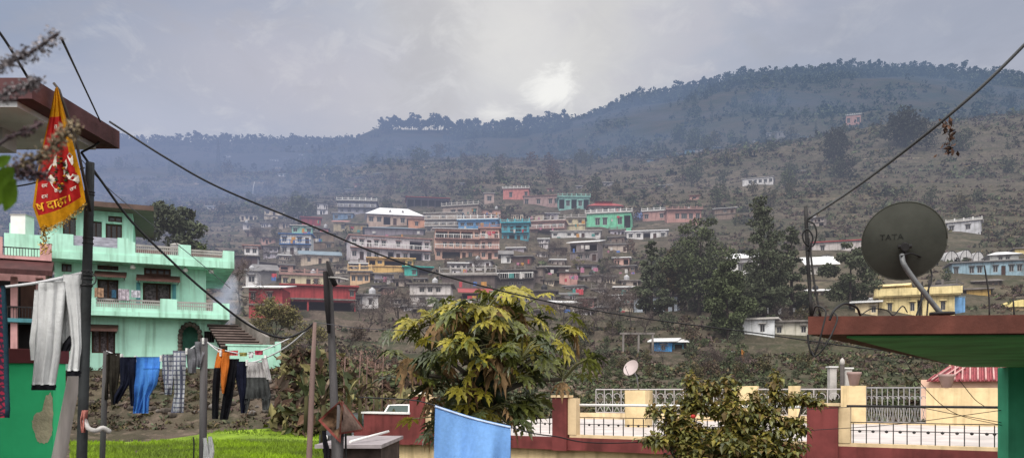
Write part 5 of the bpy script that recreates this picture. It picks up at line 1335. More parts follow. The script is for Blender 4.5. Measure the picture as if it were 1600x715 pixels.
# dry leaf bunch caught on the stay wire
t = empty('dry_leaf_bunch', P(1483, 181, 5.5), 'brown dry leaf bunch dangling from the stay wire', 'leaf bunch')
C = np.array([(RNG.normal() * .022, RNG.normal() * .02, -.02 - .26 * i / 60) for i in range(60)]); Vv, Qq = leaf_quads(RNG, C, RNG.uniform(.012, .030, 60), .5, 0, .8)
link_mesh('leaves', np_mesh('leaves', Vv, Qq, FOL['rust']), t); b = MB(); b.tube([(0, 0, 0), (.004, 0, -.12), (-.004, 0, -.26)], .003, 4); b.build('stem', BARK, t)

# poles
IRON = mat('dark_painted_pole', (0.030, 0.034, 0.036), rough=.7, var=.4, scale=3, dirt=.3, bump=.3)
WOODP = mat('pale_worn_timber', (0.50, 0.45, 0.42), rough=.9, var=.3, scale=6, stretch=(1, 1, .12), dirt=.3, bump=.3)
PINKP = mat('pinkish_bamboo', (0.26, 0.175, 0.155), rough=.8, var=.3, scale=5, stretch=(1, 1, .2))
GREYP = mat('grey_weathered_wood', (0.12, 0.112, 0.115), rough=.95, var=.4, scale=5, stretch=(1, 1, .12), bump=.6)
def pole(label, pts, r, m, name='pole', extra=None):
    root = empty(name, P(*pts[0]), label, 'pole'); b = MB(); o = Vector(P(*pts[0]))
    b.tube([Vector(P(*p)) - o for p in pts], r, 9); b.build('shaft', m, root); return root, o
dp, o = pole('dark iron pole with bindings left of the mint house windows', [(124, 1000, 7), (128, 715, 7), (134, 500, 7), (139, 330, 7), (141, 254, 7)], [.046, .044, .042, .040, .036], IRON)
b = MB()
for py, w in ((300, .046), (304, .046), (372, .047), (380, .048), (424, .050), (430, .052), (436, .050), (446, .053)): b.lathe([(w * .8, -.012), (w, 0), (w * .8, .012)], Vector(P(lerp(141, 134, (py - 254) / 250), py, 7)) - o, 10)
b.build('binding_wire', M_WIRE, dp)
b = MB(); b.tube(sample([Vector(P(*p)) - o for p in ((136, 424, 6.95), (128, 430, 6.9), (131, 440, 6.9), (146, 444, 6.92), (150, 432, 6.95), (140, 424, 6.95))], 5), .006, 5); b.build('wire_knot', M_WIRE, dp)
pole('pale square timber prop leaning behind the grey trousers', [(52, 900, 7.3), (92, 715, 7.3), (117, 585, 7.3), (126, 540, 7.3)], [.062, .06, .055, .052], WOODP, 'timber_prop')
pole('thin dark post at the left end of the second washing line', [(154, 900, 10.5), (160, 715, 10.5), (166, 548, 10.5)], .036, GREYP)
pole('grey post in the middle of the washing lines', [(316, 900, 10.5), (317, 715, 10.5), (319, 528, 10.5)], .048, GREYP)
pole('pinkish bamboo pole left of the patterned hood', [(480, 900, 9.1), (483, 715, 9.1), (488, 590, 9.1), (492, 503, 9.1)], [.034, .033, .030, .020], PINKP, 'bamboo_pole')
gp, o = pole('grey crooked electricity pole with cross wire in front of the village', [(527, 900, 9.6), (525, 715, 9.6), (521, 600, 9.6), (517, 500, 9.6), (514, 440, 9.6), (513, 408, 9.6)], [.054, .052, .048, .042, .038, .026], GREYP, 'electricity_pole')
b = MB(); b.tube([Vector(P(*p)) - o for p in ((511, 408, 9.55), (518, 432, 9.5), (524, 446, 9.5))], [.014, .036, .03], 7); b.tube([Vector(P(*p)) - o for p in ((508, 424, 9.55), (511, 470, 9.52), (514, 520, 9.5))], [.028, .035, .02], 7); b.build('splint', mat('black_splint', (.018, .016, .018), rough=.9), gp)
b = MB(); b.tube([Vector(P(*p)) - o for p in ((514, 433, 9.5), (530, 434, 9.3), (545, 437, 9.2))], .012, 6); b.build('crossarm', M_FRAMEW, gp)

# washing lines
ROPE = mat('white_nylon_rope', (0.62, 0.62, 0.64), rough=.6, var=.1)
wire('white clothes line tied from the left to the dark iron pole', [(-120, 466, 7.2), (0, 449, 7.1), (60, 441, 7.05), (138, 424, 7.0)], .012, 'clothes_line', ROPE, 'rope')
wire('second clothes line carrying the blue cloth and checked pyjamas', [(166, 548, 10.5), (190, 557, 10.5), (215, 560, 10.5), (250, 560, 10.5), (290, 549, 10.5), (319, 530, 10.5)], .010, 'clothes_line', ROPE, 'rope')
wire('third clothes line carrying the orange and black garment', [(319, 530, 10.5), (338, 546, 10.5), (365, 563, 10.5), (390, 566, 10.5), (416, 558, 10.5), (450, 540, 10.0), (492, 505, 9.15)], .010, 'clothes_line', ROPE, 'rope')
wire('small back line with red and white scraps beside the stair', [(322, 534, 11.5), (345, 545, 11.6), (380, 552, 11.7), (412, 546, 11.8), (470, 520, 12)], .008, 'clothes_line', ROPE, 'rope')
wire('thin line that holds the big blue towel', [(560, 620, 7.0), (640, 624, 7.0), (680, 633, 7.0), (735, 653, 7.0), (798, 667, 7.0), (860, 680, 7.2), (1000, 690, 9.0), (1262, 668, 16)], .006, 'clothes_line', M_WIRE, 'rope')

def panel(mb, rows, d, thick=.03, folds=3, amp=.02, seed=0, mi=0, nu=18, nr=26, bandf=None):
    """hanging cloth tube whose outline runs through rows (py, left px, right px); folds fall along it"""
    rng = random.Random(seed); ph = rng.random() * 6.28; ph2 = rng.random() * 6.28
    R = []
    for i in range(nr + 1):
        t = i / nr * (len(rows) - 1); k = min(int(t), len(rows) - 2); f = t - k; f = f * f * (3 - 2 * f) * .5 + f * .5
        R.append([lerp(rows[k][j], rows[k + 1][j], f) for j in range(3)])
    n0 = len(mb.v); N2 = 2 * nu
    for i, (py, xl, xr) in enumerate(R):
        v = i / nr
        for k in range(N2):
            u = k / nu if k < nu else 2 - k / nu
            sgn = -1 if k < nu else 1
            e = math.sqrt(max(0, 1 - (2 * u - 1) ** 2))
            fo = amp * (.35 + .75 * v) * (math.sin(2 * PI * folds * u + ph + 1.3 * v) + .5 * math.sin(2 * PI * folds * 2.3 * u + ph2 - 2.2 * v)) + amp * .5 * math.sin(9 * v + ph2 + 3 * u)
            px = lerp(xl, xr, u) + (.012 * (xr - xl)) * math.sin(7 * v + ph)
            mb.v.append(tuple(P(px, py, d + sgn * thick * e + fo)))
    for i in range(nr):
        for k in range(N2):
            j = (k + 1) % N2
            mb.f.append((n0 + i * N2 + k, n0 + i * N2 + j, n0 + (i + 1) * N2 + j, n0 + (i + 1) * N2 + k)); mb.m.append(bandf(i / nr, (k if k < nu else N2 - k) / nu) if bandf else mi); mb.s.append(True)
    mb.f.append(tuple(n0 + k for k in range(N2))); mb.m.append(mi); mb.s.append(False)
    e = n0 + nr * N2; mb.f.append(tuple(e + N2 - 1 - k for k in range(N2))); mb.m.append(mi); mb.s.append(False)
def cloth_mat(name, c, var=.18, scale=14, **kw): return mat(name, c, rough=.95, var=var, scale=scale, bump=.35, spec=.1, **kw)
def garment(name, label, cat, mats, panels, d, kids=()):
    b = MB()
    for i, p in enumerate(panels): panel(b, p[0], p[2] if len(p) > 2 and p[2] else d, seed=i + len(label), **(p[1] or {}))
    V0 = b.v; o = P(panels[0][0][0][1], panels[0][0][0][0], d)
    b.v = [tuple(Vector(v) - o) for v in b.v]
    ob = b.build(name, mats, None, o); tag(ob, label, cat)
    for kn, km, kp, kd in kids:
        q = MB()
        for i, p in enumerate(kp): panel(q, p, kd, thick=.05, folds=2, amp=.006, seed=i, nr=4)
        q.v = [tuple(Vector(v) - o) for v in q.v]; q.build(kn, km, ob)
    return ob
def line_pegs(spots, d):
    for px, py in spots:
        b = MB(); b.box(-.012, .012, -.02, .02, -.05, .03); b.box(-.008, .008, -.025, .025, -.02, .0)
        tag(b.build('clothes_peg', M_WHITE, None, P(px, py, d)), 'small pale clothes peg clipped on the second or third washing line', 'peg', 'pegs on the washing lines')
GREYC = cloth_mat('light_grey_jersey', (0.60, 0.61, 0.61), .10)
BLK = cloth_mat('black_cotton', (0.012, 0.012, 0.016), .3); NAVY = cloth_mat('navy_cotton', (0.014, 0.016, 0.034), .3)
garment('trousers', 'light grey track trousers with black cuffs hung by the dark pole', 'trousers', [GREYC], [
    ([(440, 60, 104), (452, 60, 105), (500, 58, 99), (550, 54, 95), (601, 50, 87)], dict(folds=2.5, amp=.02, thick=.055), 6.98),
    ([(428, 98, 130), (445, 99, 131), (490, 106, 131), (540, 111, 131), (579, 105, 131)], dict(folds=2, amp=.016, thick=.05), 7.0),
    ([(434, 76, 128), (460, 78, 127), (500, 88, 122), (538, 94, 114), (545, 98, 108)], dict(folds=3, amp=.012, thick=.02), 7.06),
    ([(452, 54, 66), (500, 50, 64), (535, 46, 62), (562, 48, 60)], dict(folds=1, amp=.01, thick=.02), 7.08)], 7.0,
    [('cuff', BLK, [[(600, 49, 87.5), (604, 49, 88), (609, 49, 87)]], 6.98), ('cuff', BLK, [[(578, 104.5, 131.5), (582, 104, 132), (587, 104, 131)]], 7.0), ('waistband', BLK, [[(524, 108, 122), (536, 98, 119), (548, 95, 109)]], 7.03)])
PLAID = bpy.data.materials.new('red_black_ikat')
def pattern_mat(name, build_cols, scale):
    """woven pattern: two crossed wave bands"""
    m = mat(name, build_cols[0], rough=.95, var=.2, scale=10, bump=.2, spec=.1); N, L = m.node_tree.nodes, m.node_tree.links
    b = [n for n in N if n.type == 'BSDF_PRINCIPLED'][0]; src = b.inputs['Base Color'].links[0].from_socket
    tc = [n for n in N if n.type == 'TEX_COORD'][0]
    for i, (ax, sc, col, th) in enumerate(build_cols[1]):
        w = N.new('ShaderNodeTexWave'); w.bands_direction = ax; w.inputs['Scale'].default_value = sc; w.inputs['Distortion'].default_value = scale
        L.new(tc.outputs['Object'], w.inputs['Vector'])
        r = N.new('ShaderNodeMapRange'); r.inputs[1].default_value = th; r.inputs[2].default_value = th + .12; L.new(w.outputs[1], r.inputs[0])
        x = N.new('ShaderNodeMix'); x.data_type = 'RGBA'; L.new(r.outputs[0], x.inputs[0]); L.new(src, x.inputs[6]); x.inputs[7].default_value = (*col, 1)
        src = x.outputs[2]
    L.new(src, b.inputs['Base Color']); return m
bpy.data.materials.remove(PLAID)
IKAT = pattern_mat('red_black_ikat', ((0.26, 0.022, 0.05), [('Z', 7, (.02, .02, .03), .62), ('DIAGONAL', 9, (.03, .02, .04), .68)]), 6.0)
garment('shawl', 'red and black patterned shawl hanging at the left edge', 'shawl', [IKAT, cloth_mat('teal_border', (.02, .05, .07))], [([(446, -60, 9), (500, -60, 11), (580, -58, 14), (640, -56, 17), (652, -54, 15)], dict(folds=3, amp=.02, thick=.02, bandf=lambda v, u: 1 if u > .88 else 0))], 6.6)
OLV = cloth_mat('dark_olive_cotton', (0.040, 0.034, 0.028), .3)
garment('trousers', 'dark brown trousers beside the thin post on the second line', 'trousers', [OLV], [([(551, 167, 188), (580, 169, 188), (610, 171, 183), (632, 174, 180)], dict(folds=1.5, amp=.02)), ([(553, 165, 172), (600, 163, 170), (624, 162, 169)], dict(folds=1, amp=.01))], 10.5)
garment('trousers', 'black navy trousers between brown trousers and blue cloth', 'trousers', [NAVY], [([(557, 187, 212), (575, 187, 212), (600, 188, 202), (618, 178, 192), (630, 177, 184)], dict(folds=2, amp=.025)), ([(557, 196, 213), (590, 200, 212), (622, 203, 210), (634, 204, 209)], dict(folds=1.5, amp=.02))], 10.45)
SKY = cloth_mat('bright_blue_cotton', (0.080, 0.260, 0.72), .14)
garment('salwar', 'bright blue loose trousers on the second washing line', 'trousers', [SKY], [([(557, 210, 252), (575, 209, 250), (600, 208, 244), (615, 209, 235), (645, 208, 221)], dict(folds=3, amp=.035, thick=.04)), ([(575, 222, 250), (600, 224, 245), (618, 222, 234), (645, 221, 232)], dict(folds=2, amp=.03, thick=.05), 10.44)], 10.48)
CHK = pattern_mat('grey_white_check', ((0.56, 0.57, 0.60), [('X', 5.2, (.13, .14, .20), .74), ('Z', 5.2, (.14, .15, .21), .74)]), .4)
garment('pyjamas', 'grey and white checked pyjamas on the second washing line', 'pyjamas', [CHK], [([(553, 253, 274), (580, 253, 272), (605, 257, 270), (616, 257, 268)], dict(folds=1.6, amp=.03)), ([(547, 270, 292), (580, 271, 290), (615, 272, 288), (644, 267, 287)], dict(folds=2, amp=.03, thick=.05))], 10.48)
garment('undershirt', 'plain grey shorts hung next to the middle post', 'shorts', [cloth_mat('mid_grey_jersey', (.19, .19, .21), .2)], [([(544, 290, 308), (560, 292, 310), (582, 294, 306)], dict(folds=1.5, amp=.02)), ([(533, 304, 322), (552, 306, 320), (574, 308, 314)], dict(folds=1.5, amp=.02))], 10.48)
ORG = cloth_mat('orange_fleece', (0.62, 0.17, 0.030), .15)
garment('track_jacket', 'orange and black track jacket on the third washing line', 'jacket', [ORG, BLK], [
    ([(545, 341, 352), (560, 337, 349), (578, 334, 345), (600, 332, 344), (630, 331, 342), (654, 331, 341)], dict(folds=1, amp=.02, bandf=lambda v, u: 0 if v < .34 else 1)),
    ([(549, 348, 359), (570, 345, 358), (600, 345, 353), (614, 347, 350)], dict(folds=1, amp=.02, thick=.05), 10.42)], 10.5)
garment('trousers', 'black trousers with navy top right of the orange jacket', 'trousers', [BLK, NAVY], [([(560, 356, 374), (590, 354, 368), (620, 348, 364), (655, 343, 356)], dict(folds=1.5, amp=.025)), ([(564, 370, 386), (590, 368, 385), (620, 374, 384), (645, 376, 382)], dict(folds=1.5, amp=.02, mi=1))], 10.48)
garment('skirt', 'two tone white and grey pleated skirt at the end of the third line', 'skirt', [cloth_mat('off_white_cotton', (.52, .50, .50), .12), cloth_mat('ash_grey_cotton', (.085, .09, .09), .3)], [
    ([(565, 385, 414), (580, 384, 418), (605, 383, 422), (622, 381, 424)], dict(folds=5, amp=.03, bandf=lambda v, u: 0 if v < .46 else 1)), ([(559, 408, 417), (575, 411, 421), (592, 416, 424)], dict(folds=1, amp=.015), 10.42), ([(615, 378, 392), (630, 377, 390), (645, 378, 386)], dict(folds=1, amp=.02, mi=1), 10.5), ([(615, 408, 424), (640, 410, 420)], dict(folds=1, amp=.02, mi=1), 10.5)], 10.48)
line_pegs(((190, 556), (212, 559), (252, 558), (292, 547), (318, 531), (345, 550), (386, 565), (415, 558)), 10.46)
for x0, x1, y0, y1, c, lab in ((357, 372, 547, 555, (.50, .10, .10), 'small red cloth scrap on the back line beside the stair'), (374, 386, 550, 556, (.30, .28, .10), 'small mustard cloth scrap on the back line'), (388, 396, 549, 559, (.7, .7, .7), 'small white cloth on the back line'), (398, 411, 547, 554, (.40, .06, .10), 'short crimson and black cloth ending the back line')):
    garment('cloth_scrap', lab, 'cloth', [cloth_mat('scrap_%d' % x0, c)], [([(y0, x0, x1), (y1, x0 + .6, x1 - .4)], dict(folds=1.5, amp=.012, thick=.015, nr=6))], 11.68)
BT = cloth_mat('pale_blue_towel', (0.20, 0.40, 0.78), .10, 30)
def towel():
    b = MB(); n, m = 26, 30; o = P(740, 650, 7)
    for j in range(m + 1):
        v = j / m
        for i in range(n + 1):
            u = i / n; px = lerp(680, 798, u) + (lerp(-4, -2, u) * v); top = 634 + 33 * u + 2.5 * math.sin(PI * u); py = top + v * lerp(150, 130, u)
            dd = 7 + (.09 * math.sin(6 * u + 1.6 * v) + .04 * math.sin(15 * u + 1.5 - 2 * v) + .02 * math.sin(29 * u + 4 * v)) * (.25 + v) - .02
            b.v.append(tuple(P(px, py, dd) - o))
    for j in range(m):
        for i in range(n): a = j * (n + 1) + i; b.f.append((a, a + 1, a + n + 2, a + n + 1)); b.m.append(0); b.s.append(True)
    # the short end folded over the line at the back, with a pale hem
    k0 = len(b.v)
    for j in (0, 1):
        for i in range(n + 1):
            u = i / n; p = Vector(b.v[i]); b.v.append(tuple(p + Vector((0, .03 + .02 * j, .012 - .3 * j))))
    for i in range(n):
        b.f.append((i + 1, i, k0 + i, k0 + i + 1)); b.m.append(0); b.s.append(True); b.f.append((k0 + i, k0 + n + 1 + i, k0 + n + 2 + i, k0 + i + 1)); b.m.append(0); b.s.append(True)
    t = b.build('towel', BT, None, o); tag(t, 'large pale blue towel hanging in front of the papaya tree', 'towel')
    h = MB(); h.tube([Vector(b.v[i]) + Vector((0, -.004, .0)) for i in range(n + 1)], .010, 5); h.build('hem', cloth_mat('pale_hem', (.5, .6, .8), .1), t)
towel()
garment('socks', 'white long cuffed sock pair standing on the post stub above the field', 'socks', [cloth_mat('white_cotton', (.6, .6, .6), .1)], [([(683, 317, 323), (695, 318, 325), (715, 317, 327), (735, 318, 330)], dict(folds=1, amp=.008, thick=.03)), ([(681, 325, 331), (695, 325, 334), (705, 326, 335), (730, 322, 332)], dict(folds=1, amp=.008, thick=.03))], 10.35)
wire('thin bent rod beside the white socks', [(302, 682, 10.4), (303, 700, 10.4), (300, 760, 10.4)], .010, 'iron_rod', M_METAL, 'rod')
t = garment('rag', 'pink and white rag tied around the dark pole near its foot', 'rag', [cloth_mat('pink_rag', (.46, .18, .15))], [([(640, 128, 138), (655, 125, 136), (675, 127, 133)], dict(folds=2, amp=.02, thick=.03))], 6.9)
wire('frayed white string trailing from the rag on the pole', [(132, 655, 6.9), (138, 668, 6.88), (150, 672, 6.9), (160, 668, 6.95), (172, 674, 7)], .022, 'string', cloth_mat('frayed_white', (.5, .48, .46)), 'string', 5)

# patterned hood: mat folded over a pole like a tent
hd = empty('folded_mat', P(533, 624, 8), 'red bordered woven mat folded like a hood over a pole', 'mat')
BORD = cloth_mat('brick_red_border', (.20, .055, .045), .25); WOV = cloth_mat('worn_floral_weave', (.17, .10, .06), .6, 7); WOV2 = cloth_mat('faded_rose_weave', (.23, .155, .125), .4, 9)
def tent(A, Bp, Cp, Dp, inner, sag):
    """curved quad A-B-C-D with a border strip"""
    o = P(533, 624, 8); b = MB(); n = 14; cs = [Vector(P(*q)) - o for q in (A, Bp, Cp, Dp)]
    for j in range(n + 1):
        for i in range(n + 1):
            u, v = i / n, j / n; p = cs[0].lerp(cs[1], u).lerp(cs[3].lerp(cs[2], u), v)
            b.v.append((p.x, p.y + sag * math.sin(PI * u) * math.sin(PI * v) + .01 * math.sin(9 * u + 4 * v), p.z))
    for j in range(n):
        for i in range(n): a = j * (n + 1) + i; b.f.append((a, a + 1, a + n + 2, a + n + 1)); b.m.append(1 if i in (0, n - 1) or j in (0, n - 1) else 0); b.s.append(True)
    return b.build('flap', [inner, BORD], hd)
tent((531, 625, 8.0), (497, 656, 8.25), (532, 692, 7.85), (537, 640, 7.72), WOV, .16)
tent((533, 624, 8.02), (537, 638, 7.72), (529, 677, 7.75), (529, 678, 7.76), WOV, .02)
tent((534, 625, 8.03), (536, 640, 7.74), (530, 678, 7.78), (572, 672, 8.15), WOV2, -.10)
pole('slim greenish pole under the hooded mat', [(528, 900, 8.05), (530, 715, 8.05), (533, 632, 8.05)], .04, GREYP)
rod('thin rod right of the hooded mat pole', [(541, 760, 8.2), (540, 672, 8.2)], .012)
garment('stocking', 'black stocking hanging left below the hooded mat', 'stocking', [BLK], [([(672, 503, 509), (690, 504, 512), (705, 506, 516), (740, 504, 514)], dict(folds=1, amp=.01, thick=.03))], 8.2)

# near green wall with peeled plaster
gk = 9.0; wl = empty('garden_wall', P(40, 715, gk), 'bright green plaster wall with peeled patch and maroon coping', 'wall')
kx = gk / F
b = MB(); b.box(-3, (83 - 40) * kx, 0, .25, -2.2, (715 - 567) * kx); b.build('wall_body', GREENP, wl)
b = MB(); b.box(-3, (85 - 40) * kx, -.05, .3, (715 - 567) * kx + .002, (715 - 545) * kx); b.build('coping', MAROON, wl)
b = MB(); rr = random.Random(3)
pts = [(80, 612), (70, 622), (66, 640), (56, 646), (50, 660), (54, 676), (58, 688), (70, 692), (78, 684), (82.5, 670), (82.5, 630)]
fine = sample([Vector(((x - 40) * kx, -.004, (715 - y) * kx)) for x, y in pts + pts[:1]], 5)[:-1]
b.face([(v.x + rr.uniform(-.008, .008), v.y, v.z + rr.uniform(-.008, .008)) for v in fine]); b.build('bare_plaster', mat('bare_sandy_plaster', (.66, .58, .40), rough=.95, var=.25, scale=6, dirt=.1, bump=.6), wl)

# flag
FT = 6.7
def fpt(u, v, off=0.0):
    Lk = [(0, 86, 138), (.16, 78, 178), (.4, 64, 238), (.62, 56, 285), (.82, 51, 322), (1, 64, 360)]
    Rk = [(0, 90, 136), (.16, 101, 176), (.4, 115, 226), (.62, 125, 266), (.82, 131, 296), (1, 134, 316)]
    def at(K):
        for a, c in zip(K, K[1:]):
            if v <= c[0]: t = (v - a[0]) / (c[0] - a[0]); return (lerp(a[1], c[1], t), lerp(a[2], c[2], t))
        return K[-1][1:]
    l, r = at(Lk), at(Rk)
    f = .05 * math.sin(2.3 * PI * u + 1.5 * v) * (.25 + v) + .022 * math.sin(6 * PI * u + 3 * v)
    return Vector(P(lerp(l[0], r[0], u), lerp(l[1], r[1], u) + 6 * v * math.sin(PI * u), FT + f - .10 * u + off))
def make_flag():
    o = P(88, 137, FT); b = MB(); n, m = 40, 56
    fl = cloth_mat('crimson_satin', (0.50, 0.026, 0.026), .2, 6, trans=.35); ye = cloth_mat('golden_yellow_satin', (0.66, 0.30, 0.012), .25, 9, trans=.35)
    for j in range(m + 1):
        for i in range(n + 1): b.v.append(tuple(fpt(i / n, j / m) - o))
    for j in range(m):
        for i in range(n):
            u, v = (i + .5) / n, (j + .5) / m; a = j * (n + 1) + i
            yel = v < .17 or v > .885 or u < .06 or u > lerp(.72, .93, min(1, max(0, (v - .17) / .5)))
            b.f.append((a, a + 1, a + n + 2, a + n + 1)); b.m.append(1 if yel else 0); b.s.append(True)
    fo = b.build('flag', [fl, ye], None, o); tag(fo, 'red and yellow religious pennant with white emblem hanging by the dark pole', 'flag')
    def shape(name, uvs, m, off=-.012):
        q = MB(); q.face([fpt(*t, off) - o for t in uvs]); q.build(name, m, fo)
    wm = cloth_mat('cream_print', (.66, .60, .52), .15); gm = cloth_mat('marigold_print', (.55, .22, .02), .3); grn = cloth_mat('leaf_print', (.05, .10, .04), .5)
    # pale curved strokes on both sides of a beaded garland
    for st in ([(.34, .50), (.26, .55), (.20, .585)], [(.30, .585), (.40, .64), (.50, .70), (.56, .745)], [(.70, .50), (.69, .56), (.66, .60)], [(.68, .61), (.80, .645), (.90, .68), (.93, .73)], [(.45, .44), (.42, .49), (.46, .53)], [(.80, .455), (.86, .50), (.87, .55)]):
        q = MB(); w_ = [.035] + [.052] * (len(st) - 2) + [.020]
        for (a, wa), (c, wc) in zip(zip(st, w_), zip(st[1:], w_[1:])): q.face([fpt(a[0] - wa, a[1] + wa * .3, -.009) - o, fpt(a[0] + wa, a[1] - wa * .3, -.009) - o, fpt(c[0] + wc, c[1] - wc * .3, -.009) - o, fpt(c[0] - wc, c[1] + wc * .3, -.009) - o])
        q.build('emblem_stroke', wm, fo)
    for k in range(26):
        t = k / 25; u = .56 + .13 * math.sin(t * PI) * (1 if k % 2 else -1) + (.02 if k % 3 else -.03); v = .46 + .26 * t
        q = MB(); q.lathe([(0, -.012), (.017, 0), (0, .012)], fpt(u, v, -.014) - o, 7); q.build('garland_bead', (gm, grn, MAROON)[k % 3], fo)
    # lettering
    dg = bpy.context.evaluated_depsgraph_get
    def text(body, u0, v0, su, sv, m):
        cu = bpy.data.curves.new('lettering', 'FONT'); cu.body = body; cu.size = 1; cu.offset = .018; to = bpy.data.objects.new('lettering_source', cu); COL.objects.link(to)
        me = bpy.data.meshes.new_from_object(to.evaluated_get(dg())); bpy.data.objects.remove(to)
        for vtx in me.vertices: vtx.co = fpt(u0 + vtx.co.x * su, v0 - vtx.co.y * sv - .05 * 0, -.010) - o
        me.materials.append(m); t = bpy.data.objects.new('lettering', me); COL.objects.link(t); t.parent = fo
    text('ष दाहा।', .06, .865, .245, .10, gm if False else cloth_mat('yellow_print', (.70, .36, .03), .15))
    for u0, v0 in ((.14, .67), (.16, .765), (.42, .735), (.74, .775), (.30, .34), (.36, .26)): text('राम', u0, v0, .10, .045, wm)
    # gold tinsel fringe and the tassel
    C = np.array([tuple(fpt(random.random(), 1.0 + random.random() * .0) - o + Vector((random.gauss(0, .008), random.gauss(0, .01), -abs(random.gauss(0, .022))))) for _ in range(420)])
    Vv, Qq = leaf_quads(RNG, C, RNG.uniform(.006, .016, len(C)), .3); tin = mat('gold_tinsel', (.62, .40, .10), rough=.35, var=.3, scale=20, island=.5, metal=.4)
    f2 = link_mesh('fringe', np_mesh('fringe', Vv, Qq, tin), fo)
    C = np.array([tuple(P(70 + random.gauss(0, 4.0) * (.6 + .5 * t), 352 + 46 * t, FT) - o + Vector((0, random.gauss(0, .02), 0))) for t in np.linspace(0, 1, 170)])
    Vv, Qq = leaf_quads(RNG, C, RNG.uniform(.008, .020, len(C)), .35); link_mesh('tassel', np_mesh('tassel', Vv, Qq, [tin, FOL['rust']], RNG.integers(0, 2, len(Qq)) * (RNG.random(len(Qq)) < .4)), fo)
    q = MB(); q.tube([Vector(P(*p)) - o for p in ((84, 130, FT + .02), (92, 140, FT + .02), (118, 216, FT + .0), (137, 305, FT + .12), (141, 330, FT + .2))], .012, 6); q.build('stick', BARK, fo)
make_flag()

# ------------------------------------------------------------------ near plants
LEAFY = mat('papaya_leaf_green', (0.165, 0.185, 0.042), rough=.32, var=.35, scale=3, island=.45, trans=.30, spec=.55)
LEAFL = mat('papaya_leaf_yellow', (0.40, 0.35, 0.045), rough=.45, var=.25, scale=3, island=.35, trans=.35, spec=.5)
LEAFD = mat('papaya_leaf_dark', (0.078, 0.100, 0.036), rough=.4, var=.4, scale=3, island=.4, trans=.2, spec=.6)
LEAFB = mat('papaya_leaf_brown', (0.30, 0.185, 0.085), rough=.7, var=.4, scale=3, island=.4, trans=.25)
def papaya_leaf(mb, base, direction, size, mi, rng, droop):
    """palmate leaf: nine lobed fingers, each toothed, folded along its rib and drooping"""
    dx = Vector(direction); dx.z = 0; dx = dx.normalized() if dx.length > 1e-4 else Vector((1, 0, 0)); up = Vector((0, 0, 1))
    fwd = (dx * math.cos(droop) - up * math.sin(droop)).normalized(); side = fwd.cross(up).normalized(); nrm = side.cross(fwd).normalized()
    roll = rng.normal() * .45; side, nrm = side * math.cos(roll) + nrm * math.sin(roll), nrm * math.cos(roll) - side * math.sin(roll)
    for a in (-2.35, -1.75, -1.15, -.58, 0, .58, 1.15, 1.75, 2.35):
        a2 = a + rng.normal() * .08; L = size * (1.0 - .16 * abs(a)) * rng.uniform(.85, 1.1); v = fwd * math.cos(a2) + side * math.sin(a2); s = nrm.cross(v)
        cl = rng.uniform(.25, .6) + (.9 if mi == 3 else 0)
        prof = ((0, .016), (.22, .085), (.36, .075), (.50, .19), (.60, .09), (.74, .15), (.83, .065), (1, 0.004)); pts = []
        for t, w in prof:
            p = base + v * (L * t) - up * (cl * L * t * t * .62) ; pts.append((p, s * (w * L), nrm * (w * L * .45)))
        for (p, w, h), (p2, w2, h2) in zip(pts, pts[1:]):
            mb.face([p, p2, p2 + w2 + h2, p + w + h], mi, True); mb.face([p2, p, p - w + h, p2 - w2 + h2], mi, True)
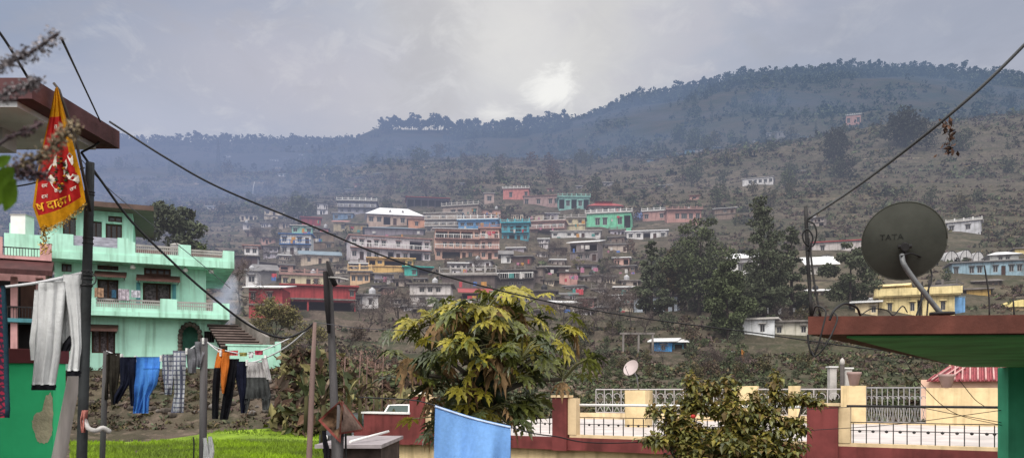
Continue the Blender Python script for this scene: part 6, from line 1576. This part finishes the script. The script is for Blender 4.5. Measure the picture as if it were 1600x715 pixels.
def papaya():
    rng = np.random.default_rng(21); d = 11.0; k = d / F
    root = empty('papaya_tree', P(772, 715, d) + Vector((0, 0, -3)), 'large papaya tree with yellowing palmate leaves behind the blue towel', 'tree'); o = root.location.copy()
    Q = lambda px, py, dd: Vector(P(px, py, d + dd)) - o
    tr = MB(); g = float(ground(772, d)); tr.tube([Vector((0, 0, g - .5 - o.z)), Q(770, 760, 0), Q(768, 680, 0), Q(764, 610, 0), Q(762, 560, 0)], [.13, .12, .10, .085, .07], 10)
    lf = MB(); fr = []
    heads = [(hx_, hy_, dd_, n_) for hx_, hy_, dd_, n_ in [(702, 505, .1, 9), (748, 498, -.3, 9), (806, 500, .0, 9), (868, 545, .2, 8), (660, 545, .3, 8), (752, 560, -.5, 9), (893, 592, .1, 5), (648, 585, .0, 6), (800, 600, -.3, 7), (715, 620, -.2, 7), (765, 640, -.2, 8), (800, 665, -.1, 7), (730, 680, .1, 7), (700, 660, .35, 5), (770, 530, -.4, 7), (720, 560, -.5, 7), (820, 560, -.5, 7)]]
    heads = [(lerp(770, a_, .90), b_, c_, e_) for a_, b_, c_, e_ in heads]
    for hx, hy, dd, n in heads:
        h = Q(hx, hy, dd); tr.tube(sample([Q(765, 620, 0), Q(lerp(765, hx, .5), lerp(600, hy, .45), dd * .5), h], 5), [.040] * 5 + [.030] * 5 + [.022], 7)
        for i in range(int(n * 2.4)):
            a = 2.4 * i + rng.random() * 1.2; el = rng.uniform(-.15, .85); r = rng.uniform(.32, .62)
            v = Vector((math.cos(a) * math.cos(el), math.sin(a) * math.cos(el) * .9, math.sin(el)))
            e = h + v * r; m = h + v * r * .5 + Vector((0, 0, .06)); tr.tube([h, m, e], [.014, .011, .007], 5, mi=1, cap=False)
            hi = (HOR - (hy - 40)) / 130.0; t = rng.random()
            top = hy < 560  # sunlit top and dark inside painted by leaf colour: yellow high, dark low
            if t < (.46 if top else .14) and el > -.05: mi = 1
            elif t < (.58 if top else .28): mi = 3
            elif t < (.93 if top else .62): mi = 0
            else: mi = 2
            papaya_leaf(lf, e, v, rng.uniform(.19, .32), mi, rng, rng.uniform(.0, .9) + (.5 if mi == 3 else 0))
    tr.build('trunk', [mat('papaya_bark', (.13, .115, .09), rough=.9, var=.3, scale=4, bump=.4), mat('papaya_petiole', (.20, .20, .09), rough=.6, var=.2)], root)
    lf.build('crown', [LEAFY, LEAFL, LEAFD, LEAFB], root)
    for i, (px, py) in enumerate(((748, 590), (768, 600), (727, 604), (760, 622), (782, 616))):
        b = MB(); b.lathe([(0, -.13), (.05, -.11), (.085, -.03), (.08, .04), (.05, .10), (.015, .13), (0, .13)], Q(px, py, -.32), 12); b.build('fruit', mat('green_papaya', (.016, .030, .012), rough=.35, var=.3), root)
papaya()

def leafy_shrub(label, name, blobs_px, stems, d, n, leaf, mats, wts, base, cat='shrub', asp=.27, seed=3):
    rng = np.random.default_rng(seed); root = empty(name, P(*base, d), label, cat); o = root.location.copy(); k = d / F
    tr = MB()
    for s in stems: tr.tube(sample([Vector(P(x, y, d + q)) - o for x, y, q in s], 5), list(np.linspace(.028, .006, (len(s) - 1) * 5 + 1)), 6)
    tr.build('stems', BARK, root)
    bl = [((x - base[0]) * k, q, (base[1] - y) * k, rx * k, rx * k * .9, ry * k) for x, y, rx, ry, q in blobs_px]
    # leaves sit in whorls at twig ends
    E = blob_points(rng, bl, n // 6, .25); C = np.repeat(E, 6, axis=0); D = unit(rng, len(C)); D[:, 2] = D[:, 2] * .6 - .15; D /= np.linalg.norm(D, axis=1, keepdims=True)
    S = rng.uniform(.6, 1.3, len(C)) * leaf; side = np.cross(D, np.array([0, 0, 1.0])); side /= np.maximum(np.linalg.norm(side, axis=1, keepdims=True), 1e-6)
    up = np.cross(side, D); s = S[:, None]
    a = C + D * s * .15; m = C + D * s * .62 + up * s * .05; t = C + D * s * 1.1 - np.array([0, 0, 1.0]) * s * .22
    V = np.stack([a, m + side * s * asp + up * s * .06, t, m - side * s * asp + up * s * .06, m], axis=1).reshape(-1, 3)
    i0 = np.arange(len(C))[:, None] * 5; Qd = np.concatenate([i0 + np.array([[0, 4, 2, 1]]), i0 + np.array([[0, 3, 2, 4]])], axis=0)
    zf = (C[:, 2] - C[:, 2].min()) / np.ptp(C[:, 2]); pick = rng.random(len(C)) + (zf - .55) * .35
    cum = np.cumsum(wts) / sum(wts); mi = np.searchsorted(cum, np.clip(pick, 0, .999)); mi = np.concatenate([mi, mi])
    link_mesh('foliage', np_mesh('foliage', V, Qd, mats, mi), root); return root, o
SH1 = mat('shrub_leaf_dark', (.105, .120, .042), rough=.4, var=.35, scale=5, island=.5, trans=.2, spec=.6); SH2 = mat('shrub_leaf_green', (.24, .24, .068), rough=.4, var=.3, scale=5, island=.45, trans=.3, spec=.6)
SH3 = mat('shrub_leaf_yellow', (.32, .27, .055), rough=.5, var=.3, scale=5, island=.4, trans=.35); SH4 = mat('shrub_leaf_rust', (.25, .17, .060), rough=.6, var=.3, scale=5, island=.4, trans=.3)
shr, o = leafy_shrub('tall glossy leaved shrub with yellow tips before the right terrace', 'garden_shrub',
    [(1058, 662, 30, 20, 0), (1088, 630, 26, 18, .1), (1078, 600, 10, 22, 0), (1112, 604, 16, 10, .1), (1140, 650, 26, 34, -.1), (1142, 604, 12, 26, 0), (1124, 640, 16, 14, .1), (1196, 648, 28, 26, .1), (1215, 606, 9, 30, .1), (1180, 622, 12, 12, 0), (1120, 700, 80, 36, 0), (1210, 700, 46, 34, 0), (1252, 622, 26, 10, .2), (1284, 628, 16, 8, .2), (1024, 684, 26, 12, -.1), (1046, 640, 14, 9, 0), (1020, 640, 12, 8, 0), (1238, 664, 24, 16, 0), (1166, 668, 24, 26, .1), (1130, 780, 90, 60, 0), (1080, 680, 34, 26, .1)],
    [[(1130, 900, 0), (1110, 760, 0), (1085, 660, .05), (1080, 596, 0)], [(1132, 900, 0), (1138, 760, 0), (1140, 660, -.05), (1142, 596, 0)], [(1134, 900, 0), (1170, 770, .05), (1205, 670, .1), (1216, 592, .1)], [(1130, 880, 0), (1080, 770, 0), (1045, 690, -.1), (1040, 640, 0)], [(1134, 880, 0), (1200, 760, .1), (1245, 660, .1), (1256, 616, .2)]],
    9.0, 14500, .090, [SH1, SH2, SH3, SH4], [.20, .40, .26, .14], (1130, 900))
b = MB(); b.lathe([(0, -.02), (.03, 0), (.02, .025), (0, .03)], Vector(P(1083, 651, 8.65)) - o, 8); b.build('flower', mat('red_blossom', (.45, .04, .03), var=.2), shr)

# young banana and cane plants behind the bamboo pole
def blades(label, px, pb, h, n, cols, name='banana_plant', d=30, seed=0, wid=.09):
    rng = np.random.default_rng(seed + int(px)); root = empty(name, P(px, pb, d), label, 'plant'); H = h * d / F
    b = MB(); b.tube([(0, 0, -.6), (.02, 0, H * .3), (0, 0, H * .55)], [H * .05, H * .04, H * .02], 8); b.build('stem', FOL['olive'], root)
    for i in range(n):
        a = 2.4 * i + rng.random(); L = H * rng.uniform(.45, .75); out_ = Vector((math.cos(a), math.sin(a), 0)); s = Vector((-math.sin(a), math.cos(a), 0)); q = MB(); pts = []
        cv = rng.uniform(.3, 1.1)
        for t in np.linspace(0, 1, 8):
            p = Vector((0, 0, H * (.25 + .3 * i / n))) + out_ * (L * t * .62 * cv) + Vector((0, 0, L * (t - .75 * cv * t * t))); w = L * wid * math.sin(PI * min(.98, t * .92 + .06)) ** .7; pts.append((p, s * w))
        for (p, w), (p2, w2) in zip(pts, pts[1:]):
            z = Vector((0, 0, w.length * .5)); z2 = Vector((0, 0, w2.length * .5)); q.face([p, p2, p2 + w2 + z2, p + w + z], 0, True); q.face([p2, p, p - w + z, p2 - w2 + z2], 0, True)
        q.build('leaf', FOL[cols[i % len(cols)]], root)
for i, (px, pb, h, c, lab) in enumerate(((505, 668, 98, ('olive', 'green', 'dry'), 'banana plant with torn leaves between the bamboo and grey poles'), (545, 662, 92, ('green', 'olive', 'yellow'), 'banana plant just right of the grey pole'), (562, 655, 76, ('dry', 'olive'), 'half dry banana plant left of the terrace house'),
        (588, 650, 74, ('olive', 'dry', 'dry'), 'dry banana plant beside the papaya leaves'), (478, 650, 84, ('green', 'olive'), 'small banana plant left of the bamboo pole'))): blades(lab, px, pb, h, 9, c, d=27 + i, seed=i)
STALK = mat('pinkish_dry_cane', (.22, .14, .12), rough=.9, var=.3)
for i, px in enumerate((560, 571, 583, 596, 536)):
    d = 33 + i * .6; t = empty('dry_cane', P(px, 640, d), 'tall dry pinkish cane stalk in the thicket by the banana plants', 'plant', 'dry canes by the banana plants'); H = (92 - 9 * (i % 3)) * d / F
    b = MB(); b.tube([(0, 0, -1), (.05, 0, H * .6), (.1, 0, H)], .03, 5); b.build('stalk', STALK, t)
    C = np.array([(.08 + RNG.normal() * .22, RNG.normal() * .22, H * (.72 + .3 * RNG.random())) for _ in range(90)]); Vv, Qq = leaf_quads(RNG, C, RNG.uniform(.04, .10, 90), .2); link_mesh('plume', np_mesh('plume', Vv, Qq, mat('pinkish_cane_leaf', (.27, .165, .135), island=.4)), t)

# embankment, dark hedge, stones, the bright green field
rng = np.random.default_rng(77)
def kemb(px, d, r): return (px > 60) & (r.random(len(px)) < np.clip(vnoise(px / 25, d * 1.3) * 1.8 - .1, .1, 1))
scatter_mass('embankment_weeds', 'dark weeds and dry litter on the bank behind the field', 'weeds', 1500, (-60, 640), (36.8, 43), lambda d: .27 + 0 * d, ['dark', 'dry', 'mauve', 'olive', 'dry'], 12, .8, kemb, 8)
scatter_mass('thicket', 'brown green thicket left of the terrace house', 'thicket', 1500, (440, 660), (36, 60), lambda d: .75 + 0 * d, ['dry', 'olive', 'yellow', 'rust', 'green'], 14, 1.5, None, 9)
for i in range(70):
    px = rng.uniform(140, 520); d = rng.uniform(38.5, 42); s = rng.uniform(.08, .24)
    b = MB(); pr = [(0, -s), (s * .8, -s * .6), (s * 1.05, 0), (s * .7, s * .5), (0, s * .62)]; b.lathe(pr, seg=7); b.v = [(x * rng.uniform(.8, 1.3), y * rng.uniform(.8, 1.2), z * rng.uniform(.8, 1.1)) for x, y, z in b.v]
    tag(b.build('rock', M_STONE if i % 3 else M_CONC, None, (float((px - CX) / F * d), float(d), float(ground(px, d)) + s * .3)), 'grey field stone lying on the bank below the mint house', 'rock', 'stones on the bank below the mint house')
b = MB(); L = [P(x, y, d) for x, y, d in ((130, 622, 40.2), (230, 613, 40.4), (320, 606, 40.6), (420, 601, 41), (510, 592, 41.5))]
for a, c in zip(L, L[1:]):
    n_ = Vector((-(c - a).y, (c - a).x, 0)).normalized()
    if n_.y < 0: n_ = -n_
    for z0, z1, y0, y1 in ((-1.6, -.12, 0, .4), (-.118, .02, -.06, .46)):
        q = [a + n_ * y0, c + n_ * y0, c + n_ * y1, a + n_ * y1]; k0 = len(b.v); b.v += [tuple(p + Vector((0, 0, z0))) for p in q] + [tuple(p + Vector((0, 0, z1))) for p in q]
        for f in ((0, 1, 5, 4), (1, 2, 6, 5), (2, 3, 7, 6), (3, 0, 4, 7), (4, 5, 6, 7)): b.f.append(tuple(k0 + i for i in f)); b.m.append(1 if z0 > -1 else 0); b.s.append(False)
tag(b.build('retaining_wall', [M_STONE, mat('pale_coping', (.22, .20, .19), var=.25, dirt=.3)]), 'low stone wall with pale coping crossing the bank behind the washing', 'wall')
fld = MB(); pts = [(150, 33.5), (230, 33.8), (300, 35.6), (350, 36.4), (420, 36.9), (480, 36.0), (540, 36.3), (585, 33), (585, 22), (100, 22)]
fld.face([((px - CX) / F * d, d, float(ground(px, d)) + .03 + .02) for px, d in reversed(pts)])
FM = mat('bright_crop_green', (0.22, 0.34, 0.016), rough=.8, var=.55, scale=.35, bump=.4)
f = fld.build('field', FM); f['kind'] = 'structure'
n = 26000; px = rng.uniform(110, 585, n); d = rng.uniform(23, 36.9, n); kk_ = (d < 33.4 + 3.2 * np.clip((px - 220) / 130, 0, 1)) & (rng.random(n) < np.clip(vnoise(px / 18, d * 1.5) * 2.0 - .1, .15, 1)); px, d = px[kk_], d[kk_]; n = len(px); C = np.stack([(px - CX) / F * d, d, ground(px, d) + .08], axis=1)
Vv, Qq = leaf_quads(rng, C, rng.uniform(.06, .15, n), .16, 0); Vv = Vv.reshape(-1, 4, 3)
top = C + np.stack([rng.normal(size=n) * .05, rng.normal(size=n) * .05, rng.uniform(.05, .14, n)], axis=1); w = np.stack([rng.normal(size=n) * .02, rng.normal(size=n) * .02, np.zeros(n)], axis=1)
Vv = np.stack([C - w - (0, 0, .08), C + w - (0, 0, .08), top, C - w * .9], axis=1).reshape(-1, 3)
go = link_mesh('crop_grass', np_mesh('crop_grass', Vv, np.arange(4 * n).reshape(-1, 4), mat('young_wheat_blades', (0.27, 0.42, 0.018), rough=.7, var=.55, col2=(.12, .17, .03), scale=.3, island=.35, trans=.35))); tag(go, 'bright green young crop in the small field', 'grass', kind='stuff')

# lattice pylon and white post on the smoky left slope
d = depth_at(341, 262, 200); k = d / F; t = empty('pylon', P(341, 262, d), 'thin hazy lattice pylon on the smoky left slope', 'pylon'); H = 44 * k
b = MB()
for sx, sy in ((-1, -1), (1, -1), (1, 1), (-1, 1)): b.tube([(sx * 3.2 * k, sy * 3.2 * k, -2), (sx * 1.1 * k, sy * 1.1 * k, H * .7), (sx * .3 * k, sy * .3 * k, H)], .3 * k, 4)
for i in range(7):
    z0, z1 = H * i / 8, H * (i + 1) / 8; w0, w1 = lerp(3.2, .9, i / 8) * k, lerp(3.2, .9, (i + 1) / 8) * k
    for sy in (-1, 1): b.tube([(-w0, sy * w0, z0), (w1, sy * w1, z1)], .2 * k, 4); b.tube([(w0, sy * w0, z0), (-w1, sy * w1, z1)], .2 * k, 4)
b.build('lattice', M_METAL, t); b = MB()
for z in (.74, .86): b.tube([(-4 * k, 0, H * z), (4 * k, 0, H * z)], .3 * k, 4)
b.build('crossarm', M_METAL, t)
d = depth_at(395, 304, 150); k = d / F; b = MB(); b.tube([(0, 0, -1), (.6 * k, 0, 10 * k), (2.6 * k, 0, 20 * k)], [.8 * k, .7 * k, .5 * k], 6); tag(b.build('white_post', M_WHITE, None, P(395, 304, d)), 'slender white post leaning on the smoky left slope', 'post')

# pale wood smoke drifting up beside the mint house
m = bpy.data.materials.new('wood_smoke'); m.use_nodes = True; N, Lk = m.node_tree.nodes, m.node_tree.links; N.clear()
out = N.new('ShaderNodeOutputMaterial'); pv = N.new('ShaderNodeVolumePrincipled'); pv.inputs['Color'].default_value = (.80, .84, .92, 1); pv.inputs['Emission Color'].default_value = (.55, .62, .78, 1)
tc = N.new('ShaderNodeTexCoord'); nz = N.new('ShaderNodeTexNoise'); nz.inputs['Scale'].default_value = .9; nz.inputs['Detail'].default_value = 4; Lk.new(tc.outputs['Object'], nz.inputs['Vector'])
gr = N.new('ShaderNodeTexGradient'); gr.gradient_type = 'SPHERICAL'; mp = N.new('ShaderNodeMapping'); mp.inputs['Location'].default_value = (-1, -1, -1); mp.inputs['Scale'].default_value = (2, 2, 2); Lk.new(tc.outputs['Generated'], mp.inputs[0]); Lk.new(mp.outputs[0], gr.inputs[0])
mr = N.new('ShaderNodeMapRange'); mr.inputs[1].default_value = .40; mr.inputs[2].default_value = .75; Lk.new(nz.outputs[0], mr.inputs[0])
mu = N.new('ShaderNodeMath'); mu.operation = 'MULTIPLY'; Lk.new(mr.outputs[0], mu.inputs[0]); Lk.new(gr.outputs[0], mu.inputs[1])
mu2 = N.new('ShaderNodeMath'); mu2.operation = 'MULTIPLY'; Lk.new(mu.outputs[0], mu2.inputs[0]); mu2.inputs[1].default_value = 3.4; Lk.new(mu2.outputs[0], pv.inputs['Density'])
mu3 = N.new('ShaderNodeMath'); mu3.operation = 'MULTIPLY'; Lk.new(mu.outputs[0], mu3.inputs[0]); mu3.inputs[1].default_value = 1.3; Lk.new(mu3.outputs[0], pv.inputs['Emission Strength']); Lk.new(pv.outputs[0], out.inputs['Volume'])  # smoke is given its own pale glow besides scattering
b = MB(); b.lathe([(0, -1), (.5, -.86), (.86, -.5), (1, 0), (.86, .5), (.5, .86), (0, 1)], seg=14); b.v = [(x * 1.2 + z * -.25, y * 1.0, z * 2.3) for x, y, z in b.v]
tag(b.build('smoke', m, None, P(352, 466, 53)), 'pale bluish wood smoke rising behind the mint house stair', 'smoke', kind='stuff')

# dry amaranth sprays reaching in at the upper left, close to the lens
def spray(label, stems, leaves=()):
    d = .85; rng = np.random.default_rng(len(label)); o = P(*stems[0][0][:2], d); root = empty('dry_flower_spray', o, label, 'plant')
    b = MB(); CC = []; SS = []
    for st, r0, r1, gap in stems:
        pass
    return root
d0 = .85
def flower_spike(label, pts, r0, r1, start=.25, leaves=(), col=None, n=420, seed=1):
    rng = np.random.default_rng(seed); o = P(*pts[0], d0); root = empty('dry_flower_spike', o, label, 'plant'); S = [p - o for p in sample([P(x, y, d0) for x, y in pts], 12)]
    b = MB(); b.tube(S, [.0018] * len(S), 5); b.build('stem', mat('purple_brown_stem', (.055, .040, .045), var=.3), root)
    C = []
    for i in range(n):
        t = start + (1 - start) * rng.random(); k = t * (len(S) - 1); j = min(int(k), len(S) - 2); p = S[j].lerp(S[j + 1], k - j)
        r = lerp(r0, r1, (t - start) / (1 - start)) * (.75 + .55 * math.sin(t * 38) ** 2) * rng.random() ** .5; v = unit(rng, 1)[0]; C.append(tuple(p + Vector(v) * r))
    V, Q = leaf_quads(rng, np.array(C), rng.uniform(.0012, .0034, n), .6)
    link_mesh('bracts', np_mesh('bracts', V, Q, mat(*(col or ('grey_mauve_bracts', (.095, .080, .083))), island=.6, var=.3)), root)
    for lx_, ly_, ex, ey, w in leaves:
        q = MB(); a, e = P(lx_, ly_, d0) - o, P(ex, ey, d0 - .02) - o; v = e - a; s = v.cross(Vector((0, 1, .3))).normalized()
        pr = [(0, .02), (.2, .55), (.45, 1), (.7, .8), (.9, .35), (1, .02)]; pts2 = [(a + v * t, s * (w * .00068 * f_)) for t, f_ in pr]
        for (p, w1), (p2, w2) in zip(pts2, pts2[1:]): q.face([p, p2, p2 + w2 + Vector((0, -.002, 0)), p + w1 + Vector((0, -.002, 0))], 0, True); q.face([p2, p, p - w1, p2 - w2], 0, True)
        q.build('leaf', mat('fresh_green_leaf', (.14, .26, .02), rough=.5, var=.3, scale=30, trans=.4), root)
MV = ('grey_mauve_bracts', (.26, .235, .245)); BR = ('brown_green_bracts', (.23, .18, .115)); PU = ('dark_plum_bracts', (.11, .070, .078))
flower_spike('topmost grey dried flower spike reaching towards the thin cable', [(-40, 118), (0, 104), (45, 84), (92, 52)], .008, .011, .2, col=MV, seed=1)
flower_spike('second grey dried spike below the topmost one', [(-40, 170), (0, 152), (32, 138), (64, 126)], .009, .008, .1, col=MV, seed=2)
flower_spike('long brown green dried spike crossing the flag', [(-30, 290), (22, 262), (62, 246), (92, 222), (118, 196)], .011, .010, .3, col=BR, n=620, seed=3, leaves=((-4, 292, 22, 262, 13), (8, 330, 24, 280, 12), (-14, 330, 2, 278, 14), (-12, 262, 18, 244, 8)))
flower_spike('short plum coloured dried spike under the long one', [(-10, 272), (25, 268), (48, 270), (70, 272)], .010, .010, .2, col=PU, n=400, seed=4)
flower_spike('thin brown stem with sparse buds left of the flag', [(-20, 240), (16, 214), (40, 206), (66, 192)], .004, .005, .3, col=PU, n=110, seed=5)
# ------------------------------------------------------------------ light, sky, camera
def world():
    w = bpy.data.worlds.new('World'); SC.world = w; w.use_nodes = True
    N, L = w.node_tree.nodes, w.node_tree.links; N.clear()
    out = N.new('ShaderNodeOutputWorld'); bg = N.new('ShaderNodeBackground')
    sky = N.new('ShaderNodeTexSky'); sky.sky_type = 'NISHITA'; sky.sun_disc = False
    sky.sun_elevation = math.radians(48); sky.sun_rotation = math.radians(SUN_AZ); sky.air_density = 1.2; sky.dust_density = 2.0
    tc = N.new('ShaderNodeTexCoord'); D = tc.outputs['Generated']
    def M(op, a, b=None, c=None, clamp=False):
        n = N.new('ShaderNodeMath'); n.operation = op; n.use_clamp = clamp
        for i, v in enumerate((a, b, c)):
            if v is None: continue
            if isinstance(v, (int, float)): n.inputs[i].default_value = v
            else: L.new(v, n.inputs[i])
        return n.outputs[0]
    def mx(f, a, c, bl='MIX'):
        n = N.new('ShaderNodeMix'); n.data_type = 'RGBA'; n.blend_type = bl
        for k, v in ((0, f), (6, a), (7, c)):
            if isinstance(v, (int, float)): n.inputs[k].default_value = v
            elif isinstance(v, tuple): n.inputs[k].default_value = (*v, 1)
            else: L.new(v, n.inputs[k])
        return n.outputs[2]
    def nz(s, st, det=5, rg=.55, off=(0, 0, 0), dist=0.0):
        mp = N.new('ShaderNodeMapping'); mp.inputs['Scale'].default_value = st; mp.inputs['Location'].default_value = off
        L.new(D, mp.inputs[0])
        n = N.new('ShaderNodeTexNoise'); n.inputs['Scale'].default_value = s; n.inputs['Detail'].default_value = det; n.inputs['Roughness'].default_value = rg
        n.inputs['Distortion'].default_value = dist
        L.new(mp.outputs[0], n.inputs['Vector']); return n.outputs[0]
    def rp(f, a, c, lo=0.0, hi=1.0):
        n = N.new('ShaderNodeMapRange'); n.interpolation_type = 'SMOOTHSTEP'
        n.inputs[1].default_value = a; n.inputs[2].default_value = c; n.inputs[3].default_value = lo; n.inputs[4].default_value = hi; L.new(f, n.inputs[0]); return n.outputs[0]
    def spot(px, py, rx, ry, ragged=None, amt=.0):
        """soft bright patch of cloud around the direction seen at that place"""
        v = P(px, py, 1.0).normalized()
        s = N.new('ShaderNodeVectorMath'); s.operation = 'SUBTRACT'; L.new(D, s.inputs[0]); s.inputs[1].default_value = v
        e = N.new('ShaderNodeVectorMath'); e.operation = 'MULTIPLY'; L.new(s.outputs[0], e.inputs[0]); e.inputs[1].default_value = (F / rx, F / rx, F / ry)
        l = N.new('ShaderNodeVectorMath'); l.operation = 'LENGTH'; L.new(e.outputs[0], l.inputs[0])
        o = l.outputs['Value']
        if ragged is not None: o = M('ADD', o, M('MULTIPLY', M('SUBTRACT', ragged, .5), amt))
        return rp(o, 1.0, 0.0)
    n1 = nz(2.6, (1, 1, 2.2), off=(.3, .1, .7)); n2 = nz(7, (1, 1, 2.0), 6, .6, dist=.4); n3 = nz(16, (1, 1, 1.6), 6, .65, dist=.6)
    c = mx(rp(n1, .36, .66), (0.360, 0.415, 0.545), (0.535, 0.535, 0.600))
    c = mx(M('MULTIPLY', rp(n2, .42, .66), .7), c, (0.60, 0.59, 0.64))
    c = mx(M('MULTIPLY', spot(800, 50, 400, 300, n2, 1.5), .92), c, (0.80, 0.785, 0.765))
    c = mx(M('MULTIPLY', spot(150, 40, 420, 240, n1, 1.0), .55), c, (0.315, 0.37, 0.50))
    c = mx(M('MULTIPLY', spot(250, 190, 420, 90, n2, .6), .6), c, (0.55, 0.58, 0.71))
    c = mx(M('MULTIPLY', spot(440, 110, 330, 130, n2, .9), .75), c, (0.60, 0.585, 0.65))
    c = mx(M('MULTIPLY', spot(1420, 70, 360, 150, n2, .8), .6), c, (0.44, 0.49, 0.61))
    c = mx(M('MULTIPLY', spot(672, 60, 90, 230, n3, 2.2), .5), c, (0.50, 0.495, 0.52))
    c = mx(M('MULTIPLY', spot(930, 50, 90, 190, n2, 1.4), .5), c, (0.66, 0.65, 0.63))
    c = mx(M('MULTIPLY', rp(n3, .50, .72), .22), c, (0.86, 0.85, 0.84))
    c = mx(M('MULTIPLY', rp(n2, .50, .30), .35), c, (0.40, 0.41, 0.47))
    c = mx(M('MULTIPLY', spot(1560, 0, 420, 160, n2, 1.0), .6), c, (0.36, 0.39, 0.48))
    c = mx(M('MULTIPLY', spot(850, 105, 150, 90, n3, 2.4), .22), c, (0.88, 0.87, 0.84))
    c = mx(M('MULTIPLY', spot(878, 140, 52, 38, n3, 3.2), 1.0), c, (0.98, 0.97, 0.94))
    c = mx(M('MULTIPLY', spot(775, 176, 50, 16, n3, 2.6), .9), c, (0.86, 0.85, 0.84))
    sep = N.new('ShaderNodeSeparateXYZ'); L.new(D, sep.inputs[0])
    zen = rp(sep.outputs[2], .43, .80)
    c = mx(zen, c, (ZEN, ZEN * .98, ZEN * .97))
    back = rp(sep.outputs[1], .25, -.45)  # unseen sky behind the camera, brightened to light the walls facing it
    c = mx(M('MULTIPLY', back, rp(sep.outputs[2], .02, .2)), c, (BACK, BACK * .98, BACK * .96))
    low = rp(sep.outputs[2], .0, -.08)
    c = mx(low, c, (0.12, 0.11, 0.10))
    add = N.new('ShaderNodeVectorMath'); add.operation = 'SCALE'; L.new(sky.outputs[0], add.inputs[0]); add.inputs['Scale'].default_value = 0.06
    c = mx(.10, c, add.outputs[0])
    L.new(c, bg.inputs[0]); bg.inputs[1].default_value = 1.0
    L.new(bg.outputs[0], out.inputs[0])
    w.cycles.sampling_method = 'MANUAL'; w.cycles.sample_map_resolution = 512
SUN_AZ, ZEN, BACK = 200.0, 2.0, 1.9
world()
sl = bpy.data.lights.new('sun', 'SUN'); sl.energy = 2.4; sl.angle = math.radians(28); sl.color = (1.0, 0.95, 0.88)
so = bpy.data.objects.new('sun', sl); COL.objects.link(so)
_a, _e = math.radians(SUN_AZ), math.radians(48)
# direction towards the sun, azimuth measured clockwise from +Y
_dir = Vector((math.sin(_a) * math.cos(_e), math.cos(_a) * math.cos(_e), math.sin(_e)))
so.rotation_euler = _dir.to_track_quat('Z', 'Y').to_euler()

cam = bpy.data.cameras.new('camera'); co = bpy.data.objects.new('camera', cam); COL.objects.link(co)
co.location = (0, 0, 0); co.rotation_euler = (PI / 2, 0, 0)
cam.sensor_width = 36; cam.lens = F / 1600 * 36; cam.shift_y = (HOR - 357.5) / 1600
cam.clip_start = 0.05; cam.clip_end = 6000
cam.dof.use_dof = True; cam.dof.focus_distance = 30; cam.dof.aperture_fstop = 9
SC.camera = co
SC.view_settings.view_transform = 'Standard'; SC.view_settings.look = 'None'; SC.view_settings.exposure = 0
SC.render.engine = 'CYCLES'
SC.cycles.max_bounces = 5; SC.cycles.diffuse_bounces = 3; SC.cycles.transparent_max_bounces = 4
SC.cycles.use_denoising = True
